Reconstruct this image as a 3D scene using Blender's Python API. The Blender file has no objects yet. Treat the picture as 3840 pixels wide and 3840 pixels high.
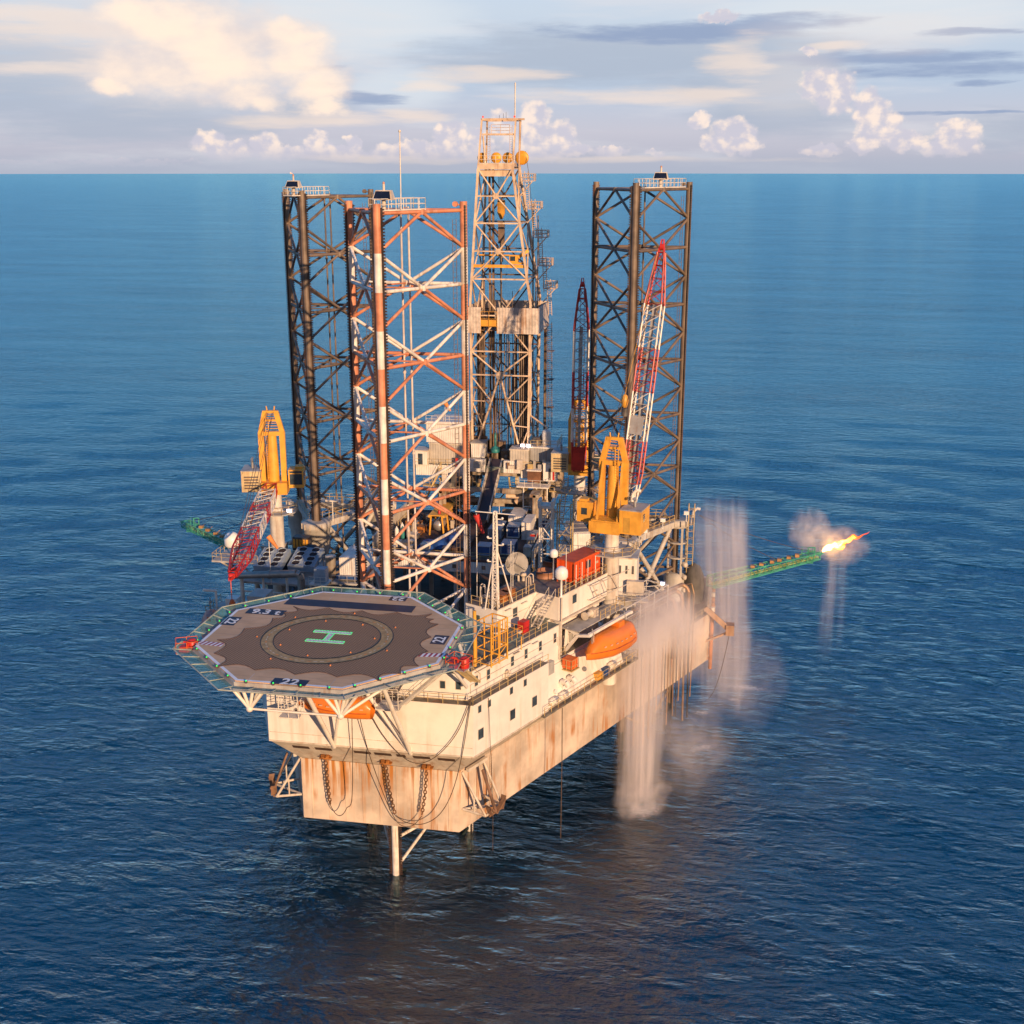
import bpy, math, random
import numpy as np
from mathutils import Vector, Matrix
random.seed(7)
R = math.radians
sc = bpy.context.scene
COL = sc.collection
V = Vector

# ------------------------------------------------------------------ camera
CAM = V((38.573, -137.997, 85.921)); PITCH = 0.2772; YAW = -0.18045; FPX = 4552.19
Fw = V((math.sin(YAW)*math.cos(PITCH), math.cos(YAW)*math.cos(PITCH), -math.sin(PITCH)))
Rt = V((math.cos(YAW), -math.sin(YAW), 0)); Up = Rt.cross(Fw)
cd = bpy.data.cameras.new('camera'); cam = bpy.data.objects.new('camera', cd); COL.objects.link(cam)
M = Matrix((Rt, Up, -Fw)).transposed().to_4x4(); M.translation = CAM
cam.matrix_world = M
cd.sensor_width = 36; cd.lens = FPX/3840*36; cd.clip_start = 0.5; cd.clip_end = 120000
sc.camera = cam

# ------------------------------------------------------------------ materials
MATS = {}
def nt(m):
    m.use_nodes = True; n = m.node_tree; n.nodes.clear(); return n
class N:
    """tiny helper for building node trees"""
    def __init__(s, tree): s.t = tree
    def new(s, typ, ins=None, **kw):
        n = s.t.nodes.new(typ)
        for k, v in kw.items(): setattr(n, k, v)
        for k, v in (ins or {}).items(): s.put(n.inputs[k], v)
        return n
    def put(s, inp, v):
        if isinstance(v, bpy.types.NodeSocket): s.t.links.new(v, inp)
        else:
            try: inp.default_value = v
            except Exception: inp.default_value = (*v, 1)
    def math(s, op, a, b=0.0, c=0.0, clamp=False):
        n = s.new('ShaderNodeMath', {0: a, 1: b, 2: c}, operation=op); n.use_clamp = clamp; return n.outputs[0]
    def ramp(s, v, a, b):     # smooth 0..1 between a and b
        n = s.new('ShaderNodeMapRange', {'Value': v, 'From Min': a, 'From Max': b}, interpolation_type='SMOOTHSTEP')
        return n.outputs[0]
    def mix(s, f, a, b):
        n = s.new('ShaderNodeMix', data_type='RGBA'); s.put(n.inputs[0], f); s.put(n.inputs[6], a); s.put(n.inputs[7], b)
        return n.outputs[2]
    def noise(s, vec, scale, detail=4, rough=.5, out=0):
        return s.new('ShaderNodeTexNoise', {'Vector': vec, 'Scale': scale, 'Detail': detail, 'Roughness': rough}).outputs[out]
    def mapping(s, vec, scale=(1, 1, 1), loc=(0, 0, 0), rot=(0, 0, 0)):
        return s.new('ShaderNodeMapping', {'Vector': vec, 'Scale': scale, 'Location': loc, 'Rotation': rot}).outputs[0]
def c4(c): return (c[0], c[1], c[2], 1)

def mat(name, col, rough=.55, metal=0, var=.12, vs=.7, rust=0, rs=1.0, streak=True, rustcol=(.22, .075, .02), bump=0, corr=None, alpha=None, drip=None):
    """painted steel: base colour, patchy fading, optional rust / dirt streaks, optional corrugation"""
    if name in MATS: return MATS[name]
    m = bpy.data.materials.new(name); g = N(nt(m))
    tc = g.new('ShaderNodeTexCoord').outputs['Object']
    n1 = g.noise(tc, vs, 5, .6)
    dark = tuple(max(0, x*(1-var*2.2)) for x in col); lite = tuple(min(1, x*(1+var)) for x in col)
    c = g.mix(g.ramp(n1, .3, .7), c4(dark), c4(lite))
    if rust:
        mp = g.mapping(tc, (1.3*rs, 1.3*rs, .07*rs if streak else 1.3*rs))
        n2 = g.noise(mp, 1.0, 6, .62)
        n3 = g.noise(tc, .23*rs, 3, .5)
        f = g.math('MULTIPLY', g.ramp(n2, .48, .64), g.ramp(n3, .36, .60))
        f = g.math('MULTIPLY', f, rust)
        c = g.mix(f, c, c4(rustcol))
    if drip:      # rust runs below the bow brackets: (front y, foot z, top z)
        sx = g.new('ShaderNodeSeparateXYZ', {0: tc})
        n4 = g.noise(g.mapping(tc, (2.1, .01, .06)), 1.0, 4, .6); n5 = g.noise(g.mapping(tc, (.55, .01, .02), (3, 0, 0)), 1.0, 2, .5)
        hz = g.math('SUBTRACT', sx.outputs[2], g.math('MULTIPLY', g.ramp(n5, .35, .65), -1.8))
        f = g.math('MULTIPLY', g.ramp(n4, .50, .60), g.ramp(hz, drip[1], drip[2])); f = g.math('MULTIPLY', f, g.math('LESS_THAN', sx.outputs[1], drip[0]))
        c = g.mix(g.math('MULTIPLY', f, .95), c, (.46, .17, .025, 1))
    b = g.new('ShaderNodeBsdfPrincipled', {'Base Color': c, 'Roughness': rough, 'Metallic': metal})
    if alpha is not None: g.put(b.inputs['Alpha'], alpha)
    hgt = None
    if corr:      # corrugation lines along x+y
        sx = g.new('ShaderNodeSeparateXYZ', {0: tc})
        d = g.math('ADD', sx.outputs[0], sx.outputs[1])
        hgt = g.math('SINE', g.math('MULTIPLY', d, 6.283/corr))
    elif bump: hgt = g.noise(tc, 6, 3)
    if hgt is not None:
        bp = g.new('ShaderNodeBump', {'Height': hgt, 'Strength': bump or .5, 'Distance': .05}); g.put(b.inputs['Normal'], bp.outputs[0])
    o = g.new('ShaderNodeOutputMaterial'); g.t.links.new(b.outputs[0], o.inputs[0])
    MATS[name] = m; return m
def emit(name, col, s):
    m = bpy.data.materials.new(name); g = N(nt(m))
    e = g.new('ShaderNodeEmission', {'Color': c4(col), 'Strength': s}); o = g.new('ShaderNodeOutputMaterial'); g.t.links.new(e.outputs[0], o.inputs[0])
    return m

WHITE = mat('white_paint', (.80, .74, .66), .5, var=.05, vs=.35, rust=.35, rs=.7, rustcol=(.50, .33, .20))
CREAM = mat('cream_paint', (.62, .54, .44), .55, var=.10, rust=.5, rustcol=(.35, .18, .08))
GREY = mat('grey_paint', (.42, .40, .37), .55, var=.10, rust=.45, rustcol=(.25, .13, .06))
DKGREY = mat('dark_steel', (.10, .095, .09), .5, var=.2, rust=.5)
DECKP = mat('deck_paint', (.17, .15, .125), .75, var=.22, vs=.5, rust=.6, streak=False)
DECKG = mat('green_deck', (.16, .19, .16), .7, var=.2, vs=.5, rust=.4, streak=False)
DECKR = mat('red_brown_deck', (.10, .055, .042), .8, var=.25, vs=.4, rust=.5, streak=False)
YEL = mat('yellow_paint', (.79, .385, .05), .45, var=.09, rust=.35, rs=.9, rustcol=(.35, .14, .02))
RAIL = mat('rail_paint', (.56, .40, .17), .5, var=.1, rust=.3)
RAILW = mat('rail_white', (.72, .66, .57), .5, var=.08)
RED = mat('red_paint', (.52, .025, .02), .45, var=.12)
ORNG = mat('orange_paint', (.72, .13, .02), .4, var=.06)
BOATO = mat('boat_orange', (.76, .21, .025), .33, var=.04)
BLUE = mat('blue_paint', (.03, .085, .25), .5, var=.15)
LBLUE = mat('light_blue_grey', (.30, .36, .42), .45, var=.08)
BLACK = mat('black_rubber', (.018, .018, .02), .5, var=.2)
GLASS = mat('window_glass', (.05, .07, .085), .12, var=.2)
TARP = mat('dark_tarp', (.03, .033, .045), .6, var=.3, bump=.4)
LEGDK = mat('leg_dark', (.19, .135, .095), .5, var=.22, vs=.35, rust=.35, rs=.6, rustcol=(.30, .22, .16))
LEGW = mat('leg_white', (.80, .73, .65), .45, var=.12, vs=.6, rust=.8, rs=1.2, rustcol=(.33, .24, .18))
LEGO = mat('leg_orange', (.63, .24, .125), .5, var=.16, vs=.5, rust=.5, rs=1.2, rustcol=(.62, .42, .31))
RACK = mat('leg_rack', (.05, .032, .026), .45, var=.3, rust=.4)
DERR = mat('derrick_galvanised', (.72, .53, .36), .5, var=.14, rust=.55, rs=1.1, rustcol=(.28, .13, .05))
CANT = mat('cantilever_paint', (.40, .33, .25), .6, var=.2, rust=.8, rustcol=(.22, .10, .04))
BROWN = mat('brown_machinery', (.26, .17, .10), .6, var=.3, rust=.6)
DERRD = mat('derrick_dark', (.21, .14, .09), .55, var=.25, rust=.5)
WIND = mat('windbreak_sheet', (.64, .54, .45), .6, var=.14, vs=1.2, rust=.75, rs=1.4, corr=.5, bump=.35, rustcol=(.36, .17, .07))
SHED = mat('shed_sheet', (.50, .45, .38), .6, var=.08, rust=.3, corr=.45, bump=.35)
SHEDG = mat('shed_sheet_grey', (.32, .31, .295), .6, var=.08, rust=.25, corr=.45, bump=.35)
CONTW = mat('container_white', (.74, .69, .62), .5, var=.07, rust=.35, corr=.32, bump=.4)
CONTB = mat('container_blue', (.035, .08, .21), .5, var=.12, rust=.25, corr=.32, bump=.4)
CONTO = mat('container_orange', (.78, .085, .012), .42, var=.06, corr=.32, bump=.25)
COPPER = mat('warm_pipe', (.45, .27, .15), .4, metal=.4, var=.2, rust=.5)
STEEL = mat('bare_steel', (.42, .40, .38), .35, metal=.5, var=.15)
TEAL = mat('flare_green', (.06, .36, .22), .5, var=.15)
TEALB = mat('teal_paint', (.03, .22, .20), .5, var=.15)
SOLAR = mat('solar_panel', (.012, .013, .025), .15, var=.2)
DOMEW = mat('radome_white', (.80, .78, .74), .35, var=.02)
WIRE = mat('wire_rope', (.10, .065, .04), .6, var=.2)
CHAIN = mat('rusty_chain', (.17, .075, .03), .7, var=.3)
RUSTM = mat('rusty_bracket', (.36, .13, .025), .75, var=.3, vs=2)
WOOD = mat('brown_drum', (.20, .085, .04), .6, var=.2)
GREENL = emit('green_lamp', (.05, 1.0, .15), 1.3)
LAMPW = emit('flood_lamp', (.95, .85, 1.0), 9)

# ------------------------------------------------------------------ mesh builder
class B:
    def __init__(s): s.v = []; s.f = []; s.m = []; s.mi = 0; s.sm = []; s.smooth = False
    def add(s, vs, fs):
        o = len(s.v); s.v += [tuple(p) for p in vs]
        for f in fs: s.f.append([o+i for i in f]); s.m.append(s.mi); s.sm.append(s.smooth)
        return s
    def hexa(s, p):   # p: 4 bottom (ccw from above) + 4 top
        return s.add(p, [(3, 2, 1, 0), (4, 5, 6, 7), (0, 1, 5, 4), (1, 2, 6, 5), (2, 3, 7, 6), (3, 0, 4, 7)])
    def box(s, a, b, T=None):
        x0, y0, z0 = a; x1, y1, z1 = b
        p = [(x0, y0, z0), (x1, y0, z0), (x1, y1, z0), (x0, y1, z0), (x0, y0, z1), (x1, y0, z1), (x1, y1, z1), (x0, y1, z1)]
        if T is not None: p = [T @ V(q) for q in p]
        return s.hexa(p)
    def beam(s, p, q, w, h=None, up=V((0, 0, 1))):
        h = h or w; p = V(p); q = V(q); d = (q-p).normalized()
        if abs(d.dot(up)) > .98: up = V((0, 1, 0))
        x = d.cross(up).normalized(); y = x.cross(d)
        a = [p+x*i*w/2+y*j*h/2 for i, j in ((-1, -1), (1, -1), (1, 1), (-1, 1))]
        b = [k+(q-p) for k in a]
        return s.add(a+b, [(0, 1, 2, 3), (7, 6, 5, 4), (4, 5, 1, 0), (5, 6, 2, 1), (6, 7, 3, 2), (7, 4, 0, 3)])
    def tube(s, p, q, r, n=6, r2=None, cap=True):
        p = V(p); q = V(q); r2 = r if r2 is None else r2
        d = (q-p)
        if d.length < 1e-6: return s
        d.normalize(); u = V((0, 0, 1)) if abs(d.z) < .9 else V((0, 1, 0))
        x = d.cross(u).normalized(); y = d.cross(x)
        a = []; b = []
        for i in range(n):
            t = 2*math.pi*i/n; e = x*math.cos(t)+y*math.sin(t); a.append(p+e*r); b.append(q+e*r2)
        old = s.smooth; s.smooth = n > 5
        s.add(a+b, [(i, i+n, (i+1) % n+n, (i+1) % n) for i in range(n)])
        s.smooth = old
        if cap: s.add(a, [tuple(range(n))]); s.add(b, [tuple(reversed(range(n)))])
        return s
    def path(s, pts, r, n=6):
        for a, b in zip(pts, pts[1:]): s.tube(a, b, r, n)
        return s
    def lathe(s, c, prof, n=16, axis=None):   # prof: (r, z) list
        c = V(c); vs = []; fs = []; k = len(prof)
        Q = axis.to_track_quat('Z', 'Y') if axis is not None else None
        for r, z in prof:
            for i in range(n):
                t = 2*math.pi*i/n; p = V((r*math.cos(t), r*math.sin(t), z))
                if Q: p = Q @ p
                vs.append(c+p)
        for j in range(k-1):
            for i in range(n):
                fs.append((j*n+i, j*n+(i+1) % n, (j+1)*n+(i+1) % n, (j+1)*n+i))
        old = s.smooth; s.smooth = True; s.add(vs, fs); s.smooth = old
        if prof[0][0] > 1e-4: s.add(vs[:n], [tuple(reversed(range(n)))])
        if prof[-1][0] > 1e-4: s.add(vs[-n:], [tuple(range(n))])
        return s
    def sphere(s, c, r, n=12):
        pr = [(max(1e-5, r*math.sin(math.pi*i/8)), -r*math.cos(math.pi*i/8)) for i in range(9)]
        return s.lathe(c, pr, n)
    def prism(s, poly, z0, z1):   # poly ccw (x,y)
        n = len(poly)
        f0 = (lambda p: z0(p) if callable(z0) else z0); f1 = (lambda p: z1(p) if callable(z1) else z1)
        vs = [(x, y, f0((x, y))) for x, y in poly]+[(x, y, f1((x, y))) for x, y in poly]
        return s.add(vs, [tuple(reversed(range(n))), tuple(range(n, 2*n))]+[(i, (i+1) % n, (i+1) % n+n, i+n) for i in range(n)])
    def rail(s, pts, h=1.1, step=1.6, r=.04, mids=(.55,), closed=False, toe=False):
        pts = [V(p) for p in pts]
        if closed: pts = pts+[pts[0]]
        for a, b in zip(pts, pts[1:]):
            L = (b-a).length; k = max(1, round(L/step))
            for i in range(k+1):
                p = a.lerp(b, i/k); s.tube(p, p+V((0, 0, h)), r, 4, cap=False)
            for hh in (h,)+tuple(mids): s.tube(a+V((0, 0, hh)), b+V((0, 0, hh)), r*.9, 4, cap=False)
            if toe: s.beam(a+V((0, 0, .08)), b+V((0, 0, .08)), .02, .15)
        return s
    def ladder(s, p, q, w=.5, side=V((1, 0, 0)), r=.035, step=.35, cage=False):
        p = V(p); q = V(q); a = side*w/2
        s.tube(p-a, q-a, r, 4); s.tube(p+a, q+a, r, 4)
        k = int((q-p).length/step)
        for i in range(1, k): m = p.lerp(q, i/k); s.tube(m-a, m+a, r*.7, 4, cap=False)
        return s
    def stairs(s, p, q, w, side, n=None):
        p = V(p); q = V(q); side = V(side).normalized(); n = n or max(3, int(abs(q.z-p.z)/.24))
        for e in (-1, 1):
            s.beam(p+side*w/2*e, q+side*w/2*e, .07, .26)
            s.tube(p+side*w/2*e+V((0, 0, 1)), q+side*w/2*e+V((0, 0, 1)), .035, 4)
            for i in range(4): m = p.lerp(q, i/3)+side*w/2*e; s.tube(m, m+V((0, 0, 1)), .035, 4)
        d = V(((q-p).x, (q-p).y, 0)).normalized()
        for i in range(n): m = p.lerp(q, (i+.5)/n); s.beam(m-side*w/2, m+side*w/2, .26, .04, up=V((0, 0, 1)))
        return s
    def lattice(s, p, q, w0, h0, w1, h1, n, r, up, rb=None):
        """four-chord lattice boom from p to q"""
        p = V(p); q = V(q); d = (q-p).normalized(); x = d.cross(V(up)).normalized(); y = x.cross(d); rb = rb or r*.5
        def st(t):
            c = p.lerp(q, t); w = w0+(w1-w0)*t; h = h0+(h1-h0)*t
            return [c+x*i*w/2+y*j*h/2 for i, j in ((-1, -1), (1, -1), (1, 1), (-1, 1))]
        for k in range(n):
            a = st(k/n); b = st((k+1)/n)
            for i in range(4):
                s.tube(a[i], b[i], r, 5, cap=False)
                s.tube(a[i], a[(i+1) % 4], rb, 4, cap=False)
                j = (i+1) % 4
                if (k+i) % 2: s.tube(a[i], b[j], rb, 4, cap=False)
                else: s.tube(a[j], b[i], rb, 4, cap=False)
        e = st(1)
        for i in range(4): s.tube(e[i], e[(i+1) % 4], rb, 4, cap=False)
        return s
    def build(s, name, mats, parent=None, label=None):
        if not isinstance(mats, (list, tuple)): mats = [mats]
        root = parent
        while root is not None and root.parent is not None: root = root.parent
        o = V(root['base']) if root is not None and 'base' in root else V((0, 0, 0))
        if parent is None and s.v:      # a thing of its own: put the origin at its base
            a = np.array(s.v); o = V(((a[:, 0].min()+a[:, 0].max())/2, (a[:, 1].min()+a[:, 1].max())/2, a[:, 2].min()))
        me = bpy.data.meshes.new(name)
        me.from_pydata([(x-o.x, y-o.y, z-o.z) for x, y, z in s.v], [], s.f)
        for m in mats: me.materials.append(m)
        me.polygons.foreach_set('material_index', s.m); me.polygons.foreach_set('use_smooth', s.sm)
        me.update()
        ob = bpy.data.objects.new(name, me); COL.objects.link(ob)
        if parent is not None: ob.parent = parent
        else: ob.location = o
        if label: ob['label'] = label
        return ob
BASES = []
def thing(name, label, cat, loc, group=None):
    o = bpy.data.objects.new(name, None); COL.objects.link(o); o.location = loc; o.empty_display_size = .5
    o['label'] = label; o['category'] = cat; o['base'] = tuple(loc)
    if group: o['group'] = group
    BASES.append(o); return o
def tag(o, label, cat, group=None, kind=None):
    o['label'] = label; o['category'] = cat
    if group: o['group'] = group
    if kind: o['kind'] = kind
    return o
def text(body, name, size, T, m, parent, ext=.004, font_w=1.0):
    cu = bpy.data.curves.new('t', 'FONT'); cu.body = body; cu.size = size; cu.extrude = ext; cu.align_x = 'CENTER'; cu.align_y = 'CENTER'; cu.offset = .02*size
    ob = bpy.data.objects.new('t', cu); COL.objects.link(ob)
    dg = bpy.context.evaluated_depsgraph_get(); me = bpy.data.meshes.new_from_object(ob.evaluated_get(dg))
    bpy.data.objects.remove(ob); bpy.data.curves.remove(cu)
    b = B(); b.add([T @ v.co for v in me.vertices], [tuple(p.vertices) for p in me.polygons]); bpy.data.meshes.remove(me)
    return b.build(name, m, parent)
def smooth(pts, n=5):
    pts = [V(p) for p in pts]; out = []
    for i in range(len(pts)-1):
        a, b_, c_, d = pts[max(0, i-1)], pts[i], pts[i+1], pts[min(len(pts)-1, i+2)]
        for k in range(n):
            t = k/n; out.append(.5*((2*b_)+(c_-a)*t+(2*a-5*b_+4*c_-d)*t*t+(3*b_-a-3*c_+d)*t**3))
    return out+[pts[-1]]
def catenary(p, q, sag, n=14):
    p = V(p); q = V(q); return [p.lerp(q, i/n)-V((0, 0, sag*4*(i/n)*(1-i/n))) for i in range(n+1)]

# starboard-side frame of the accommodation block: s along the flared side, off inboard of it
TA = R(25.28); DS = V((math.sin(TA), math.cos(TA), 0)); DN = V((math.cos(TA), -math.sin(TA), 0)); P0 = V((12.12, -17, 0))
def SP(s, off, z): p = P0+DS*s-DN*off; return V((p.x, p.y, z))
def sbox(b, s0, s1, o0, o1, z0, z1):   # o0 outboard < o1 inboard
    q = [(s0, o1), (s0, o0), (s1, o0), (s1, o1)]
    return b.hexa([SP(s, o, z0) for s, o in q]+[SP(s, o, z1) for s, o in q])
def mir(p): return V((-p[0], p[1], p[2]))
# ------------------------------------------------------------------ world: evening sky with clouds
SUN_EL, SUN_AZ = 13.0, 34.0        # sun stands off the starboard bow, low
SUNV = V((math.sin(R(SUN_AZ))*math.cos(R(SUN_EL)), -math.cos(R(SUN_AZ))*math.cos(R(SUN_EL)), math.sin(R(SUN_EL))))
w = bpy.data.worlds.new("World"); sc.world = w; w.use_nodes = True
g = N(w.node_tree); w.node_tree.nodes.clear()
gen = g.new('ShaderNodeTexCoord').outputs['Generated']
sx = g.new('ShaderNodeSeparateXYZ', {0: gen})
AZ = g.math('MULTIPLY', g.math('ARCTAN2', sx.outputs[0], sx.outputs[1]), 57.29578)
EL = g.math('MULTIPLY', g.math('ARCSINE', sx.outputs[2]), 57.29578)
def skyc(px, py):      # a direction of the sky, from the 1932-wide picture, as azimuth and elevation
    f = FPX/3840*1932; d = Fw+Rt*((px-966)/f)+Up*((966-py)/f); d.normalize()
    return math.degrees(math.atan2(d.x, d.y)), math.degrees(math.asin(d.z))
DPP = .0249            # degrees per pixel of that picture
CV = g.new('ShaderNodeCombineXYZ', {0: AZ, 1: EL, 2: 0}).outputs[0]
def warp(scale, amt, stretch, detail=5, seed=0):
    n = g.noise(g.mapping(CV, (scale*stretch, scale, 1), (seed, seed*1.7, seed)), 1.0, detail, .58, out=1)
    sp = g.new('ShaderNodeSeparateColor', {0: n})
    a = g.math('ADD', AZ, g.math('MULTIPLY', g.math('SUBTRACT', sp.outputs[0], .5), amt/stretch))
    e = g.math('ADD', EL, g.math('MULTIPLY', g.math('SUBTRACT', sp.outputs[1], .5), amt))
    return a, e
def field(blobs, ae):
    out = None
    for (px, py, rx, ry) in blobs:
        a0, e0 = skyc(px, py)
        dx = g.math('MULTIPLY_ADD', ae[0], 1/(rx*DPP), -a0/(rx*DPP)); dy = g.math('MULTIPLY_ADD', ae[1], 1/(ry*DPP), -e0/(ry*DPP))
        d = g.math('MULTIPLY_ADD', dx, dx, g.math('MULTIPLY', dy, dy))
        q = g.math('SUBTRACT', 1.0, d)
        out = q if out is None else g.math('SMOOTH_MAX', out, q, .25)
    return out
sky = g.new('ShaderNodeTexSky', sky_type='NISHITA')
sky.sun_disc = False; sky.sun_elevation = R(SUN_EL); sky.sun_rotation = math.pi-R(SUN_AZ)
sky.air_density = 1.0; sky.dust_density = 1.2; sky.ozone_density = 2.2
K = 10.0     # the Background runs at 0.1, so cloud colours are given ten times
def kc(r, gg, b): return (r*K, gg*K, b*K, 1)
rampn = g.new('ShaderNodeValToRGB', {0: g.math('MULTIPLY_ADD', EL, 1/10.0, .05)})
el = rampn.color_ramp.elements
el[0].position = 0.0; el[0].color = (.36, .41, .52, 1); el[1].position = 1; el[1].color = (.52, .64, .80, 1)
for p, c in ((.10, (.45, .455, .54)), (.2, (.52, .515, .59)), (.40, (.45, .535, .66)), (.7, (.53, .61, .71))):
    e = el.new(p); e.color = (*c, 1)
base = g.new('ShaderNodeVectorMath', {0: rampn.outputs[0], 'Scale': K}, operation='SCALE').outputs[0]
# higher up: unseen sky, deep blue added to tint the sea, warm fill added on the sun's side, broken thin cloud overhead
skyb = g.new('ShaderNodeVectorMath', {0: sky.outputs[0], 1: (.55, .95, 1.30)}, operation='MULTIPLY').outputs[0]
blue = g.mix(g.ramp(EL, 9, 27), kc(.045, .36, .72), kc(.002, .185, .54))
skyb = g.mix(g.ramp(EL, 80, 46), skyb, blue)
nov = g.noise(g.mapping(gen, (1.6, 1.6, 3.2)), 1.6, 6, .6)
over = g.mix(g.math('MULTIPLY', g.ramp(nov, .56, .80), .22), skyb, kc(.66, .62, .62))
cosun = g.new('ShaderNodeVectorMath', {0: gen, 1: (math.sin(R(SUN_AZ)), -math.cos(R(SUN_AZ)), 0)}, operation='DOT_PRODUCT').outputs['Value']
over = g.mix(g.math('MULTIPLY', g.ramp(cosun, -.1, .9), g.ramp(EL, 60, 5)), over, kc(.42, .275, .18))
c = g.mix(g.ramp(EL, 7.2, 12.5), base, over)
c = g.mix(g.ramp(cosun, .1, .7), c, over)
# towards the sun's side the unseen sky with its added warm fill takes over
lowmask = g.math('SUBTRACT', 1.0, g.ramp(EL, 7.5, 12))
# stretched veils
wv = warp(.42, 1.1, .28, 6, 3.1)
v1 = g.noise(g.mapping(CV, (.10, .75, 1), (1.3, .4, 0)), 1.0, 6, .55)
c = g.mix(g.math('MULTIPLY', g.math('MULTIPLY', g.ramp(v1, .46, .68), lowmask), .55), c, kc(.66, .66, .70))
sn = g.math('MULTIPLY', g.math('SUBTRACT', g.noise(g.mapping(CV, (.22, 1.7, 1), (2, 5, 1)), 1.0, 8, .62), .5), 3.2)
# pale glow areas
pale = g.ramp(field([(650, 40, 260, 70), (1650, 30, 330, 45), (760, 165, 120, 42)], wv), -.3, .9)
c = g.mix(g.math('MULTIPLY', pale, .6), c, kc(.70, .735, .765))
# grey-blue masses
dk = g.ramp(g.math('ADD', g.math('MULTIPLY', sn, .7), field([(60, 150, 190, 110), (250, 225, 260, 45), (1130, 105, 330, 62), (1330, 95, 260, 48), (1480, 215, 160, 45), (1430, 140, 190, 60), (1900, 250, 130, 40), (560, 200, 90, 30)], wv)), -.3, .95)
c = g.mix(g.math('MULTIPLY', dk, .72), c, kc(.37, .425, .525))
ws = warp(1.1, .7, .16, 6, 7.7)
st = g.ramp(g.math('ADD', sn, field([(1250, 62, 230, 20), (1450, 45, 170, 16), (1700, 107, 210, 12), (1760, 132, 190, 18), (1830, 62, 100, 7), (1860, 158, 45, 6), (610, 160, 48, 9), (575, 127, 60, 5), (400, 115, 60, 6), (700, 185, 90, 12), (1780, 214, 160, 4)], ws)), -.25, 1.0)
c = g.mix(g.math('MULTIPLY', st, .85), c, kc(.26, .335, .50))
# warm bands
wb = g.ramp(g.math('ADD', sn, field([(1190, 182, 220, 18), (1330, 175, 90, 12), (790, 215, 75, 14), (820, 160, 60, 14), (230, 62, 260, 30), (60, 28, 170, 16), (1390, 110, 60, 40), (1580, 90, 50, 10), (560, 225, 160, 16), (900, 140, 130, 14), (150, 130, 120, 14), (1010, 300, 500, 8)], ws)), -.45, 1.25)
c = g.mix(g.math('MULTIPLY', wb, .62), c, kc(.88, .71, .59))
pv = g.ramp(g.math('ADD', g.math('MULTIPLY', sn, .6), field([(330, 90, 420, 120), (150, 60, 260, 70), (1650, 60, 260, 40), (1500, 150, 120, 70)], wv)), -.2, 1.2)
c = g.mix(g.math('MULTIPLY', pv, .36), c, kc(.80, .70, .65))
# the big lit cloud, upper left
wbg = warp(1.0, 1.35, .6, 8, 11.3)
fb = field([(300, 40, 130, 45), (390, 70, 150, 65), (290, 130, 115, 50), (430, 130, 130, 50), (560, 110, 75, 50), (480, 180, 60, 28), (600, 165, 60, 45), (540, 70, 70, 30), (215, 160, 40, 22), (610, 205, 50, 20)], wbg)
nb = g.noise(g.mapping(CV, (.35, .6, 1), (4, 2, 0)), 1.0, 8, .6)
big = g.ramp(g.math('ADD', fb, g.math('MULTIPLY', g.math('SUBTRACT', nb, .5), 1.7)), -.55, 1.0)
bc = g.mix(g.ramp(g.math('ADD', g.math('MULTIPLY', fb, .22), g.noise(g.mapping(CV, (.35, .6, 1), (9, 3, 0)), 1.0, 5, .5)), .40, .82), kc(.68, .61, .61), kc(1.0, .80, .64))
c = g.mix(g.math('MULTIPLY', big, .92), c, bc)
# cumulus row above the horizon and the towers on the right
wc = warp(2.0, .80, .9, 5, 2.2)
cum = [(395, 270, 34, 26), (430, 285, 60, 20), (500, 272, 30, 24), (530, 288, 48, 16), (600, 275, 28, 28), (640, 290, 50, 16), (665, 270, 18, 17), (730, 288, 40, 18), (780, 280, 40, 20), (850, 258, 36, 32), (830, 285, 60, 20), (905, 270, 30, 34), (945, 230, 26, 28), (1010, 225, 34, 38), (1000, 265, 60, 34), (1055, 260, 36, 34), (1085, 283, 44, 16), (1150, 288, 40, 13), (1235, 290, 22, 9),
       (1385, 255, 48, 34), (1320, 228, 24, 18), (1400, 275, 40, 20), (1350, 270, 30, 20), (1545, 160, 36, 34), (1575, 175, 42, 44), (1640, 205, 34, 38), (1660, 238, 48, 36), (1705, 265, 42, 22), (1625, 275, 30, 17), (1550, 285, 40, 14), (1805, 258, 48, 34), (1790, 280, 60, 17), (1360, 32, 40, 12), (1525, 98, 16, 9), (560, 290, 190, 12), (900, 292, 200, 12), (230, 306, 150, 6), (60, 306, 80, 5)]
fc = field(cum, wc)
vo = g.new('ShaderNodeTexVoronoi', {'Vector': g.mapping(CV, (2.3, 2.6, 1)), 'Scale': 1.0}, feature='SMOOTH_F1')
g.put(vo.inputs['Smoothness'], .6)
puff = g.math('MULTIPLY', g.math('SUBTRACT', .45, vo.outputs['Distance']), .42)
cm = g.ramp(g.math('ADD', fc, puff), -.04, .55)
fade = g.ramp(EL, -.1, 1.1)       # the bases sink into the haze
nl = g.noise(g.mapping(CV, (1.5, 1.7, 1), (6, 1, 0)), 1.0, 4, .55)
lit = g.ramp(g.math('ADD', nl, g.math('MULTIPLY', puff, .9)), .36, .68)
cc = g.mix(lit, kc(.56, .54, .62), kc(.97, .79, .66))
cc = g.mix(g.math('MULTIPLY', fade, .9), kc(.60, .55, .63), cc)
c = g.mix(g.math('MULTIPLY', cm, g.math('MULTIPLY_ADD', fade, .65, .22)), c, cc)
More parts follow.
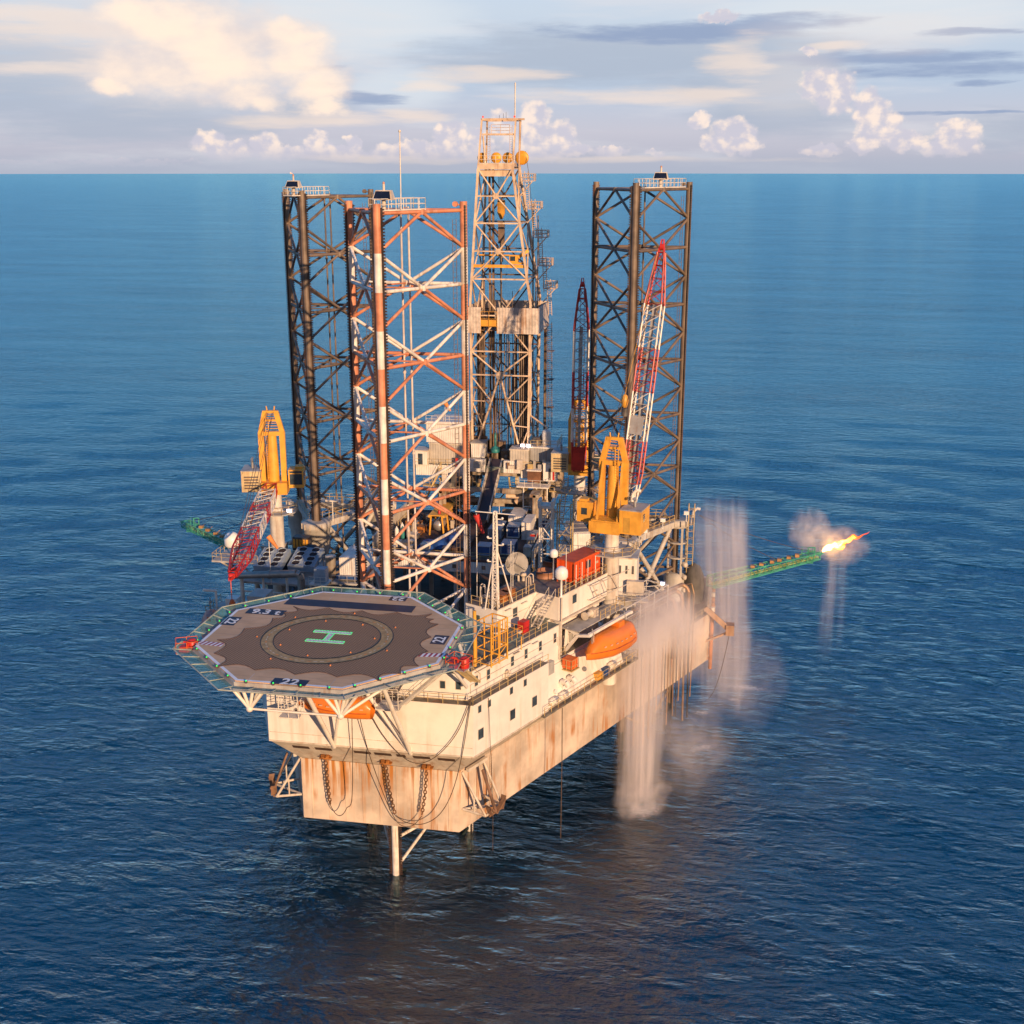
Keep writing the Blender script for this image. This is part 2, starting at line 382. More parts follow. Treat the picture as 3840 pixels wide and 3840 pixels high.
# thin haze over the horizon
c = g.mix(g.math('MULTIPLY', g.math('SUBTRACT', 1.0, g.ramp(EL, -.3, .85)), .75), c, kc(.40, .43, .52))
bg = g.new('ShaderNodeBackground', {'Color': c, 'Strength': .1})
ow = g.new('ShaderNodeOutputWorld'); g.t.links.new(bg.outputs[0], ow.inputs[0])
w.cycles.sampling_method = 'MANUAL'; w.cycles.sample_map_resolution = 512

ld = bpy.data.lights.new('sun', 'SUN'); ld.energy = 5.0; ld.angle = R(.5); ld.color = (1.0, .66, .39)
lo = bpy.data.objects.new('sun', ld); COL.objects.link(lo); lo.rotation_euler = SUNV.to_track_quat('Z', 'Y').to_euler(); lo.location = SUNV*200

# ------------------------------------------------------------------ the sea
def axis(a, b, s, gr, lim):
    core = np.arange(a, b+s*.5, s); out = []; d = s; x = 0
    while x < lim: d *= gr; x += d; out.append(x)
    out = np.array(out); return np.concatenate([(a-out)[::-1], core, b+out])
def make_sea():
    xs = axis(-80, 95, .62, 1.045, 60000); ys = axis(-40, 130, .62, 1.045, 60000)
    X, Y = np.meshgrid(xs, ys); sp = np.maximum(np.gradient(xs)[None, :], np.gradient(ys)[:, None])
    rng = np.random.default_rng(5); Z = np.zeros_like(X)
    for i in range(72):
        lam = 2.6*(30/2.6)**(i/71)*rng.uniform(.9, 1.1)
        th = R(-100)+rng.normal(0, .55); k = 2*math.pi/lam
        amp = .0105*lam**.93*rng.uniform(.5, 1.2)*.16
        att = np.clip((lam/sp-2.5)/2.5, 0, 1)
        Z += amp*att*np.sin(k*(X*math.cos(th)+Y*math.sin(th))+rng.uniform(0, 6.28))
    Z = Z+.25*np.sign(Z)*Z*Z           # sharper crests
    r2 = (X-CAM.x)**2+(Y-CAM.y)**2
    Z -= r2/(2*6.371e6)
    ny, nx = X.shape
    co = np.stack([X, Y, Z], -1).reshape(-1, 3).astype(np.float32)
    i = np.arange(ny*nx).reshape(ny, nx)
    q = np.stack([i[:-1, :-1], i[:-1, 1:], i[1:, 1:], i[1:, :-1]], -1).reshape(-1).astype(np.int32)
    me = bpy.data.meshes.new('sea'); me.vertices.add(len(co)); me.vertices.foreach_set('co', co.ravel())
    nf = len(q)//4; me.loops.add(len(q)); me.loops.foreach_set('vertex_index', q)
    me.polygons.add(nf); me.polygons.foreach_set('loop_start', np.arange(nf, dtype=np.int32)*4)
    me.polygons.foreach_set('use_smooth', np.ones(nf, bool)); me.update(calc_edges=True)
    o = bpy.data.objects.new('sea', me); COL.objects.link(o); o['kind'] = 'structure'
    return o
sea = make_sea()
m = bpy.data.materials.new('sea_water'); g = N(nt(m))
tc = g.new('ShaderNodeTexCoord').outputs['Object']
patch = g.noise(g.mapping(tc, (.005, .02, .01), rot=(0, 0, R(8))), 1.0, 5, .6)
patch = g.ramp(patch, .30, .70)
h0 = g.noise(g.mapping(tc, (.016, .042, 1), rot=(0, 0, R(-7))), 1.0, 11, .55)
h1 = g.noise(g.mapping(tc, (.24, .50, 1), rot=(0, 0, R(-14))), 1.0, 6, .60)
h2 = g.noise(g.mapping(tc, (.7, 1.2, 1), rot=(0, 0, R(17))), 1.0, 5, .6)
rg = g.math('ABSOLUTE', g.math('SUBTRACT', g.noise(g.mapping(tc, (.17, .40, 1), (7, 3, 0), rot=(0, 0, R(-9))), 1.0, 4, .55), .5))
hh = g.math('MULTIPLY_ADD', rg, -.75, g.math('MULTIPLY_ADD', h0, 1.5, g.math('MULTIPLY_ADD', h1, .52, g.math('MULTIPLY', h2, .13))))
bp = g.new('ShaderNodeBump', {'Height': hh, 'Strength': 1.0, 'Distance': g.math('MULTIPLY_ADD', patch, .45, .75)})
deep = g.mix(patch, (.0005, .011, .034, 1), (.0010, .022, .058, 1))
body_ = g.new('ShaderNodeBsdfDiffuse', {'Color': deep, 'Normal': bp.outputs[0]})
fr = g.new('ShaderNodeFresnel', {'IOR': 1.95, 'Normal': bp.outputs[0]}).outputs[0]
gt = g.mix(g.ramp(fr, .20, .55), (1.0, 1.0, 1.0, 1), (.33, .76, 1.0, 1))
gl = g.new('ShaderNodeBsdfGlossy', {'Color': gt, 'Roughness': .05, 'Normal': bp.outputs[0]})
tr = g.new('ShaderNodeBsdfTransparent', {'Color': (.12, 1.0, .82, 1)})
sub_ = g.new('ShaderNodeMixShader', {0: .5, 1: body_.outputs[0], 2: tr.outputs[0]})
body = g.new('ShaderNodeMixShader', {0: g.math('MINIMUM', g.math('MULTIPLY', fr, 1.1), .93), 1: sub_.outputs[0], 2: gl.outputs[0]})
# foam where the overboard water strikes the sea
def blob(x, y, rx, ry, ang=0):
    q = g.mapping(tc, (1, 1, 0), (0, 0, 0)); s2 = g.new('ShaderNodeVectorMath', {0: q, 1: (x, y, 0)}, operation='SUBTRACT').outputs[0]
    r_ = g.new('ShaderNodeVectorRotate', {'Vector': s2, 'Angle': -ang}, rotation_type='Z_AXIS').outputs[0]
    l = g.new('ShaderNodeVectorMath', {0: g.new('ShaderNodeVectorMath', {0: r_, 1: (1/rx, 1/ry, 0)}, operation='MULTIPLY').outputs[0]}, operation='LENGTH').outputs['Value']
    return g.math('SUBTRACT', 1.0, l)
fo = None
for a in ((29.3, 13.5, 4.6, 3.2, .6), (37, 34, 5.0, 2.0, .7), (36.5, 47, 2.5, 1.4, .2), (43.5, 58, 7.5, 2.4, -.1), (41.5, 53, 2, 1.5, 0)):
    q = blob(*a); fo = q if fo is None else g.math('MAXIMUM', fo, q)
fn = g.noise(g.mapping(tc, (1.5, 2.6, 1)), 1.0, 8, .72)
fm = g.math('MULTIPLY', g.ramp(g.math('ADD', g.math('MULTIPLY', fo, .75), fn), .70, 1.30), .6)
fm = g.math('MULTIPLY', fm, g.ramp(fo, 0.0, .5))
fd = g.new('ShaderNodeBsdfDiffuse', {'Color': (.75, .72, .70, 1)})
fin = g.new('ShaderNodeMixShader', {0: fm, 1: body.outputs[0], 2: fd.outputs[0]})
o = g.new('ShaderNodeOutputMaterial'); g.t.links.new(fin.outputs[0], o.inputs[0])
sea.data.materials.append(m)
def make_seabed():
    xs = axis(-300, 300, 60, 1.3, 60000); X, Y = np.meshgrid(xs, xs); Z = -32-((X-CAM.x)**2+(Y-CAM.y)**2)/(2*6.371e6); ny, nx = X.shape
    i = np.arange(ny*nx).reshape(ny, nx); q = np.stack([i[:-1, :-1], i[:-1, 1:], i[1:, 1:], i[1:, :-1]], -1).reshape(-1, 4)
    me = bpy.data.meshes.new('seabed'); me.from_pydata(np.stack([X, Y, Z], -1).reshape(-1, 3).tolist(), [], q.tolist()); me.update()
    me.materials.append(mat('seabed_sand', (.003, .02, .03), .9)); o = bpy.data.objects.new('seabed', me); COL.objects.link(o); o['kind'] = 'structure'
make_seabed()
# ------------------------------------------------------------------ hull
HULLM = mat('hull_plate', (.66, .53, .41), .55, var=.17, vs=.16, drip=(-33.5, 3.6, 8.6), rust=1.0, rs=.95, rustcol=(.42, .17, .045))
hull = thing('platform_hull', 'wide rust streaked pale steel hull carrying the whole drilling rig above the sea', 'hull', (0, 20, 10.4))
HX = 37.0; HY = 44.2
hp = [(-9.6, -13.8), (9.6, -13.8), (HX, HY), (HX, 62), (-HX, 62), (-HX, HY)]
b = B(); b.prism(hp, 10.4, 18.3)
b.build('hull_shell', HULLM, hull)
b = B(); b.prism([(x*.985, y*.985+.2) for x, y in hp], 18.304, 18.36); b.build('main_deck', DECKR, hull)
b = B()     # weld bands, draught brackets and knuckle plates standing slightly proud of the shell
for x in np.arange(-8.4, 9, 2.1): b.box((x-.05, -13.86, 10.5), (x+.05, -13.8, 18.2))
b.beam((9.6, -13.82, 18.32), (HX+.02, HY, 18.32), .16, .14); b.beam((-9.6, -13.82, 18.32), (-HX-.02, HY, 18.32), .16, .14)
b.build('shell_stiffener', HULLM, hull)
def hs(s, z, out=0.0):     # point on the starboard hull side: s along from the bow corner
    p = V((9.6, -13.8, z))+DS*s+DN*out; return V((p.x, p.y, z))
b = B(); b.rail([hs(36, 18.36, -.3), hs(64, 18.36, -.3), (HX-.3, 61.5, 18.36)], step=2); b.build('deck_railing', RAIL, hull); b = B(); b.rail([mir(hs(22, 18.36, -.3)), mir(hs(64, 18.36, -.3)), (-HX+.3, 61.5, 18.36)], step=2)
b.build('deck_railing', RAIL, hull)
b = B(); b.ladder(hs(6.2, 11, .12), hs(6.2, 18, .12), .45, DS); b.build('hull_ladder', CREAM, hull)

# ------------------------------------------------------------------ accommodation block
acc = thing('accommodation_block', 'white stepped living quarters wrapped round the front of the rig below the helideck', 'accommodation', (0, -10, 18.4))
zt, zb = 22.0, 18.36
b = B()
def loft(bot, top):
    n = len(bot); b.add(bot+top, [(i, (i+1) % n, (i+1) % n+n, i+n) for i in range(n)]+[tuple(reversed(range(n))), tuple(range(n, 2*n))])
loft([V((-9.6, -13.8, zb)), V((9.6, -13.8, zb)), SP(34, 3.65, zb), SP(34, 10, zb), V((5.5, -9, zb)), V((-5.5, -9, zb)), mir(SP(24, 10, zb)), mir(SP(24, 3.65, zb))],
     [V((-12.12, -17, zt)), V((12.12, -17, zt)), SP(34, 0, zt), SP(34, 10, zt), V((5.5, -9, zt)), V((-5.5, -9, zt)), mir(SP(24, 10, zt)), mir(SP(24, 0, zt))])
b.build('flared_base', CREAM, acc)
def outline(pts): return [(p[0], p[1]) for p in pts]
b = B()
T1 = outline([(-12.12, -17), (12.12, -17), SP(15, 0, 0), SP(15, 7, 0), SP(6.5, 10, 0), (5.5, -9.6), (-5.5, -9.6), mir(SP(6.5, 10, 0)), mir(SP(24, 10, 0)), mir(SP(24, 0, 0))])
b.prism(T1, 22.004, 28.3)
sbox(b, 15.004, 33.5, 1.7, 10, 22.004, 26.8)
# sloping skirt under the boat deck
q = [SP(15.05, .3, 22.02), SP(33.4, .3, 22.02), SP(33.4, 1.69, 22.02), SP(15.05, 1.69, 22.02), SP(15.05, 1.5, 26.4), SP(33.4, 1.5, 26.4), SP(33.4, 1.69, 26.4), SP(15.05, 1.69, 26.4)]
b.hexa(q)
b.build('lower_wall', WHITE, acc)
b = B()
T2 = outline([(-11, -15.9), (11.05, -15.9), SP(19.5, 1.4, 0), SP(19.5, 3.4, 0), SP(32, 3.4, 0), SP(32, 10, 0), SP(8, 10, 0), (5.5, -9.8), (-5.5, -9.8), mir(SP(8, 10, 0)), mir(SP(22, 10, 0)), mir(SP(22, 1.4, 0))])
b.prism(T2, 28.31, 31.5)
sbox(b, 15.3, 19.48, 1.42, 3.5, 26.81, 28.32); sbox(b, 15.3, 31.98, 3.42, 9.9, 26.81, 28.32)
b.build('middle_wall', WHITE, acc)
b = B()
T3 = outline([SP(12.2, 5.65, 0), SP(20.4, 5.65, 0), SP(20.4, 2.2, 0), SP(32, 2.2, 0), SP(32, 10.4, 0), SP(12.2, 10.4, 0)])
b.prism(T3, 31.52, 34.6)
b.build('upper_wall', WHITE, acc)
# decks and roofs
def inset(poly, d):
    cx = sum(p[0] for p in poly)/len(poly); cy = sum(p[1] for p in poly)/len(poly)
    return [(x+(cx-x)*d, y+(cy-y)*d) for x, y in poly]
b = B(); b.prism(inset(T1, .004), 28.304, 28.33); b.build('walkway_deck', DECKP, acc)
b = B(); sbox(b, 15.02, 33.4, 1.75, 3.38, 26.804, 26.84); b.build('boat_deck', DECKP, acc)
b = B(); b.prism(inset(T2, .004), 31.504, 31.54); b.build('middle_roof', DECKG, acc)
b = B(); b.prism(inset(T3, .006), 34.604, 34.64); b.build('upper_roof', DECKP, acc)
b = B(); sbox(b, 13.4, 34, -.55, 2.0, 21.75, 21.99); sbox(b, 33.4, 36, -.55, 3.6, 21.75, 21.99); b.build('side_platform', DECKP, acc)
b = B()
for s in np.arange(14, 34.5, 2.2): b.beam(SP(s, -.45, 21.7), SP(s, 3.6, 18.4), .16, .2)
b.build('platform_bracket', CREAM, acc)
# trims: shadow gutter under the upper wall, knuckle trim
b = B(); sbox(b, 20.2, 31, 1.9, 3.4, 31.25, 31.48); b.beam(SP(12.2, 5.6, 34.66), SP(20.4, 5.6, 34.66), .1, .12); b.beam(SP(20.5, 2.16, 34.66), SP(32, 2.16, 34.66), .1, .12)
b.beam(SP(1.2, 1.36, 31.56), SP(19.4, 1.36, 31.56), .1, .1); b.beam(SP(0, -.04, 22.0), SP(15, -.04, 22.0), .1, .16); b.beam((-12.1, -17.04, 22.0), (12.1, -17.04, 22.0), .1, .16)
b.beam((-12, -17.02, 23.1), (12, -17.02, 23.1), .05, .06)
b.build('roof_trim', CREAM, acc)
# vent slots in the sloping front
SLN = V((0, -3.64, -3.2)).normalized()
for x in (-9.2, -6.3, -1.3, 1.3, 3.6, 6.2, 9.3):
    h = .55 if x == 3.6 else 1.02
    b = B(); pc = V((x*.94, -16.05, 20.92)); u = V((0, -3.2, 3.64)).normalized()
    q = [pc+V((i*h, 0, 0))+u*j*.36+SLN*.012 for i, j in ((-1, -1), (1, -1), (1, 1), (-1, 1))]
    b.hexa([p-SLN*.1 for p in q]+q); b.build('vent_slot', mat('slot_dark', (.07, .035, .02), .8), acc)
def swin(s, off, z, w_, h_, door=False):
    b = B(); sbox(b, s-w_/2-.07, s+w_/2+.07, off-.03, off+.05, z-h_/2-.07, z+h_/2+.07)
    f = b.build('door' if door else 'window', mat('door_paint', (.36, .34, .31), .5) if door else CREAM, acc)
    b = B()
    if door: sbox(b, s-w_/2+.12, s+w_/2-.12, off-.045, off+.02, z+.2, z+h_/2-.15)
    else: sbox(b, s-w_/2, s+w_/2, off-.045, off+.02, z-h_/2, z+h_/2)
    b.build('pane', GLASS, f)
for s in (1.34, 7.5, 12.0): swin(s, 0, 24.4, .95, 1.2)
for s in (1.15, 2.97, 7.25, 10.04): swin(s, 0, 27.5, .55, .8)
for s in (2.4, 4.7, 9.4, 12.2, 15.2, 18.4): swin(s, 1.4, 30.1, .55, 1.15)
swin(15.9, 5.65, 33.3, .9, 1.1); swin(24.0, 2.2, 33.4, .9, 1.1)
swin(21.7, 3.4, 28.0, .8, 2.0, True); swin(25.2, 3.4, 28.0, .8, 2.0, True); swin(23.4, 3.4, 28.7, .6, .8); swin(27, 3.4, 28.7, .6, .8)
for x in (10.2, 8.4, -8.2):      # windows in the front of the upper storeys
    b = B(); b.box((x-.35, -15.93, 29.6), (x+.35, -15.85, 30.6)); f = b.build('window', CREAM, acc)
    b = B(); b.box((x-.28, -15.945, 29.67), (x+.28, -15.86, 30.53)); b.build('pane', GLASS, f)
# doors and small fittings on the front of the upper block
b = B()
def fb(t, z0, z1, w_, d=.05):     # on the front wall of the upper block, t metres inboard
    a = SP(12.2, 5.65+t, 0); c_ = SP(12.2, 5.65+t+w_, 0); q = [a-DS*d, a, c_, c_-DS*d]
    b.hexa([V((p.x, p.y, z0)) for p in (q[0], q[1], q[2], q[3])]+[V((p.x, p.y, z1)) for p in (q[0], q[1], q[2], q[3])])
fb(2.6, 31.55, 33.4, .9); b.build('door', mat('door_green', (.08, .11, .10), .5), acc)
# railings
def srail(pts, **k): return [SP(*p) for p in pts]
b = B()
b.rail([V((-12, -16.95, 28.33)), V((12.08, -16.95, 28.33)), SP(15, .08, 28.33)], step=1.7)
b.rail(srail([(13.45, -.5, 21.99), (35.9, -.5, 21.99), (35.9, 3, 21.99)]), step=1.5)
b.rail(srail([(15.2, 1.75, 26.84), (21.3, 1.75, 26.84)]), step=1.3)
b.rail(srail([(10.4, 1.5, 31.54), (16.9, 1.5, 31.54)]), step=1.4)
b.rail([V((2, -15.8, 31.54)), V((11, -15.8, 31.54)), SP(3.4, 1.5, 31.54)], step=1.4)
b.rail(srail([(12.3, 9.6, 34.64), (12.3, 5.75, 34.64), (20.3, 5.75, 34.64)]), step=1.3)
b.rail(srail([(20.5, 2.3, 34.64), (31.9, 2.3, 34.64), (31.9, 10.2, 34.64)]), step=1.3)
b.build('railing', RAIL, acc)
b = B(); b.rail(srail([(21.5, 3.36, 27.0), (31.8, 3.36, 27.0)]), step=99, mids=()); b.rail(srail([(1.3, 1.34, 28.9), (19, 1.34, 28.9)]), step=99, mids=()); b.rail(srail([(12.4, 5.6, 32), (20.2, 5.6, 32)]), step=99, mids=())
b.build('handrail', CREAM, acc)
b = B(); b.stairs(SP(16.6, 3.2, 31.54), SP(20.4, 3.2, 34.64), 1.0, DN); b.build('roof_stairs', CREAM, acc)
b = B(); b.stairs(SP(17.6, 2.6, 26.84), SP(14.6, 2.6, 28.33), .9, DN); b.stairs(SP(14.9, 1.0, 28.4), SP(12.6, .6, 31.5), .01, DN, 3) if 0 else None
b.build('boat_deck_stairs', CREAM, acc)
b = B()      # strip lamps on brackets and pipes along the walls
for s, o_, z in ((10, 1.4, 31.0), (13.9, 1.4, 31.0), (17.6, 5.65, 34.1), (14.2, 5.65, 34.2), (28.6, 2.2, 33.1), (22.5, 3.4, 30.4), (25.8, 3.4, 30.3)):
    b.beam(SP(s-.6, o_-.25, z), SP(s+.6, o_-.25, z), .12, .1); b.tube(SP(s, o_, z), SP(s, o_-.25, z), .03, 4)
b.build('strip_lamp', CREAM, acc)
b = B(); b.path([SP(19.3, 1.25, 26.9), SP(19.3, 1.25, 31.8)], .09); b.path([SP(20.6, 1.9, 27), SP(20.6, 1.9, 34.5)], .1); b.path([SP(8, 1.25, 28.4), SP(8, 1.25, 29.3), SP(8, .75, 29.5), SP(8, .7, 29.0)], .16)
b.path([SP(2, 1.25, 31.2), SP(13, 1.25, 31.2)], .04, 4)
b.build('wall_pipe', CREAM, acc)
b = B()     # mushroom ventilators and goosenecks on roofs and decks
for s, o_, z, h_ in ((14, 8.5, 34.64, .9), (16.5, 9.2, 34.64, .7), (23, 9.4, 34.64, 1.0), (11, 7, 31.54, .8), (9, 3.0, 31.54, .7), (6, 6, 31.54, .9), (13.6, 3.4, 31.54, .6)):
    p = SP(s, o_, z); b.lathe(p, [(.22, 0), (.22, h_*.7), (.45, h_*.7), (.4, h_), (.0001, h_*1.05)], 10)
for x in (-3, 1.5, 5, 8): b.lathe((x, -12.8, 31.54), [(.25, 0), (.25, .7), (.5, .7), (.42, 1), (.0001, 1.1)], 10)
b.build('roof_ventilator', CREAM, acc)
b = B()
for (s, o_) in ((13.0, 8.6), (13.6, 9.2), (13.3, 7.6), (20.2, 6.6), (19.2, 6.3)):    # tall vent goosenecks
    p = SP(s, o_, 34.6); b.path([p, p+V((0, 0, 2.1)), p+V((.25, 0, 2.35)), p+V((.55, 0, 2.2)), p+V((.6, 0, 1.2))], .08)
b.build('gooseneck_vent', CREAM, acc)
b = B()     # external pipe bridge frame from the aft end of the upper block
for z in (34.4, 32.4): b.tube(SP(27, 1.4, z), SP(35.5, 1.0, z), .07, 5)
for s in (27, 29.5, 32): b.tube(SP(s, 2.2, 34.4), SP(s, 1.3, 34.4), .06, 5); b.tube(SP(s, 1.3, 34.4), SP(s+1.2, 1.3, 32.4), .06, 5); b.tube(SP(s, 2.2, 32.4), SP(s, 1.3, 32.4), .06, 5)
b.build('pipe_bracket', CREAM, acc)

# ------------------------------------------------------------------ helideck
HC = V((-.25, -27.6, 40.0)); HA = 12.48; HE = 5.2
def octa(a, z=0.0, e=None):
    e = a*HE/HA if e is None else e
    return [HC+V((x, y, z)) for x, y in ((-e, -a), (e, -a), (a, -e), (a, e), (e, a), (-e, a), (-a, e), (-a, -e))]
heli = thing('helideck', 'brown octagonal helicopter deck with a landing circle overhanging the bow', 'helideck', (-.25, -27.6, 36))
m = bpy.data.materials.new('helideck_planks'); g = N(nt(m)); tc = g.new('ShaderNodeTexCoord').outputs['Object']
n1 = g.noise(tc, .35, 5, .6); n2 = g.noise(g.mapping(tc, (.25, 2.5, 1)), 1, 4, .6)
s_ = g.new('ShaderNodeSeparateXYZ', {0: tc})
seam = g.math('LESS_THAN', g.math('FRACT', g.math('MULTIPLY', s_.outputs[1], .62)), .03)
cc = g.mix(g.ramp(n1, .3, .7), (.50, .315, .165, 1), (.62, .40, .225, 1)); cc = g.mix(g.math('MULTIPLY', g.ramp(n2, .55, .75), .55), cc, (.32, .215, .145, 1)); cc = g.mix(g.math('MULTIPLY', seam, .5), cc, (.12, .08, .06, 1))
p_ = g.new('ShaderNodeBsdfPrincipled', {'Base Color': cc, 'Roughness': .6}); o = g.new('ShaderNodeOutputMaterial'); g.t.links.new(p_.outputs[0], o.inputs[0])
HDECK = m
b = B(); b.prism([(p.x, p.y) for p in octa(HA)], 39.86, 40.0); b.build('deck_plate', HDECK, heli)
b = B()
for i in range(8):
    A = octa(HA-.02, .004); A2 = octa(HA-.34, .004); j = (i+1) % 8; b.add([A2[i], A[i], A[j], A2[j]], [(0, 1, 2, 3)])
b.build('edge_line', mat('line_white', (.80, .80, .82), .5, var=.06), heli)
b = B()
for a, z0, z1 in ((HA+.16, 39.50, 39.90), (HA+.34, 39.10, 39.49)):
    O1 = octa(a, 0); I1 = octa(a-.2, 0)
    for i in range(8):
        j = (i+1) % 8; f = lambda p, z: V((p.x, p.y, z))
        b.hexa([f(I1[i], z0), f(O1[i], z0), f(O1[j], z0), f(I1[j], z0), f(I1[i], z1), f(O1[i], z1), f(O1[j], z1), f(I1[j], z1)])
b.build('edge_gutter', GREY, heli)
b = B()      # girders under the plate
for x in (-11, -8.2, -4.4, 0, 4.6, 8.2, 11):
    L = HA-.3 if abs(x) < HE else HA-.4-(abs(x)-HE); b.beam(HC+V((x, -L, -.75)), HC+V((x, L, -.75)), .25, 1.1)
for y in (-12.3, -8, -3, 3, 8, 12.3):
    L = HA-.3 if abs(y) < HE else HA-.4-(abs(y)-HE); b.beam(HC+V((-L, y, -.68)), HC+V((L, y, -.68)), .22, .9)
b.build('deck_girder', CREAM, heli)
# supporting struts
b = B(); NL = V((-4.4, -39.6, 37.0)); NR = V((4.5, -39.6, 37.0))
for nd in (NL, NR):
    sgn = -1 if nd.x < 0 else 1
    for q in ((nd.x-1.6, -40.0, 39.3), (nd.x-.5, -39.9, 39.3), (nd.x+.6, -39.9, 39.3), (nd.x+1.7, -40, 39.3), (nd.x+sgn*4.2, -36, 39.3), (nd.x, -33, 39.2)): b.tube(nd, q, .17, 8)
    b.tube(nd, (nd.x, -17.2, 38.6), .2, 8); b.tube((nd.x, -31, 37.9), (nd.x, -28, 39.2), .14, 6); b.tube((nd.x, -23, 38.2), (nd.x, -26, 39.2), .14, 6)
    b.sphere(nd, .34, 10)
b.tube(NL, NR, .12, 6)
W1 = V((-4.4, -16.6, 21.6)); W2 = V((4.7, -16.6, 21.6))
b.tube(W1, (-4.4, -29.5, 38.1), .26, 8); b.tube(W2, (4.6, -29.5, 38.1), .26, 8)
b.tube(W1, (1.0, -27, 38.6), .17, 8); b.tube(W2, (-2.4, -24, 38.6), .24, 8)
for s in (-1, 1): b.tube((s*11.4, -17, 30.5), (s*10, -26, 39.2), .2, 8); b.tube((s*11.4, -15.9, 31.5), (s*9.2, -16, 39.2), .22, 8); b.tube((s*4.6, -15.5, 31.5), (s*4.6, -15.5, 39.2), .22, 8)
b.build('support_strut', WHITE, heli)
# safety nets all round
NETM = mat('green_net', (.22, .50, .40), .7, var=.2, alpha=.46)
for i in range(8):
    j = (i+1) % 8; A = octa(HA+.36, -.42, HE+.15); O = octa(HA+1.95, -.16, (HA+1.95)*HE/HA)
    b = B(); b.add([A[i], O[i], O[j], A[j]], [(0, 1, 2, 3)]); b.build('safety_net', NETM, heli)
b = B(); A = octa(HA+.34, -.44); O = octa(HA+1.97, -.14)
for i in range(8):
    j = (i+1) % 8; b.tube(O[i], O[j], .07, 5)
    for k in range(5): t = k/5; b.beam(A[i].lerp(A[j], t), O[i].lerp(O[j], t), .1, .1)
b.build('net_frame', mat('net_frame_paint', (.40, .42, .34), .5), heli)
b = B()
for i in range(8):
    O = octa(HA+.24, .02); j = (i+1) % 8
    for t in (.12, .37, .62, .88):
        p = O[i].lerp(O[j], t); b.box(p-V((.1, .1, .1)), p+V((.1, .1, .08)))
b.build('lamp_socket', DKGREY, heli)
for i in range(8):
    O = octa(HA+.24, .14); j = (i+1) % 8
    for t in (.12, .37, .62, .88): b = B(); b.sphere(O[i].lerp(O[j], t), .075, 8); b.build('edge_lamp', GREENL, heli)
# net laid over the middle, landing circle, H
m = bpy.data.materials.new('landing_net'); g = N(nt(m)); tc = g.new('ShaderNodeTexCoord').outputs['Object']
s_ = g.new('ShaderNodeSeparateXYZ', {0: tc})
u = g.math('SINE', g.math('MULTIPLY', g.math('ADD', s_.outputs[0], g.math('MULTIPLY', s_.outputs[1], 1.3)), 15)); v_ = g.math('SINE', g.math('MULTIPLY', g.math('SUBTRACT', s_.outputs[0], g.math('MULTIPLY', s_.outputs[1], 1.3)), 15))
mk = g.math('MAXIMUM', g.ramp(u, .1, .8), g.ramp(v_, .1, .8)); n1 = g.noise(tc, .3, 4)
cc = g.mix(mk, g.mix(n1, (.33, .195, .10, 1), (.43, .265, .14, 1)), (.14, .085, .05, 1))
p_ = g.new('ShaderNodeBsdfPrincipled', {'Base Color': cc, 'Roughness': .75}); o = g.new('ShaderNodeOutputMaterial'); g.t.links.new(p_.outputs[0], o.inputs[0])
b = B(); pts = []
crn = [(-8.3, -10.0), (8.0, -10.2), (10.9, -6.2), (10.0, 4.9), (8.6, 7.6), (-6.6, 7.2), (-7.6, 3.4), (-11.0, -3.4)]
for i in range(8):
    a = V((*crn[i], 0)); c_ = V((*crn[(i+1) % 8], 0)); L = (c_-a).length; k = max(2, int(L/3.4)); nrm = V((-(c_-a).y, (c_-a).x, 0)).normalized()
    for t in np.arange(0, 1, 1/(k*6)): pts.append(HC+a.lerp(c_, float(t))+nrm*(.95*abs(math.sin(math.pi*t*k))+.15*math.sin(9*t+i))+V((0, 0, .012)))
b.add(pts, [tuple(range(len(pts)))]); b.build('landing_net', m, heli)
b = B()
for p, q in zip(pts, pts[1:]+pts[:1]): b.tube(p, q, .05, 4, cap=False)
b.build('net_rope', mat('net_rope', (.12, .07, .05), .8), heli)
RC = HC+V((-.15, -.9, 0))
def ring(r0, r1, z, name, m_, a0=0, a1=360, n=96, parent=heli):
    b = B(); vs = []
    for i in range(n+1):
        t = R(a0+(a1-a0)*i/n); e = V((math.cos(t), math.sin(t), 0)); vs += [RC+e*r0+V((0, 0, z)), RC+e*r1+V((0, 0, z))]
    b.add(vs, [(2*i, 2*i+1, 2*i+3, 2*i+2) for i in range(n)]); return b.build(name, m_, parent)
ring(5.45, 6.6, .018, 'landing_circle', mat('circle_olive', (.40, .27, .12), .7, var=.15, vs=2))
for r_ in (5.4, 6.65):
    b = B()
    for i in range(72):
        a0 = R(i*5); a1 = R(i*5+5); b.tube(RC+V((math.cos(a0)*r_, math.sin(a0)*r_, .02)), RC+V((math.cos(a1)*r_, math.sin(a1)*r_, .02)), .05, 4, cap=False)
    b.build('circle_outline', BLACK, heli)
b = B()
for i in range(60):
    b.mi = 0 if i % 3 else 1; a0 = R(i*6); a1 = R(i*6+3.6); p = [(6.05, a0), (6.17, a0), (6.17, a1), (6.05, a1)]
    b.add([RC+V((r_*math.cos(a), r_*math.sin(a), .026)) for r_, a in p], [(0, 1, 2, 3)])
b.build('circle_dashes', [mat('dash_pale', (.55, .45, .32), .6), mat('dash_orange', (.70, .26, .06), .6)], heli)
b = B()
for i in range(14):
    a = R(i*360/14+8); r_ = 7.2 if i % 2 else 4.8; b.sphere(RC+V((r_*math.cos(a), r_*math.sin(a), .05)), .10, 8)
b.build('deck_lamp', mat('lamp_orange', (.6, .2, .06), .4), heli)
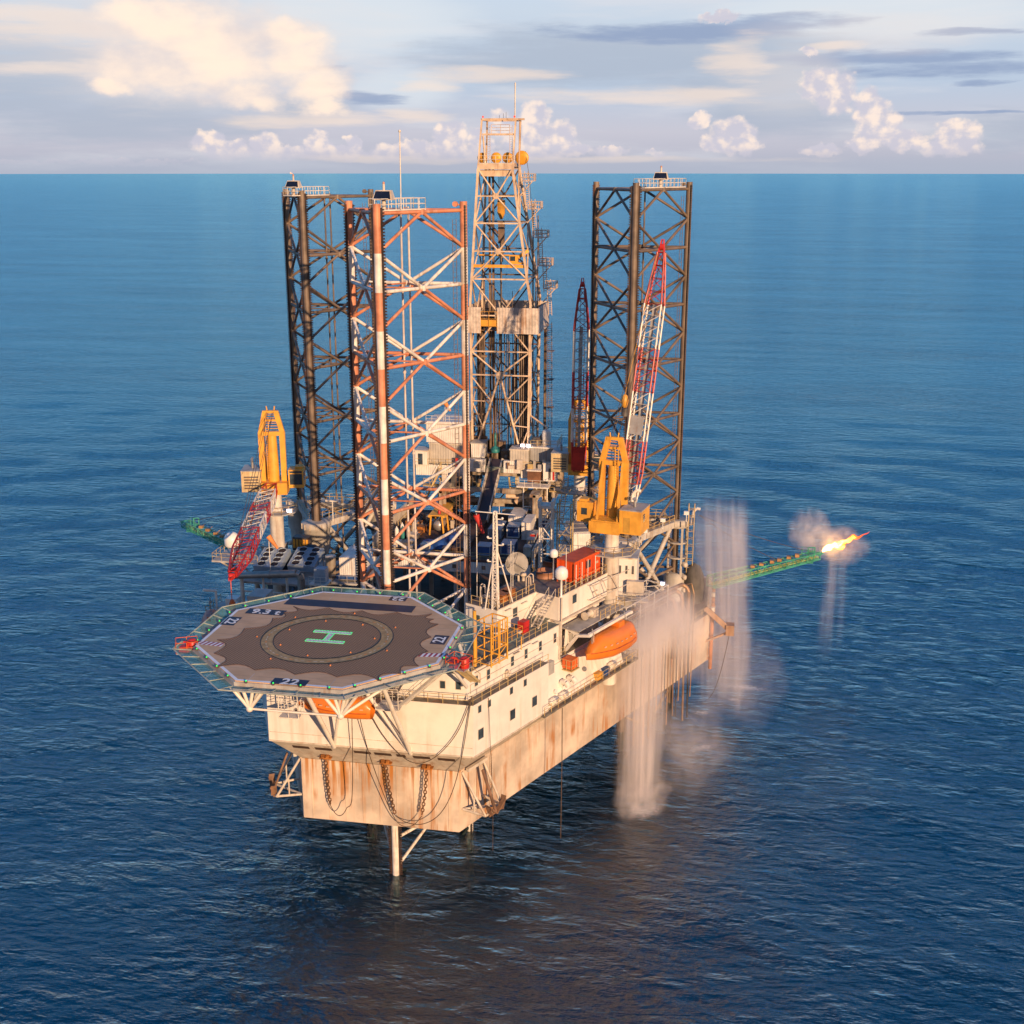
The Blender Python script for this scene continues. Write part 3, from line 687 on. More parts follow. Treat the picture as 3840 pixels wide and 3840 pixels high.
# the letter H lies on its side as seen from the bow
b = B(); hx, hy = RC.x+.05, RC.y+.3
for y0 in (-1.55, .95): b.box((hx-2.0, hy+y0, 40.012), (hx+2.0, hy+y0+.62, 40.03))
b.box((hx-.3, hy-.92, 40.012), (hx+.3, hy+.94, 40.0295))
b.build('landing_letter', mat('letter_grey', (.72, .70, .70), .6, var=.2, vs=6), heli)
b = B()
def dash(p, q):
    p = V(p); q = V(q); k = max(1, int((q-p).length/.3))
    for i in range(k): b.beam(p.lerp(q, (i+.15)/k), p.lerp(q, (i+.85)/k), .055, .03)
z = 40.045
for y0 in (-1.55, .95):
    for (p, q) in (((hx-2, hy+y0, z), (hx+2, hy+y0, z)), ((hx-2, hy+y0+.62, z), (hx+2, hy+y0+.62, z)), ((hx-2, hy+y0, z), (hx-2, hy+y0+.62, z)), ((hx+2, hy+y0, z), (hx+2, hy+y0+.62, z))): dash(p, q)
for x0 in (-.3, .3): dash((hx+x0, hy-.9, z), (hx+x0, hy+.92, z))
b.build('letter_lamps', emit('letter_green', (.10, .95, .28), .95), heli)
# number panels and the painted-out name band
NAVY = mat('panel_navy', (.018, .018, .04), .5, var=.15); NWHITE = mat('number_white', (.78, .78, .78), .5, var=.05)
def panel(cx_, cy_, w_, h_, ang, body, size):
    T = Matrix.Translation((cx_, cy_, 40.008)) @ Matrix.Rotation(ang, 4, 'Z')
    b = B(); b.box((-w_/2, -h_/2, 0), (w_/2, h_/2, .006), T); b.build('number_panel', NAVY, heli)
    if body: text(body, 'number', size, T @ Matrix.Translation((0, 0, .012)), NWHITE, heli)
panel(-.3, -39.55, 3.4, 1.35, 0, '22', 1.75)
panel(10.9, -26.9, 2.4, 1.5, R(90), '22', 1.6)
panel(-11.9, -25.7, 2.4, 1.5, R(-90), '22', 1.6)
panel(3.55, -16.0, 1.9, 1.3, R(180), '22', 1.4)
panel(-9.3, -22.5, 4.2, 1.55, R(0), '9.3 t', 1.75)
b = B(); b.box((-8.3, -19.9, 40.005), (6.1, -17.9, 40.012)); b.build('name_band', NAVY, heli)
for cx_, cy_, an in ((11.2, -30.9, R(8)), (-11.6, -32.0, R(-4))):
    T = Matrix.Translation((cx_, cy_, 40.006)) @ Matrix.Rotation(an, 4, 'Z'); b = B()
    b.mi = 0; b.box((-1.5, -.45, 0), (1.5, .45, .004), T); b.mi = 1
    for i in range(6): x = -1.5+i*.5; b.add([T @ V(p) for p in ((x, -.45, .008), (x+.25, -.45, .008), (x+.5, .45, .008), (x+.25, .45, .008))], [(0, 1, 2, 3)])
    b.build('hatched_marking', [NWHITE, mat('hatch_red', (.35, .03, .06), .5)], heli)
b = B()
for y0 in (-2.5, 2.5, 6): b.box((HC.x-11.5, HC.y+y0, 40.003), (HC.x-9.5, HC.y+y0+.05, 40.006))
for x0 in (-8, -3.9, .1, 4): b.box((x0, -17.6, 40.003), (x0+.06, -15.1, 40.006)); b.box((x0-.4, -40.1, 40.003), (x0-.34, -38.2, 40.006))
b.build('drain_line', mat('line_pale', (.50, .42, .35), .6), heli)
b = B(); b.stairs((11.6, -26.0, 37.4), (12.6, -17.8, 31.6), 1.0, (1, 0, 0)); b.build('access_stairs', RAIL, heli)
b = B(); b.stairs((11.6, -24.6, 36.6), (4.6, -19.6, 28.9), 1.0, (.58, .81, 0)); b.box((1.9, -20.6, 28.6), (4.6, -18.2, 28.75)); b.rail([(1.9, -20.5, 28.75), (4.5, -20.5, 28.75)], h=2.4, step=1.3); b.rail([(1.9, -18.3, 28.75), (4.5, -18.3, 28.75)], h=1.1, step=1.3); b.build('escape_stairs', RAILW, heli)
b = B(); b.box((-8.6, -22.4, 27.6), (-6.3, -20.6, 27.72)); b.rail([(-8.6, -22.4, 27.7), (-6.3, -22.4, 27.7), (-6.3, -20.6, 27.7), (-8.6, -20.6, 27.7)], step=1.1, closed=True, h=1.9, mids=(.7, 1.3))
for x in (-8.6, -6.3): b.tube((x, -22.4, 27.6), (x+.3*(1 if x < -8 else -1), -22.2, 39.2), .06, 5); b.tube((x, -20.6, 27.6), (x, -20.6, 39.2), .06, 5)
b.build('hanging_platform', RAILW, heli)

# red fire-fighting units at the two side corners
for x, y, an, lab in ((13.9, -31.4, R(-20), 'red foam monitor unit with hose reel on the stair side of the helideck'), (-13.9, -32.2, R(25), 'red foam monitor unit on the outer seaward side of the helideck')):
    f = thing('fire_monitor', lab, 'fire monitor', (x, y, 39.2), 'fire monitors beside the helideck')
    T = Matrix.Translation((x, y, 39.2)) @ Matrix.Rotation(an, 4, 'Z') @ Matrix.Scale(.66, 4)
    b = B(); b.box((-1.6, -1.2, -.1), (1.6, 1.2, 0), T); b.build('platform', GREY, f)
    b = B(); b.box((-1.2, -.9, 0), (.1, .3, .9), T); b.lathe(T @ V((.8, .2, .0)), [(.45, 0), (.5, .2), (.5, .9), (.3, 1.1), (.0001, 1.12)], 12); b.build('foam_tank', RED, f)
    b = B(); b.path([T @ V(p) for p in ((.2, -.6, 0), (.2, -.6, 1.3), (.1, -.9, 1.7), (-.3, -1.7, 2.0))], .12, 8); b.build('nozzle', RED, f)
    b = B(); b.rail([T @ V(p) for p in ((-1.6, -1.2, 0), (1.6, -1.2, 0), (1.6, 1.2, 0), (-1.6, 1.2, 0))], step=1.1, closed=True); b.build('railing', ORNG, f)

# ------------------------------------------------------------------ lifeboats
def lifeboat(name, label, T, L, W, H, m_):
    t = thing(name, label, 'lifeboat', tuple(T @ V((0, 0, 0))), 'enclosed orange lifeboats')
    def sec(u, top):
        # u in -1..1 along; half width & heights
        wv_ = W/2*(1-abs(u)**3.2)**.75 if abs(u) < 1 else .02
        return wv_
    b = B(); b.smooth = True; n = 22; k = 8
    us = [-1+2*i/n for i in range(n+1)]
    def hw(u): v_ = (u+1)/2; return max(.03, W/2*min(1, (v_*2.3)**.62)*(1-.22*max(0, v_-.8)/.2))     # fine bow, broad stern
    def sheer(u): v_ = (u+1)/2; return H*.40+.16*H*(1-v_)**2
    def cano(u): v_ = (u+1)/2; return (H-sheer(u))*min(1, max(0, v_-.06)/.22)**.6*(1-.12*v_)*(1 if v_ < .97 else .55)
    rows = []
    for u in us:
        w_ = hw(u); v_ = (u+1)/2; kz = .34*(1-v_)**2.6*H+.05*H*v_**3; zs = sheer(u)
        row = []
        for j in range(k+1):
            a = math.pi*j/k; yy = -math.cos(a)*w_; zz = zs-math.sin(a)**.62*(zs-kz) if 0 < j < k else zs
            row.append(T @ V((u*L/2, yy, zz)))
        rows.append(row)
    vs = [p for r_ in rows for p in r_]; b.add(vs, [((i+1)*(k+1)+j, (i+1)*(k+1)+j+1, i*(k+1)+j+1, i*(k+1)+j) for i in range(n) for j in range(k)])
    b.build('boat_hull', m_, t)
    b = B(); b.smooth = True; rows = []
    for u in us:
        w_ = hw(u)*.95; zs = sheer(u); th = max(.02, cano(u))
        row = []
        for j in range(k+1):
            a = math.pi*j/k; yy = math.cos(a); yy = math.copysign(abs(yy)**.75, yy)*w_; zz = zs+math.sin(a)**.75*th if 0 < j < k else zs
            row.append(T @ V((u*L/2, yy, zz)))
        rows.append(row)
    vs = [p for r_ in rows for p in r_]; b.add(vs, [((i+1)*(k+1)+j, (i+1)*(k+1)+j+1, i*(k+1)+j+1, i*(k+1)+j) for i in range(n) for j in range(k)])
    b.build('canopy', m_, t)
    for e in (-1, 1):
        b = B()
        for u0, u1 in zip(us[1:-1], us[2:-1]):
            f = lambda u: T @ V((u*L/2, e*(hw(u)+.02), sheer(u)))
            b.tube(f(u0), f(u1), .06, 5)
        b.build('rubbing_strake', mat('strake_red', (.50, .10, .02), .5), t)
    b = B()
    for u in (-.5, -.3, -.1, .12, .34, .56, .78):
        for e in (-1, 1):
            zz = sheer(u)+.34*cano(u); w_ = hw(u)*.96
            b.box((u*L/2-.2, e*w_-.1, zz-.07), (u*L/2+.2, e*w_+.03, zz+.07), T)
    b.build('porthole', mat('port_pale', (.75, .45, .28), .4), t)
    b = B(); b.box((.16*L, -.6, H*.80), (.29*L, .6, H*1.10), T); b.build('helm_cupola', m_, t)
    b = B()
    for u in (-.75, .75): b.tube(T @ V((u*L/2, 0, H*.8)), T @ V((u*L/2, 0, H+1.2)), .07, 6); b.lathe(T @ V((u*L/2, 0, H+.5)), [(.2, -.2), (.2, .2)], 8)
    b.build('lifting_hook', STEEL, t)
    b = B(); b.tube(T @ V((-L/2-.05, 0, .3)), T @ V((-L/2-.35, 0, .3)), .05, 6); b.lathe(T @ V((-L/2-.4, 0, .3)), [(.3, -.12), (.34, 0), (.3, .12)], 10, axis=(T.to_3x3() @ V((1, 0, 0)))); b.build('propeller_guard', STEEL, t)
    return t
def frame(origin, xdir, zup=V((0, 0, 1))):
    x = V(xdir).normalized(); z = zup; y = z.cross(x); Mx = Matrix((x, y, z)).transposed().to_4x4(); Mx.translation = V(origin); return Mx
lifeboat('lifeboat', 'large orange enclosed lifeboat hanging beside the white quarters above the side platform', frame(SP(26.9, -1.15, 25.3), DS), 10.4, 3.5, 3.9, BOATO)
lifeboat('lifeboat', 'orange rescue boat half hidden under the front edge of the helideck', frame((-3.0, -19.6, 27.0), (1, 0, 0)), 8.6, 2.6, 2.7, BOATO)
lifeboat('lifeboat', 'weathered red lifeboat seen past the left rear corner of the helideck', frame((-26.6, 1.0, 26.6), (.43, -.9, 0)), 8.0, 2.8, 3.4, mat('boat_red', (.55, .10, .05), .4))
dv = thing('boat_davit', 'white lifeboat davit with winch platform above the large orange lifeboat', 'davit', tuple(SP(27, 1, 26.8)))
b = B()
for s in (22.4, 32.6):
    b.beam(SP(s, 2.4, 26.84), SP(s, .6, 29.3), .5, .34); b.beam(SP(s, .6, 29.3), SP(s, -1.3, 29.7), .46, .34); b.beam(SP(s, 2.4, 26.84), SP(s, 2.2, 29.9), .4, .3); b.beam(SP(s, 2.2, 29.9), SP(s, .5, 29.4), .3, .3)
    b.tube(SP(s+1.0 if s < 25 else s-1.8, -1.15, 29.6), SP(s+1.0 if s < 25 else s-1.8, -1.15, 28.4), .04, 5)
b.beam(SP(22.4, -1.1, 29.75), SP(32.6, -1.1, 29.75), .4, .35)
b.build('davit_arm', WHITE, dv)
b = B(); sbox(b, 22, 33.4, .2, 2.9, 29.9, 30.02); b.build('winch_platform', GREY, dv)
b = B(); b.rail(srail([(27.2, .25, 30.02), (33.3, .25, 30.02), (33.3, 2.8, 30.02)]), step=1.3); b.build('railing', RAIL, dv)
b = B(); p = SP(26.4, 1.7, 30.6); b.lathe(p-DS*.7, [(.55, 0), (.55, .12), (.32, .12), (.32, 1.25), (.55, 1.25), (.55, 1.4)], 14, axis=DS); sbox(b, 27.2, 28.3, 1.2, 2.2, 30.02, 31.1); b.build('winch', CREAM, dv)
b = B(); sbox(b, 15.6, 17.4, .75, 2.3, 26.0, 27.6); d_ = b.build('deck_locker', GREY); tag(d_, 'grey steel locker with cage rails at the forward end of the boat deck', 'locker')
b = B(); sbox(b, 20.0, 21.4, -.1, 1.3, 25.6, 26.9); d_ = b.build('liferaft_box', ORNG); tag(d_, 'small orange box on the boat deck before the lifeboat bow', 'box')
b = B(); b.rail(srail([(19.9, -.15, 25.5), (21.5, -.15, 25.5), (21.5, 1.4, 25.5), (19.9, 1.4, 25.5)]), closed=True, step=.7, h=1.3); sbox(b, 19.8, 21.6, -.25, 1.5, 25.38, 25.5)
d_ = b.build('box_cage', RAIL); tag(d_, 'yellow tube cage round the small orange box', 'cage')
# white liferaft canisters and gear on the lower platform
LRG = 'gear stored along the lower side platform'
for k, (s, col, lab) in enumerate(((16.4, WHITE, 'white canister nearest the forward end of the lower side platform'), (18.6, WHITE, 'white canister below the boat deck, in front of the ventilator elbow'), (30.2, WHITE, 'white canister at the aft end of the lower side platform under the lifeboat'))):
    b = B(); b.lathe(SP(s, .2, 22.75)-DS*.8, [(.0001, 0), (.42, .08), (.42, .76), (.47, .8), (.42, .84), (.42, 1.52), (.0001, 1.6)], 12, axis=DS)
    tag(b.build('liferaft_canister', col), lab, 'liferaft', LRG)
for s, col, lab in ((26.2, YEL, 'yellow gear bin on the lower side platform below the lifeboat'), (28.1, BLUE, 'blue gear bin on the lower side platform below the lifeboat stern')):
    b = B(); sbox(b, s, s+1.1, -.2, .6, 22.0, 22.8); b.mi = 0; sbox(b, s-.05, s+1.15, -.25, .65, 22.8, 22.9); tag(b.build('gear_bin', col), lab, 'bin', LRG)
for s, z, lab in ((18.9, 24.3, 'white elbow ventilator pair on the sloping skirt ahead of the lifeboat'),):
    b = B()
    for ds in (0, 1.6): p = SP(s+ds, .9, 22.0); b.path([p, p+V((0, 0, 1.6)), p+V((0, 0, 2.2))+DN*.25, p+V((0, 0, 2.35))+DN*.9, p+V((0, 0, 1.9))+DN*1.3], .38, 10)
    p = SP(17.3, .9, 22.0); b.path([p, p+V((0, 0, 1.3)), p+V((0, 0, 1.6))+DN*.5], .25, 8)
    tag(b.build('elbow_ventilator', WHITE), lab, 'ventilator')
# yellow basket frame on the quarters roof
yc = thing('basket_rack', 'tall yellow tube rack with a side landing on the roof edge beside the helideck', 'rack', tuple(SP(5, .7, 31.5)))
b = B()
for s in (3.8, 5.3, 6.9):
    for o_ in (.3, 2.4): b.tube(SP(s, o_, 31.5), SP(s, o_, 36.6), .09, 6)
for z in (31.7, 33.4, 35, 36.6): b.path([SP(3.8, .3, z), SP(6.9, .3, z), SP(6.9, 2.4, z), SP(3.8, 2.4, z), SP(3.8, .3, z)], .08)
for s in np.arange(4.2, 6.8, .45): b.tube(SP(s, .3, 33.4), SP(s, .3, 36.6), .05, 4)
b.tube(SP(3.8, .3, 31.7), SP(6.9, .3, 33.4), .06, 5); b.tube(SP(6.9, .3, 31.7), SP(3.8, .3, 33.4), .06, 5); b.tube(SP(3.0, 2.0, 31.5), SP(3.0, 2.0, 38.2), .2, 8)
b.build('tube_frame', YEL, yc)
b = B(); sbox(b, 7.0, 10.2, .5, 2.9, 33.2, 33.34); b.build('landing', DECKG, yc)
b = B(); b.rail(srail([(7, .5, 33.34), (10.2, .5, 33.34), (10.2, 2.9, 33.34)]), step=1)
for s in (7.2, 10.1):
    for o_ in (.6, 2.8): b.tube(SP(s, o_, 31.5), SP(s, o_, 33.3), .07, 5)
b.build('railing', YEL, yc)
b = B(); sbox(b, 14.0, 15.2, 3.0, 3.9, 31.54, 33.1); tag(b.build('fire_cabinet', RED), 'bright red cabinet on the green roof walk below the white upper block', 'cabinet')
# ------------------------------------------------------------------ chains, wires and anchors on the bow
def chain(b, pts, pitch=.40):
    d = [0]
    for p, q in zip(pts, pts[1:]): d.append(d[-1]+(V(q)-V(p)).length)
    n = int(d[-1]/pitch); j = 0
    def at(t):
        for i in range(len(pts)-1):
            if t <= d[i+1]: return V(pts[i]).lerp(V(pts[i+1]), (t-d[i])/(d[i+1]-d[i]))
        return V(pts[-1])
    for i in range(n):
        p = at(i*pitch); q = at(min(d[-1], i*pitch+pitch*1.25)); dr = (q-p).normalized(); x = dr.cross(V((0, 1, 0))).normalized(); s_ = x if i % 2 else dr.cross(x)
        w_ = .16; k = [p, p.lerp(q, .2)+s_*w_, p.lerp(q, .8)+s_*w_, q, p.lerp(q, .8)-s_*w_, p.lerp(q, .2)-s_*w_]
        for a, c_ in zip(k, k[1:]+k[:1]): b.tube(a, c_, .07, 4, cap=False)
CH = (('rusty chain with rust bracket hanging at the left of the bow plate', (-6.1, -15.0, 19.2), (-5.8, -14.9, 13.1), (-3.2, -15.6, 30)),
      ('rusty chain with rust bracket hanging at the middle of the bow plate', (1.2, -15.0, 19.2), (2.2, -15.0, 12.5), None),
      ('rusty chain with rust bracket hanging right of the middle one on the bow plate', (6.1, -15.0, 19.0), (5.4, -15.0, 12.8), None))
for lab, p, q, _ in CH:
    t = thing('mooring_chain', lab, 'chain', p, 'chains on the bow plate')
    b = B(); mid = V(p).lerp(V(q), .5)+V(((q[0]-p[0])*-.15, 0, -.1)); chain(b, [p, mid, q]); b.build('links', CHAIN, t)
    b = B(); x, y, z = p
    b.box((x-.7, y-.2, z-.05), (x+.7, -13.9, z+.12)); b.box((x-.45, y-.25, z+.1), (x-.1, y+.5, z+.5)); b.box((x+.1, y-.25, z+.1), (x+.45, y+.5, z+.5)); b.tube((x-.6, y, z+.3), (x+.6, y, z+.3), .1, 6)
    b.build('chain_bracket', RUSTM, t)
def wire(name, label, pts, r=.05, m_=WIRE, group='wires slung across the bow'):
    b = B(); b.path(smooth(pts), r, 5); return tag(b.build(name, m_), label, 'wire', group)
wire('mooring_wire', 'wire loop from the left chain up to the orange rescue boat', catenary((-5.8, -14.95, 13.1), (-2.5, -16.5, 16.0), 2.2, 8)[:7]+[V((-2.7, -16.2, 14.6)), V((-2.0, -17.4, 20)), V((-1.5, -18.5, 26.4))])
wire('mooring_wire', 'long wire from under the helideck looping below the bow plate to the right hand chain', [V((-.8, -18.2, 27)), V((-.2, -17.2, 22)), V((.9, -16, 16.5)), V((2.0, -15.4, 12.8)), V((3.0, -15.2, 11.4)), V((4.3, -15.1, 11.5)), V((5.4, -15.0, 12.8))])
wire('mooring_wire', 'wire looping from the middle chain up to the front corner of the white quarters', [V((2.2, -15, 12.5)), V((3.6, -15.1, 11.8)), V((5.6, -15.2, 11.9)), V((7.7, -15.6, 13.6)), V((9.4, -16.2, 17.0)), V((10.9, -17.3, 22.6)), V((12.0, -17.2, 29.6))])
wire('mooring_wire', 'thin wire sagging across the white front wall from the helideck to the right corner', [V((12.0, -17.3, 29.4))]+[V((x, -17.4, z)) for x, z in ((10.6, 25.6), (8.9, 23.0), (7.0, 21.3), (5.2, 20.9), (3.4, 22.0), (1.6, 24.2), (.2, 26.8))])
for sgn, lab in ((1, 'starboard anchor rack of welded tubes below the white quarters with brown anchor'), (-1, 'port anchor rack of welded tubes beside the bow plate with rusty anchor')):
    f = (lambda p: p) if sgn > 0 else mir
    t = thing('anchor_rack', lab, 'anchor rack', tuple(f(hs(2.5, 12, 1))), 'anchor racks at the bow corners')
    b = B(); A = [hs(.6, 13.2, .05), hs(4.6, 13.2, .05), hs(.6, 18.0, .05), hs(4.6, 18.0, .05)]; O = [hs(1.2, 13.0, 3.0), hs(4.4, 13.0, 3.0)]
    for a, c_ in ((A[0], O[0]), (A[1], O[1]), (A[2], O[0]), (A[3], O[1]), (O[0], O[1]), (A[0], O[1])): b.tube(f(a), f(c_), .16, 7)
    b.tube(f(A[2].lerp(O[0], .5)), f(A[0].lerp(O[0], .5)), .1, 6); b.tube(f(A[3].lerp(O[1], .5)), f(A[1].lerp(O[1], .5)), .1, 6)
    b.beam(f(hs(.9, 18.3, .6)), f(hs(4.6, 18.3, .6)), .4, .4)
    b.build('rack_frame', CREAM, t)
    b = B(); c0 = hs(2.8, 12.9, 3.3)
    b.beam(f(c0), f(hs(2.8, 17.8, 1.4)), .34, .22)
    for e in (-1, 1): b.beam(f(c0+V((0, 0, -.15))), f(c0+DS*e*1.5+DN*.2+V((0, 0, 1.2))), .5, .16); b.beam(f(c0+DS*e*1.0), f(c0+DS*e*1.6+V((0, 0, 1.5))), .7, .1)
    b.tube(f(c0-DS*1.3), f(c0+DS*1.3), .13, 6)
    b.build('anchor', mat('anchor_brown', (.24, .13, .075), .7, var=.25), t)

# ------------------------------------------------------------------ the three lattice legs
LR = 8.0
def chords(cx_, cy_): return [V((cx_+LR*math.cos(R(a)), cy_+LR*math.sin(R(a)), 0)) for a in (-90, 150, 30)]
def make_leg(name, label, cx_, cy_, ztop, bands, plat_edge):
    t = thing(name, label, 'rig leg', (cx_, cy_, 0), 'three lattice legs of the rig')
    ch = chords(cx_, cy_); zt_ = ztop-1.0; HB = 4.22
    levels = []; z = zt_
    k = 0
    while z > -9: levels.append((z, k % 2 == 0)); z -= HB; k += 1    # even: horizontals and crossing points, odd: chord nodes
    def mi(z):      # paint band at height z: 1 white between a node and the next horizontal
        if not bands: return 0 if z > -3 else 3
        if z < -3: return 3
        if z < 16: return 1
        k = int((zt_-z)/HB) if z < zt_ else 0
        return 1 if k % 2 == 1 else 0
    DEPTHDK = mat('depth_dark_paint', (.012, .030, .028), .9, var=.3)  # water-dark tone painted on, standing in for light lost with depth
    mats = [LEGO, LEGW, RACK, DEPTHDK] if bands else [LEGDK, LEGDK, RACK, DEPTHDK]
    for i in range(3):
        b = B(); c_ = ch[i]; rad = V((c_.x-cx_, c_.y-cy_, 0)).normalized(); tg = V((-rad.y, rad.x, 0))
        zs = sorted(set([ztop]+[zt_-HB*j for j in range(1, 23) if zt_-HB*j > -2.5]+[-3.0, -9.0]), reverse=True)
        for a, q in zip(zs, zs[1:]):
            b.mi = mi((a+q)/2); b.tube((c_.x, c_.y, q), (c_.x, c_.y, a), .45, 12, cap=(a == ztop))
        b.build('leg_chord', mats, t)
        b = B(); b.mi = 2     # the toothed rack plate on both sides of the chord
        b.beam(V((c_.x, c_.y, -3)), V((c_.x, c_.y, ztop-.4)), 1.32, .16, up=rad)
        z = ztop-.6
        while z > -1:
            for e in (-1, 1):
                p = c_+tg*e*.66; q = c_+tg*e*.86; b.beam(V((p.x, p.y, z)), V((q.x, q.y, z)), .17, .17, up=V((0, 0, 1)))
            z -= .34
        b.build('tooth_rack', mats, t)
    for i in range(3):
        j = (i+1) % 3; a = ch[i]; c_ = ch[j]; md = (a+c_)/2
        b = B(); at = lambda p, z: V((p.x, p.y, z))
        for (z, even) in levels:
            if even:
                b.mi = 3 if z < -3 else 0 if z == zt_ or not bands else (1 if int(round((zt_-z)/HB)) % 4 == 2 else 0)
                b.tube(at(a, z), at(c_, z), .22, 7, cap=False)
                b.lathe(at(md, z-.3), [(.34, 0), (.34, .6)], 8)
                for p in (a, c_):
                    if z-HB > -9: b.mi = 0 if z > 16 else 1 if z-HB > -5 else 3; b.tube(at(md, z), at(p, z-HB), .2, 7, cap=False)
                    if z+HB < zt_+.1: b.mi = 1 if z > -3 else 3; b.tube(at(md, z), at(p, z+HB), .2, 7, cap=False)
        b.build('leg_bracing', mats, t)
    md = [(ch[i]+ch[(i+1) % 3])/2 for i in range(3)]
    for (z, even) in levels:
        if even and z > 0:
            b = B(); b.mi = 0
            for i in range(3): b.tube(V((md[i].x, md[i].y, z)), V((md[(i+1) % 3].x, md[(i+1) % 3].y, z)), .11, 6, cap=False)
            b.build('inner_bracing', mats, t)
    for dx in (-.45, .45):     # long jetting pipes and a ladder up the inside of the leg
        b = B(); b.tube((cx_+dx, cy_+3.4, 15), (cx_+dx, cy_+3.4, ztop-.6), .13, 7)
        for z in np.arange(22, ztop-3, 10): b.lathe((cx_+dx, cy_+3.4, z), [(.22, -.15), (.22, .15)], 8)
        b.build('jetting_pipe', [mat('pipe_white', (.66, .58, .52), .5, rust=.4)] if bands else [LEGDK], t)
    b = B(); q = ch[2]+V((-.9, -.9, 0)); b.ladder(V((q.x, q.y, 19)), V((q.x, q.y, ztop-2)), .5, V((.7, .7, 0)), step=.6); b.build('leg_ladder', [DERRD], t)
    # platform and solar lamp box at the top
    a, c_ = ch[plat_edge[0]], ch[plat_edge[1]]; d = (c_-a).normalized(); nn = V((-d.y, d.x, 0)); nn = nn if nn.y > 0 else -nn
    p0_ = a+d*plat_edge[2]; p1_ = a+d*plat_edge[3]
    f = lambda p, o_, z: V((p.x+nn.x*o_, p.y+nn.y*o_, z))
    b = B(); b.hexa([f(p0_, -.2, zt_+.22), f(p1_, -.2, zt_+.22), f(p1_, 1.8, zt_+.22), f(p0_, 1.8, zt_+.22), f(p0_, -.2, zt_+.36), f(p1_, -.2, zt_+.36), f(p1_, 1.8, zt_+.36), f(p0_, 1.8, zt_+.36)]); b.build('top_platform', RAILW, t)
    b = B(); b.rail([f(p0_, -.15, zt_+.36), f(p1_, -.15, zt_+.36), f(p1_, 1.75, zt_+.36), f(p0_, 1.75, zt_+.36)], closed=True, step=1.1, h=1.15, r=.05); b.build('platform_railing', RAILW, t)
    s0 = plat_edge[4]; p = a+d*s0; c0 = f(p, .8, zt_+.36)
    lb = B(); lb.tube(c0, c0+V((0, 0, 1.0)), .25, 8)
    T = Matrix.Translation(c0+V((0, 0, 1.0)))
    q = [(-1.15, -.7, 0), (1.15, -.7, 0), (1.15, .7, 0), (-1.15, .7, 0), (-.85, -.2, 1.05), (.85, -.2, 1.05), (.85, .5, 1.05), (-.85, .5, 1.05)]
    lb.hexa([T @ V(k) for k in q]); lb.tube(T @ V((0, .1, 1.05)), T @ V((0, .1, 1.7)), .14, 8)
    bo = lb.build('lamp_box', CREAM, t)
    lb = B(); q2 = [(-.95, -.69, .12), (.95, -.69, .12), (.78, -.30, .92), (-.78, -.30, .92)]; o_ = V((0, -.06, .02))
    lb.add([T @ (V(k)+o_) for k in q2], [(0, 1, 2, 3)]); lb.build('solar_panel', SOLAR, bo)
    lb = B(); lb.sphere(T @ V((0, .1, 1.8)), .15, 8); lb.build('beacon', mat('beacon_red', (.55, .25, .16), .3), bo)
    q = ch[2]; b = B(); b.lathe(V((q.x-.9, q.y-.3, ztop-.3)), [(.32, -.25), (.32, .25)], 10, axis=V((0, 1, 0))); b.tube((q.x-.9, q.y-.2, ztop-.3), (q.x, q.y, ztop-.5), .08, 5); b.build('sheave', LEGO if bands else LEGDK, t)
    return t
bow_leg = make_leg('jack_up_tower', 'orange and white banded lattice leg rising behind the helideck', 0, 0, 82.05, True, (0, 2, .5, 7.4, 1.9))
make_leg('jack_up_tower', 'dark brown lattice leg at the left rear of the rig', -24.9, 45.74, 82.55, False, (0, 2, -2.0, 5.2, -.8))
make_leg('jack_up_tower', 'dark brown lattice leg at the right rear behind the red crane jib', 24.1, 45.74, 83.75, False, (0, 2, 2.0, 12.6, 7.4))
b = B(); b.tube((2.0, -5.3, 81.4), (2.05, -5.3, 89.5), .07, 5); b.sphere((2.05, -5.3, 89.6), .16, 8); tag(b.build('whip_antenna', RAILW), 'thin white whip aerial on the top of the banded leg', 'aerial')

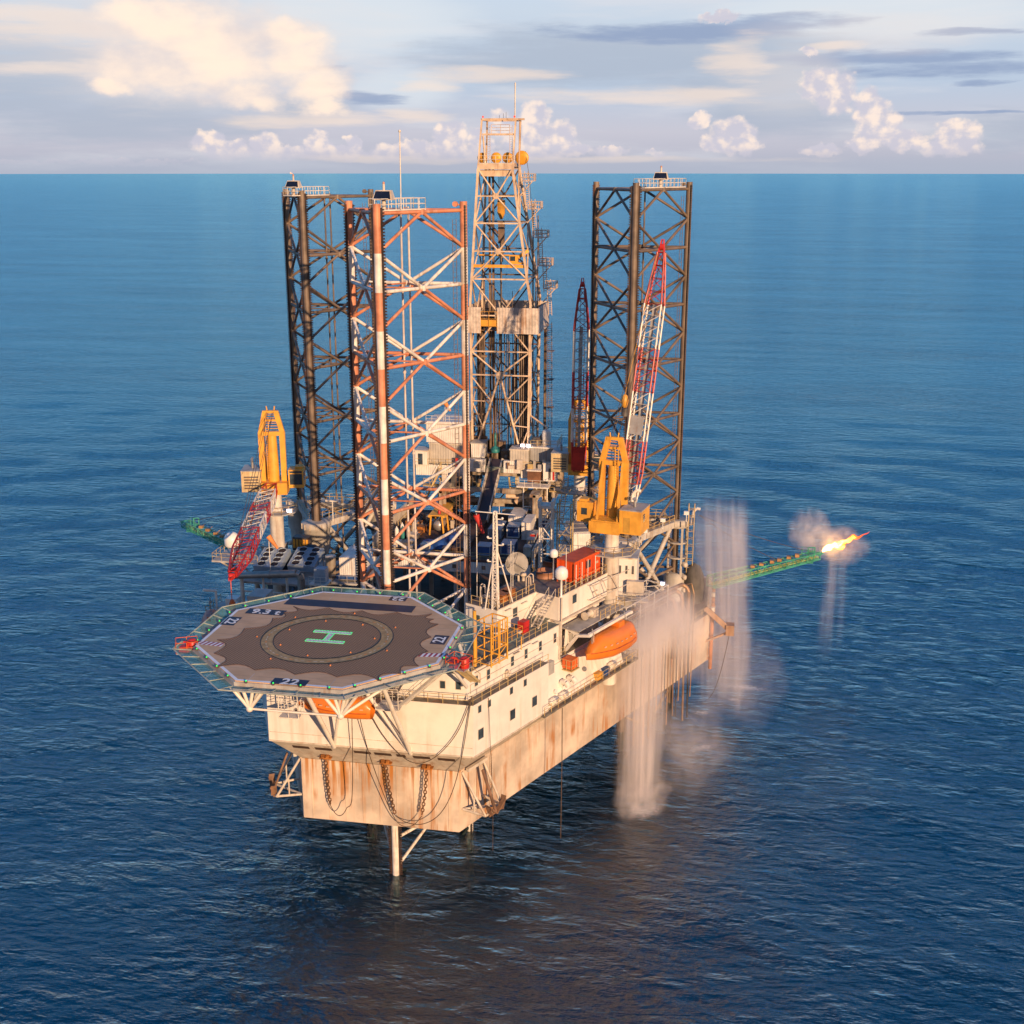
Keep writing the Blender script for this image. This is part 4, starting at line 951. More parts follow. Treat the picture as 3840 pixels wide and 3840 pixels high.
# ------------------------------------------------------------------ jacking frames round the stern legs
JH = mat('jack_house_paint', (.50, .46, .40), .55, var=.1, rust=.5, rustcol=(.25, .14, .07))
for cx_, lab in ((-24.9, 'pale jacking frame with round heads clasping the left rear leg'), (24.1, 'pale jacking frame with big cross braces clasping the right rear leg')):
    t = thing('jacking_frame', lab, 'jacking frame', (cx_, 45.74, 18.36), 'jacking frames of the stern legs')
    ch = chords(cx_, 45.74); ztp = 32.2; cen = V((cx_, 45.74, 0))
    for c_ in ch:
        rad = (c_-cen).normalized(); ang = math.atan2(rad.y, rad.x)
        b = B(); o_ = c_+rad*.3
        for a0 in (-140, -90, -40, 40, 90, 140):      # open towards the leg: an arc of plate boxes
            pass
        if cx_ < 0: b.lathe(V((o_.x, o_.y, 18.36)), [(1.9, 0), (1.9, 2.0), (1.75, 2.2), (1.75, 8.2), (2.15, 9.4), (2.15, 12.6), (2.3, 12.7), (2.3, 13.7), (1.7, 13.72)], 14)
        else:
            b.lathe(V((o_.x, o_.y, 18.36)), [(2.0, 0), (2.0, 4.0), (1.7, 4.6), (1.0, 4.62)], 12); b.lathe(V((o_.x, o_.y, 30.6)), [(1.6, 0), (1.9, .1), (1.9, 1.3), (1.5, 1.34)], 12)
            for a0 in (30, 120, 210, 300): e = V((math.cos(R(a0)), math.sin(R(a0)), 0))*1.55; b.beam(V((o_.x, o_.y, 22.9))+e, V((o_.x, o_.y, 30.6))+e, .34, .34)
            for z in (25.5, 28): b.lathe(V((o_.x, o_.y, z)), [(1.5, 0), (1.75, 0), (1.75, .2), (1.5, .2)], 10)
        b.build('jack_house', JH, t)
        b = B()
        for a0 in range(0, 360, 24):
            e = V((math.cos(R(a0)), math.sin(R(a0)), 0)); b.beam(V((o_.x, o_.y, 31.1))+e*2.3, V((o_.x, o_.y, 32.0))+e*2.3, .12, .18)
        for s_ in (-1, 1):
            tg = V((-rad.y, rad.x, 0))*s_
            for z in (20.5, 22.6, 24.7): b.lathe(V((o_.x, o_.y, z))+tg*1.7+rad*.4, [(.42, 0), (.42, .7), (.25, .8)], 8, axis=tg)
        b.build('jack_motor', CREAM, t)
    b = B(); bd = B(); rl = B()
    for i in range(3):
        j = (i+1) % 3; a, c_ = ch[i], ch[j]; d = (c_-a).normalized(); p, q = a+d*1.9, c_-d*1.9
        nn = V((-d.y, d.x, 0)); nn = nn if nn.dot((a+c_)/2-cen) > 0 else -nn
        b.beam(V((p.x, p.y, 31.4)), V((q.x, q.y, 31.4)), 1.7, 1.0)
        m1 = V((p.x, p.y, 0))+nn*.8; m2 = V((q.x, q.y, 0))+nn*.8
        rl.rail([V((m1.x, m1.y, 31.92)), V((m2.x, m2.y, 31.92))], step=1.4)
        m1 -= nn*1.6; m2 -= nn*1.6; rl.rail([V((m1.x, m1.y, 31.92)), V((m2.x, m2.y, 31.92))], step=1.4)
        f = lambda P_, z: V((P_.x, P_.y, z))
        b.tube(f(p, 30.6), f(q, 19.0), .38, 10); b.tube(f(q, 30.6), f(p, 19.0), .38, 10); mm = (p+q)/2; b.sphere(f(mm, 24.8), .6, 10)
    b.build('bridge_beam', JH, t); rl.build('railing', RAIL, t)
    if cx_ > 0:
        b = B(); q = ch[2]+V((1.9, -1.2, 0))
        for x, y in ((0, 0), (.9, 0), (.9, .9), (0, .9)): b.tube((q.x+x, q.y+y, 18.4), (q.x+x, q.y+y, 34.6), .08, 5)
        for z in np.arange(19.4, 34.5, 1.2): b.path([V((q.x, q.y, z)), V((q.x+.9, q.y, z)), V((q.x+.9, q.y+.9, z)), V((q.x, q.y+.9, z)), V((q.x, q.y, z))], .05, 4)
        b.build('ladder_tower', RAIL, t)
# white floodlights on the jacking frames and elsewhere
FG = 'small floodlights about the rig'
def flood(p, lab, lit=True, face=V((0, -1, -.2)), post=1.2):
    p = V(p); t = thing('floodlight', lab, 'floodlight', tuple(p), FG)
    b = B(); b.tube(p, p+V((0, 0, post)), .07, 5); T = frame(p+V((0, 0, post+.25)), face.cross(V((0, 0, 1))).normalized() if True else face)
    b.box((-.38, -.2, -.28), (.38, .25, .28), T); b.build('lamp_post', DOMEW, t)
    b = B(); b.box((-.3, .255, -.2), (.3, .275, .2), T) ; b.box((-.3, -.225, -.2), (.3, -.205, .2), T); b.build('lamp_face', LAMPW if lit else DOMEW, t)
# ------------------------------------------------------------------ pipe deck and cantilever
pd = thing('pipe_deck', 'raised pipe deck with a white windowed front wall between the stern legs', 'pipe deck', (-2, 47, 18.36))
b = B(); b.box((-15, 35, 27.6), (9.8, 61, 28.0)); b.build('deck_plate', DECKR, pd)
b = B(); b.box((-15, 34.9, 25.9), (9.8, 35.3, 27.58)); b.build('front_wall', CONTW, pd)
for x in np.arange(-13.5, 9, 2.3):
    b = B(); b.box((x-.3, 34.86, 26.5), (x+.3, 34.92, 27.1)); b.build('window', DERRD, pd)
b = B()
for x in (-14.6, -8, -2, 4, 9.4):
    for y in (36, 44, 52, 60): b.beam((x, y, 18.4), (x, y, 27.6), .6, .6)
for y in (36, 44, 52, 60): b.beam((-15, y, 27.2), (9.8, y, 27.2), .5, .8)
b.build('support_column', GREY, pd)
b = B(); b.rail([(-14.9, 34.95, 28), (9.7, 34.95, 28), (9.7, 61, 28)], step=1.5); b.rail([(-14.9, 34.95, 28), (-14.9, 61, 28)]); b.build('railing', RAIL, pd)
b = B(); b.box((-15.3, 36, 28.0), (-15.0, 60, 30.6)); b.build('side_wall', CREAM, pd); b = B(); b.box((9.85, 36, 28.0), (10.1, 60, 29.6)); b.build('side_wall', CREAM, pd)
b = B(); b.stairs((8.8, 39.5, 28.1), (11.2, 32.0, 19.0), .9, (1, .3, 0)); b.build('stairs', RAIL, pd)
cb = thing('cantilever', 'heavy pale cantilever beams carrying the drill floor over the stern', 'cantilever', (0, 60, 28))
b = B()
for x in (-8.2, 7.6):
    b.box((x-.25, 52, 28.05), (x+.25, 84, 34.0)); b.box((x-.75, 52, 33.6), (x+.75, 84, 34.1)); b.box((x-.75, 52, 28.05), (x+.75, 84, 28.5))
    for y in np.arange(53, 84, 3): b.box((x-.7, y-.08, 28.5), (x+.7, y+.08, 33.6))
b.build('main_beam', CANT, cb)
b = B()
for y, z in ((57, 33.2), (58.5, 31.0), (60, 35.4), (62, 29.4)): b.beam((-9, y, z), (9, y, z), .7, .7)
b.beam((1.5, 56.5, 29.8), (6.5, 56.5, 29.8), 1.0, .5); b.beam((1.5, 56.2, 33.4), (5.4, 56.2, 33.4), .6, .8)
b.build('cross_beam', CANT, cb)
rr = random.Random(3)
for i in range(46):
    x = rr.uniform(-9, 9.5); y = rr.uniform(57, 60.5); z = rr.uniform(29, 35.5)
    b = B(); b.tube((x, y, z), (x+rr.choice((0, 0, rr.uniform(-4, 4))), y, z+rr.choice((0, rr.uniform(-3, 3)))), rr.uniform(.07, .2), 6); b.build('pipe', (DERR, BROWN, CANT, RAIL)[i % 4], cb)
b = B(); b.path([(3.6, 57.4, 31.2), (5.2, 57.4, 32.4), (6.4, 57.4, 31.4), (6.2, 57.4, 30.2)], .5, 10); b.tube((2, 57, 32.3), (9, 57, 32.3), .4, 10)
b.build('pipework', DERR, cb)
b = B()
for x in (5.2, 7.4, 9.2): b.tube((x, 55.6, 28.1), (x, 55.6, 34.6), .13, 6)
b.box((4.2, 54.6, 34.5), (9.6, 57.4, 34.7)); b.rail([(4.2, 57, 34.7), (4.2, 54.7, 34.7), (9.5, 54.7, 34.7), (9.5, 57, 34.7)], step=1.2)
b.tube((5.2, 55.6, 31), (9.2, 55.6, 31), .1, 6); b.ladder((11.4, 56, 28), (12.2, 57, 36.2), .8, V((1, 0, 0)), .08)
b.build('service_landing', RAILW, cb)
df = thing('drill_floor', 'cluttered drill floor platform at the foot of the derrick', 'drill floor', (0, 66, 34))
b = B(); b.box((-14.2, 58.4, 36.0), (10.6, 76, 36.9)); b.build('floor_plate', DECKG, df)
b = B(); b.box((-4.6, 58.2, 36.0), (-1.9, 59.2, 38.1)); b.box((1.3, 58.2, 36.0), (4.2, 59.0, 38.1)); b.box((-14, 58.25, 35.0), (-4.7, 58.7, 36.9)); b.box((4.3, 58.25, 35.2), (10.5, 58.7, 36.9)); b.build('wind_wall', CONTW, df)
b = B(); b.rail([(-14, 57.5, 36.9), (-5, 58.3, 36.9)], step=1.2); b.rail([(4.4, 58.3, 36.9), (10.5, 58.3, 36.9), (10.5, 75, 36.9)], step=1.2); b.build('railing', RAIL, df)
b = B()
for x, y in ((-8, 62), (-8, 74), (8, 62), (8, 74)): b.beam((x, y, 34), (x, y, 36), 1.2, 1.2)
b.build('skid_foot', CREAM, df)
b = B(); b.stairs((-13.6, 57.2, 28.0), (-9.4, 57.6, 36.5), .9, (0, 1, 0)); b.stairs((-9.2, 55.8, 33.6), (-3.4, 55.8, 28.1), .9, (0, 1, 0)); b.box((-10.2, 55.2, 33.4), (-9, 58.2, 33.55)); b.build('floor_stairs', RAIL, df)
b = B(); rr = random.Random(9)      # machinery standing on the floor under the derrick
for i in range(34):
    x = rr.uniform(-4.2, 4.6); y = rr.uniform(61, 72); h = rr.uniform(.6, 3.0); s_ = rr.uniform(.25, .8)
    if rr.random() < .5: b.box((x-s_, y-s_, 36.9), (x+s_, y+s_, 36.9+h))
    else: b.lathe((x, y, 36.9), [(s_*.7, 0), (s_*.7, h*.8), (s_*.45, h), (.0001, h)], 9)
b.build('floor_machinery', DERRD, df)
for i in range(30):      # gear along the front of the floor and below it
    x = rr.uniform(-9.6, 10.2); y = rr.uniform(57.2, 58.2); z = rr.choice((33.2, 34.2, 36.92, 36.92)); h = rr.uniform(.5, 1.7); s_ = rr.uniform(.2, .6)
    if abs(x+.3) < 2: continue
    b = B(); b.box((x-s_, y-s_*.6, z), (x+s_, y+s_*.6, z+h)); b.build('floor_gear', (BROWN, DKGREY, CREAM, RAIL, RED if i % 9 == 0 else GREY)[i % 5], df)
for x0 in (-12.4, 2.6, 9.4):
    b = B(); b.rail([(x0, 57.1, 33.6), (x0+3, 57.1, 33.6)], step=.9); b.box((x0, 56.6, 33.45), (x0+3, 58.2, 33.58)); b.build('hanging_walkway', RAIL, df)
b = B(); b.lathe((-.6, 60.8, 38.9), [(.7, 0), (.75, .3), (.6, .9), (.2, 1.1), (.2, 3.4)], 10); b.box((-1.3, 60.4, 39.2), (.1, 61.2, 39.7)); b.build('iron_roughneck', TEALB, df)
# houses on the drill floor
def house(name, label, a, c_, m_, roof=None, extra=None, cat='shed', group=None):
    t = thing(name, label, cat, ((a[0]+c_[0])/2, (a[1]+c_[1])/2, a[2]), group)
    b = B(); b.box(a, c_); b.build('wall', m_, t)
    b = B(); b.box((a[0]-.12, a[1]-.12, c_[2]), (c_[0]+.12, c_[1]+.12, c_[2]+.18)); b.build('roof', roof or CREAM, t)
    for (w0, w1, z0, z1, mm) in extra or (): b = B(); b.box((w0, a[1]-.05, z0), (w1, a[1]-.005, z1)); b.build('window' if mm is GLASS else 'door', mm, t)
    return t
HS = 'sheds round the drill floor'
h1 = house('drawworks_shed', 'tall tan and white corrugated shed on the drill floor behind the banded leg', (-11.7, 58.8, 36.95), (-5.0, 66, 40.4), SHED, group=HS)
b = B(); b.box((-12.3, 59.2, 40.6), (-5.2, 66, 43.9)); b.box((-12.45, 59.05, 43.9), (-5.05, 66.15, 44.1)); b.build('upper_wall', CONTW, h1)
b = B(); b.rail([(-12.3, 59.2, 44.1), (-5.2, 59.2, 44.1)], step=1); b.build('roof_railing', RAILW, h1)
house('door_cabin', 'white cabin with a dark door at the left end of the drill floor', (-13.9, 57.6, 36.95), (-11.8, 60.5, 39.3), WHITE, extra=((-13.4, -12.6, 37.0, 38.9, GLASS),), group=HS)
house('driller_cabin', 'tall plain tan corrugated cabin on the drill floor right of the ramp', (2.4, 58.3, 36.95), (5.6, 61.5, 40.0), SHED, group=HS)
h3 = house('pump_shed', 'low grey corrugated shed with white roof edge on the drill floor', (5.75, 59.2, 38.0), (10.4, 65, 40.3), SHEDG, WHITE, group=HS)
b = B(); b.rail([(5.8, 59.2, 40.5), (10.3, 59.2, 40.5), (10.3, 65, 40.5)], step=1); b.build('roof_railing', RAIL, h3)
house('brown_cabin', 'small brown cabin with white roof hung in front of the grey shed', (5.7, 56.6, 35.0), (7.9, 58.1, 36.9), WOOD, WHITE, group=HS)
house('white_cabin', 'small white cabin with two dark doorways right of the brown cabin', (8.3, 57, 35.2), (10.6, 58.1, 38.1), WHITE, extra=((9.2, 9.6, 35.4, 37.4, DKGREY), (9.9, 10.2, 35.4, 37.4, RED)), group=HS)
house('winch_cabin', 'white cabin with a ladder left of the ramp at the front of the drill floor', (-4.5, 59.3, 38.2), (-2.2, 62, 40.6), CONTW, GREY, group=HS)
tk = thing('mud_gas_separator', 'white upright tank with a pipe to the derrick on the grey shed roof', 'tank', (8.2, 61, 40.5))
b = B(); b.lathe((8.2, 61, 40.5), [(.75, 0), (.8, .2), (.8, 2.2), (.55, 2.6), (.15, 2.7)], 12); b.build('vessel', WHITE, tk)
b = B(); b.path([(8.2, 61, 43.1), (8.2, 61, 43.6), (5.2, 62.4, 45.2), (5.2, 62.4, 56), (4.9, 62.5, 63)], .16, 7); b.build('vent_pipe', DERR, tk)
for x, y, lab in ((6.6, 60.6, 'dark tank on the grey shed roof nearer the derrick'), (7.4, 63, 'dark tank at the back of the grey shed roof')):
    b = B(); b.lathe((x, y, 40.52), [(.75, 0), (.75, .9), (.6, 1.1), (.0001, 1.15)], 10); b.box((x-.5, y-.5, 41.5), (x+.5, y+.5, 41.9)); tag(b.build('roof_tank', DKGREY), lab, 'tank', 'dark roof tanks')
rp = thing('pipe_ramp', 'dark steep pipe ramp between pale side rails running down from the drill floor', 'ramp', (-1, 56, 28))
A, C_ = V((-.1, 59.6, 38.0)), V((-1.7, 53.6, 28.4)); b = B(); b.beam(A, C_, 1.9, .25); b.build('ramp_plate', mat('ramp_dark', (.05, .035, .04), .45), rp)
b = B()
for e in (-1, 1): b.beam(A+V((e*1.05, 0, .1)), C_+V((e*1.05, 0, .1)), .22, .6)
b.build('side_rail', CREAM, rp)
b = B(); b.box((-3.0, 37.5, 28.02), (-.6, 53.8, 28.9)); b.build('catwalk', DECKR, rp)

# ------------------------------------------------------------------ derrick
dk_ = thing('derrick', 'tall pale lattice drilling derrick with a sheet windbreak and orange crown sheaves', 'derrick', (0, 66, 36.9))
def dx(z):      # left and right leg positions of the front face
    if z < 64: return (-4.8-.2*(z-39.6)/24.4, 4.9+.3*(z-39.6)/24.4)
    t = (z-64)/(85.6-64); return (-5.0+1.5*t, 5.2-3.05*t)
def dyb(z): return 72.0 if z < 64 else 72-3.6*(z-64)/21.6
def dp(i, z):   # leg i: 0 front left, 1 front right, 2 rear right, 3 rear left
    l, r_ = dx(z); return V((l if i in (0, 3) else r_, 62.0 if i < 2 else dyb(z), z))
zs = [36.9, 46, 56, 64, 68, 77, 85.6]
for i in range(4):
    b = B()
    for a, c_ in zip(zs, zs[1:]): b.beam(dp(i, a), dp(i, c_), .36, .36)
    b.build('derrick_leg', DERR, dk_)
b = B()
def X(i, j, z0, z1, r_=.15):
    zm = (z0+z1)/2; cm = (dp(i, zm)+dp(j, zm))/2
    for p in (dp(i, z0), dp(j, z0), dp(i, z1), dp(j, z1)): b.tube(p, cm, r_, 6)
    b.beam(dp(i, zm), dp(j, zm), .2, .2); b.beam(dp(i, z1), dp(j, z1), .24, .24); b.lathe(cm-V((0, .2, 0)), [(.5, 0), (.5, .12)], 8, axis=V((0, 1, 0)) if (i, j) in ((0, 1), (2, 3)) else V((1, 0, 0)))
X(0, 1, 77, 85.6); X(0, 1, 68, 77); X(0, 1, 56, 68)
zm = 52.0; cm = (dp(0, zm)+dp(1, zm))/2+V((-.1, 0, 0))
b.tube(cm, dp(0, 56), .16, 6); b.tube(cm, dp(1, 56), .16, 6); b.tube(cm, (-4.5, 62, 38.4), .2, 7); b.tube(cm, (3.5, 62, 39), .2, 7); b.tube((3.5, 62, 39), dp(1, 43), .13, 6)
b.beam(dp(0, 52), dp(1, 52), .24, .24); b.beam(dp(0, 56), dp(1, 56), .24, .24)
for z, t in ((47.5, .33), (43.2, .66)):
    for e, i in ((-1, 0), (1, 1)):
        p = cm.lerp(V((-4.5, 62, 38.4)) if e < 0 else V((3.5, 62, 39)), t); b.beam(p, dp(i, z), .16, .16); b.tube(p, dp(i, z+4.2), .11, 5)
b.lathe(cm-V((0, .25, 0)), [(.7, 0), (.7, .2)], 8, axis=V((0, 1, 0)))
b.build('front_bracing', DERR, dk_)
b = B(); X(1, 2, 77, 85.6, .13); X(1, 2, 68, 77, .13); X(1, 2, 56, 68, .13); X(1, 2, 46, 56, .13); X(1, 2, 37, 46, .13); b.build('side_bracing', DERR, dk_); b = B(); X(0, 3, 77, 85.6, .13); X(0, 3, 68, 77, .13); X(0, 3, 56, 68, .13); X(0, 3, 46, 56, .13); X(0, 3, 37, 46, .13)
b.build('side_bracing', DERR, dk_)
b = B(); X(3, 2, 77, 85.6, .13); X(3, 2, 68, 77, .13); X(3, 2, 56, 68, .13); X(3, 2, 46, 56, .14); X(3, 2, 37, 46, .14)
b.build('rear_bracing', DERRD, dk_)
# crown: beams, sheaves, gin frame
b = B(); b.box((-3.6, 61.9, 85.5), (2.4, 62.3, 86.4)); b.box((-3.6, 68.2, 85.5), (2.4, 68.6, 86.4)); b.box((-3.6, 62.3, 85.9), (-3.2, 68.2, 86.4)); b.box((2.0, 62.3, 85.9), (2.4, 68.2, 86.4)); b.box((-3.2, 62.4, 84.4), (2.0, 63.2, 85.4)); b.build('crown_beam', DERR, dk_)
b = B(); b.box((-3.6, 62, 86.42), (2.4, 68.5, 86.5)); b.rail([(-3.5, 62, 86.5), (2.3, 62, 86.5), (2.3, 68.5, 86.5), (-3.5, 68.5, 86.5)], closed=True, step=.9); b.build('crown_platform', RAILW, dk_)
for x, y, r_ in ((-3.1, 63.5, .8), (-1.0, 64.5, .85), (.9, 64.5, .85), (3.3, 64.2, 1.1)):
    b = B(); b.lathe((x, y-.2, 87.3), [(r_*.3, 0), (r_, 0), (r_*1.02, .06), (r_*.9, .2), (r_*1.02, .34), (r_, .4), (r_*.3, .4)], 20, axis=V((.12, 1, 0)).normalized()); b.box((x-.25, y-.1, 86.5), (x+.25, y+.1, 88)); b.build('crown_sheave', mat('sheave_orange', (.78, .36, .03), .45), dk_)
b = B()
tp = [V((-2.95, 62.6, 93.2)), V((2.6, 62.6, 93.2)), V((2.6, 67, 93.2)), V((-2.95, 67, 93.2))]; bt = [dp(i, 85.6) for i in range(4)]
for i in range(4): b.beam(bt[i], tp[i], .26, .26); b.beam(tp[i], tp[(i+1) % 4], .34, .34)
b.beam(tp[1]-V((.3, 0, 0)), tp[1]+V((1.4, 0, 0)), .3, .3); b.tube(bt[1]+V((.9, .4, -6)), tp[1]+V((.6, .3, 0)), .12, 6)
b.beam((-2.9, 62.6, 90.9), (2.5, 62.6, 90.9), .3, .3); b.rail([(-1.4, 62.6, 91), (1.6, 62.6, 91)], h=1.4, step=1.4, mids=(.5, .95)); b.ladder((-1.9, 62.7, 86.5), (-1.9, 62.7, 92.3), .5); b.ladder((1.8, 62.7, 86.5), (1.8, 62.7, 92.3), .4)
b.tube((-2.8, 62.7, 90.7), (-2.4, 62.7, 86), .14, 6)
b.build('gin_frame', DERR, dk_)
b = B(); b.tube((2.45, 62.6, 93.2), (2.5, 62.6, 98.4), .11, 6); b.lathe((2.5, 62.6, 98.3), [(.13, 0), (.13, .4), (.0001, .5)], 6); b.build('mast_aerial', RAILW, dk_)
b = B()
for x in (-2.75, 2.4): b.sphere((x, 62.5, 93.6), .17, 8)
b.build('warning_lamp', emit('red_lamp', (1, .12, .08), 1.2), dk_)
b = B()
for x in (-.1, .55, 1.0): b.tube((x, 62.7, 93.3), (x, 62.7, 93.9+x*.4), .03, 4)
b.build('wind_vane', DKGREY, dk_)
# windbreak round the middle of the derrick
b = B(); z0, z1 = 59.1, 63.4; xl, xr = -5.5, 6.5; yf, yb_ = 61.4, 73.2
b.box((xl, yf, z0), (-3.1, yf+.12, z1)); b.box((-.35, yf, z0), (xr, yf+.12, z1)); b.box((xr, yf, z0), (xr+.12, yb_, z1)); b.box((xl-.12, yf, z0), (xl, yb_, z1)); b.box((xl, yb_, z0), (xr, yb_+.12, z1))
b.build('windbreak', WIND, dk_)
b = B(); b.rail([(-3.1, yf, z0), (-.35, yf, z0)], step=1.2, h=3.6, mids=(1.2, 2.4)); b.box((-3.1, yf+.2, z0+1.1), (-.5, yf+.6, z0+2.2)); b.build('finger_gate', YEL, dk_)
b = B(); b.box((-5, 63, 59.3), (-.6, 72, 59.45)); b.box((3.5, 63, 59.3), (6.2, 72, 59.45)); b.build('racking_board', DERRD, dk_)
b = B(); b.beam((-4.5, 62.3, 70.1), (4.4, 62.3, 70.1), .3, .5); b.beam((-4.3, 66, 71.6), (4.2, 66, 71.6), .25, .3); b.box((1.6, 62.6, 70.4), (3.9, 64.2, 70.7)); b.build('stabbing_board', YEL, dk_)
b = B(); b.box((1.5, 62.7, 70.7), (2.9, 64, 71.9)); b.beam((2.9, 63, 71.5), (4.4, 64, 72.6), .4, .5); b.build('casing_cabin', YEL, dk_)
b = B(); b.box((1.65, 62.66, 70.95), (2.5, 62.71, 71.7)); b.build('cabin_window', GLASS, dk_)
# travelling block and top drive on their guide rails
b = B(); b.box((-.95, 65.2, 78.4), (.25, 65.8, 80.6)); b.lathe((-.35, 65.5, 77.5), [(.2, 0), (.6, .9), (.6, 1.0)], 10); b.build('travelling_block', mat('block_yellow', (.52, .25, .03), .5, var=.2), dk_)
b = B(); b.box((-.85, 65.2, 73.6), (.15, 66, 77.3)); b.lathe((-.35, 65.5, 70.6), [(.28, 0), (.28, 3)], 8); b.beam((-.9, 65.5, 75.2), (-2.6, 66, 77), .3, .3); b.beam((-.9, 65.5, 73), (-2.8, 66, 75.3), .3, .3); b.lathe((-.35, 65.5, 39), [(.09, 0), (.09, 32)], 6); b.build('top_drive', DERRD, dk_)
b = B()
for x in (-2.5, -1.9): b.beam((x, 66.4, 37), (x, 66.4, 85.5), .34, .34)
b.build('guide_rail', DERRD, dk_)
b = B()
for i in range(8): b.tube((-.7+.1*i, 65.5, 80.6), (-.9+.15*i, 65.3, 86), .025, 4, cap=False)
b.path([(3.9, 64.2, 88.3), (4.9, 62.4, 84)], .035, 4); b.path([(4.9, 62.4, 84), (5.6, 62, 76)], .035, 4)
b.build('drilling_line', WIRE, dk_)
for x0, y0, nx, ny, lab in ((3.2, 63.2, 5, 8, None), (-4.3, 64.5, 3, 5, None)):
    b = B()
    for i in range(nx):
        for j in range(ny): b.tube((x0+i*.34, y0+j*.36, 37), (x0+i*.34-.1, y0+j*.36, 62.8-.3*((i*7+j*3) % 4)), .12, 6)
    b.build('pipe_stand', mat('pipe_brown', (.19, .14, .105), .45, metal=.3, var=.25), dk_)
b = B(); rr = random.Random(11)
for x, y, z0, z1, r_ in ((-3.4, 62.8, 37, 59, .1), (-2.9, 63.2, 37, 68, .14), (-3.8, 64, 37, 55, .18), (-.7, 63, 38, 58, .05), (1.0, 63.5, 38, 60, .06), (-1.4, 69, 37, 62, .12), (4.7, 68, 37, 80, .12), (5.1, 70, 40, 78, .1), (0, 70, 37, 60, .08)): b.tube((x, y, z0), (x+rr.uniform(-.2, .2), y, z1), r_, 6)
for i in range(26): x, y = rr.uniform(-4.2, 4.6), rr.uniform(63.5, 71); z0_ = rr.uniform(37, 46); b.tube((x, y, z0_), (x+rr.uniform(-.5, .5), y, z0_+rr.uniform(8, 22)), rr.uniform(.05, .15), 5)
for z in (41, 45, 49.6, 55): b.beam((-4.8, 63, z), (-2.4, 63, z), .3, .35)
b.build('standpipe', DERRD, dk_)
b = B(); b.path([V((-.9, 64, 57)), V((-1.2, 63.8, 54)), V((-.6, 63.6, 52.6)), V((-.1, 63.5, 54)), V((-.3, 64.5, 74))], .09, 6); b.build('rotary_hose', BLACK, dk_)
b = B()      # ladder run with caged landings up the right hand side
prev = None
for z, x, y in ((83.6, 3.4, 65), (79.2, 4.5, 65.4), (74.6, 5.6, 65.6), (70.0, 6.3, 66), (66.2, 7.0, 66.5)):
    b.box((x-.2, y-1.2, z), (x+1.9, y+1.2, z+.1)); b.rail([(x-.2, y-1.2, z+.1), (x+1.9, y-1.2, z+.1), (x+1.9, y+1.2, z+.1), (x-.2, y+1.2, z+.1)], step=.8, r=.05)
    b.ladder((x+.9, y-.6, z-4.4), (x+.6, y-.6, z+1.6), .6, V((1, 0, 0)), .06); b.tube((x+1.7, y-1.1, z), (x-.3, y-1, z-2.2), .09, 5)
b.build('ladder_landing', DERR, dk_)
b = B(); b.ladder((7.3, 71, 41), (7.1, 71, 60), .7, V((1, 0, 0)), .06)
for z in (45, 50, 55): b.box((6.7, 70.4, z), (7.9, 71.8, z+.1))
b.tube((6.2, 72, 37), (6.2, 72, 62), .28, 8)
b.build('rear_ladder', DERRD, dk_)

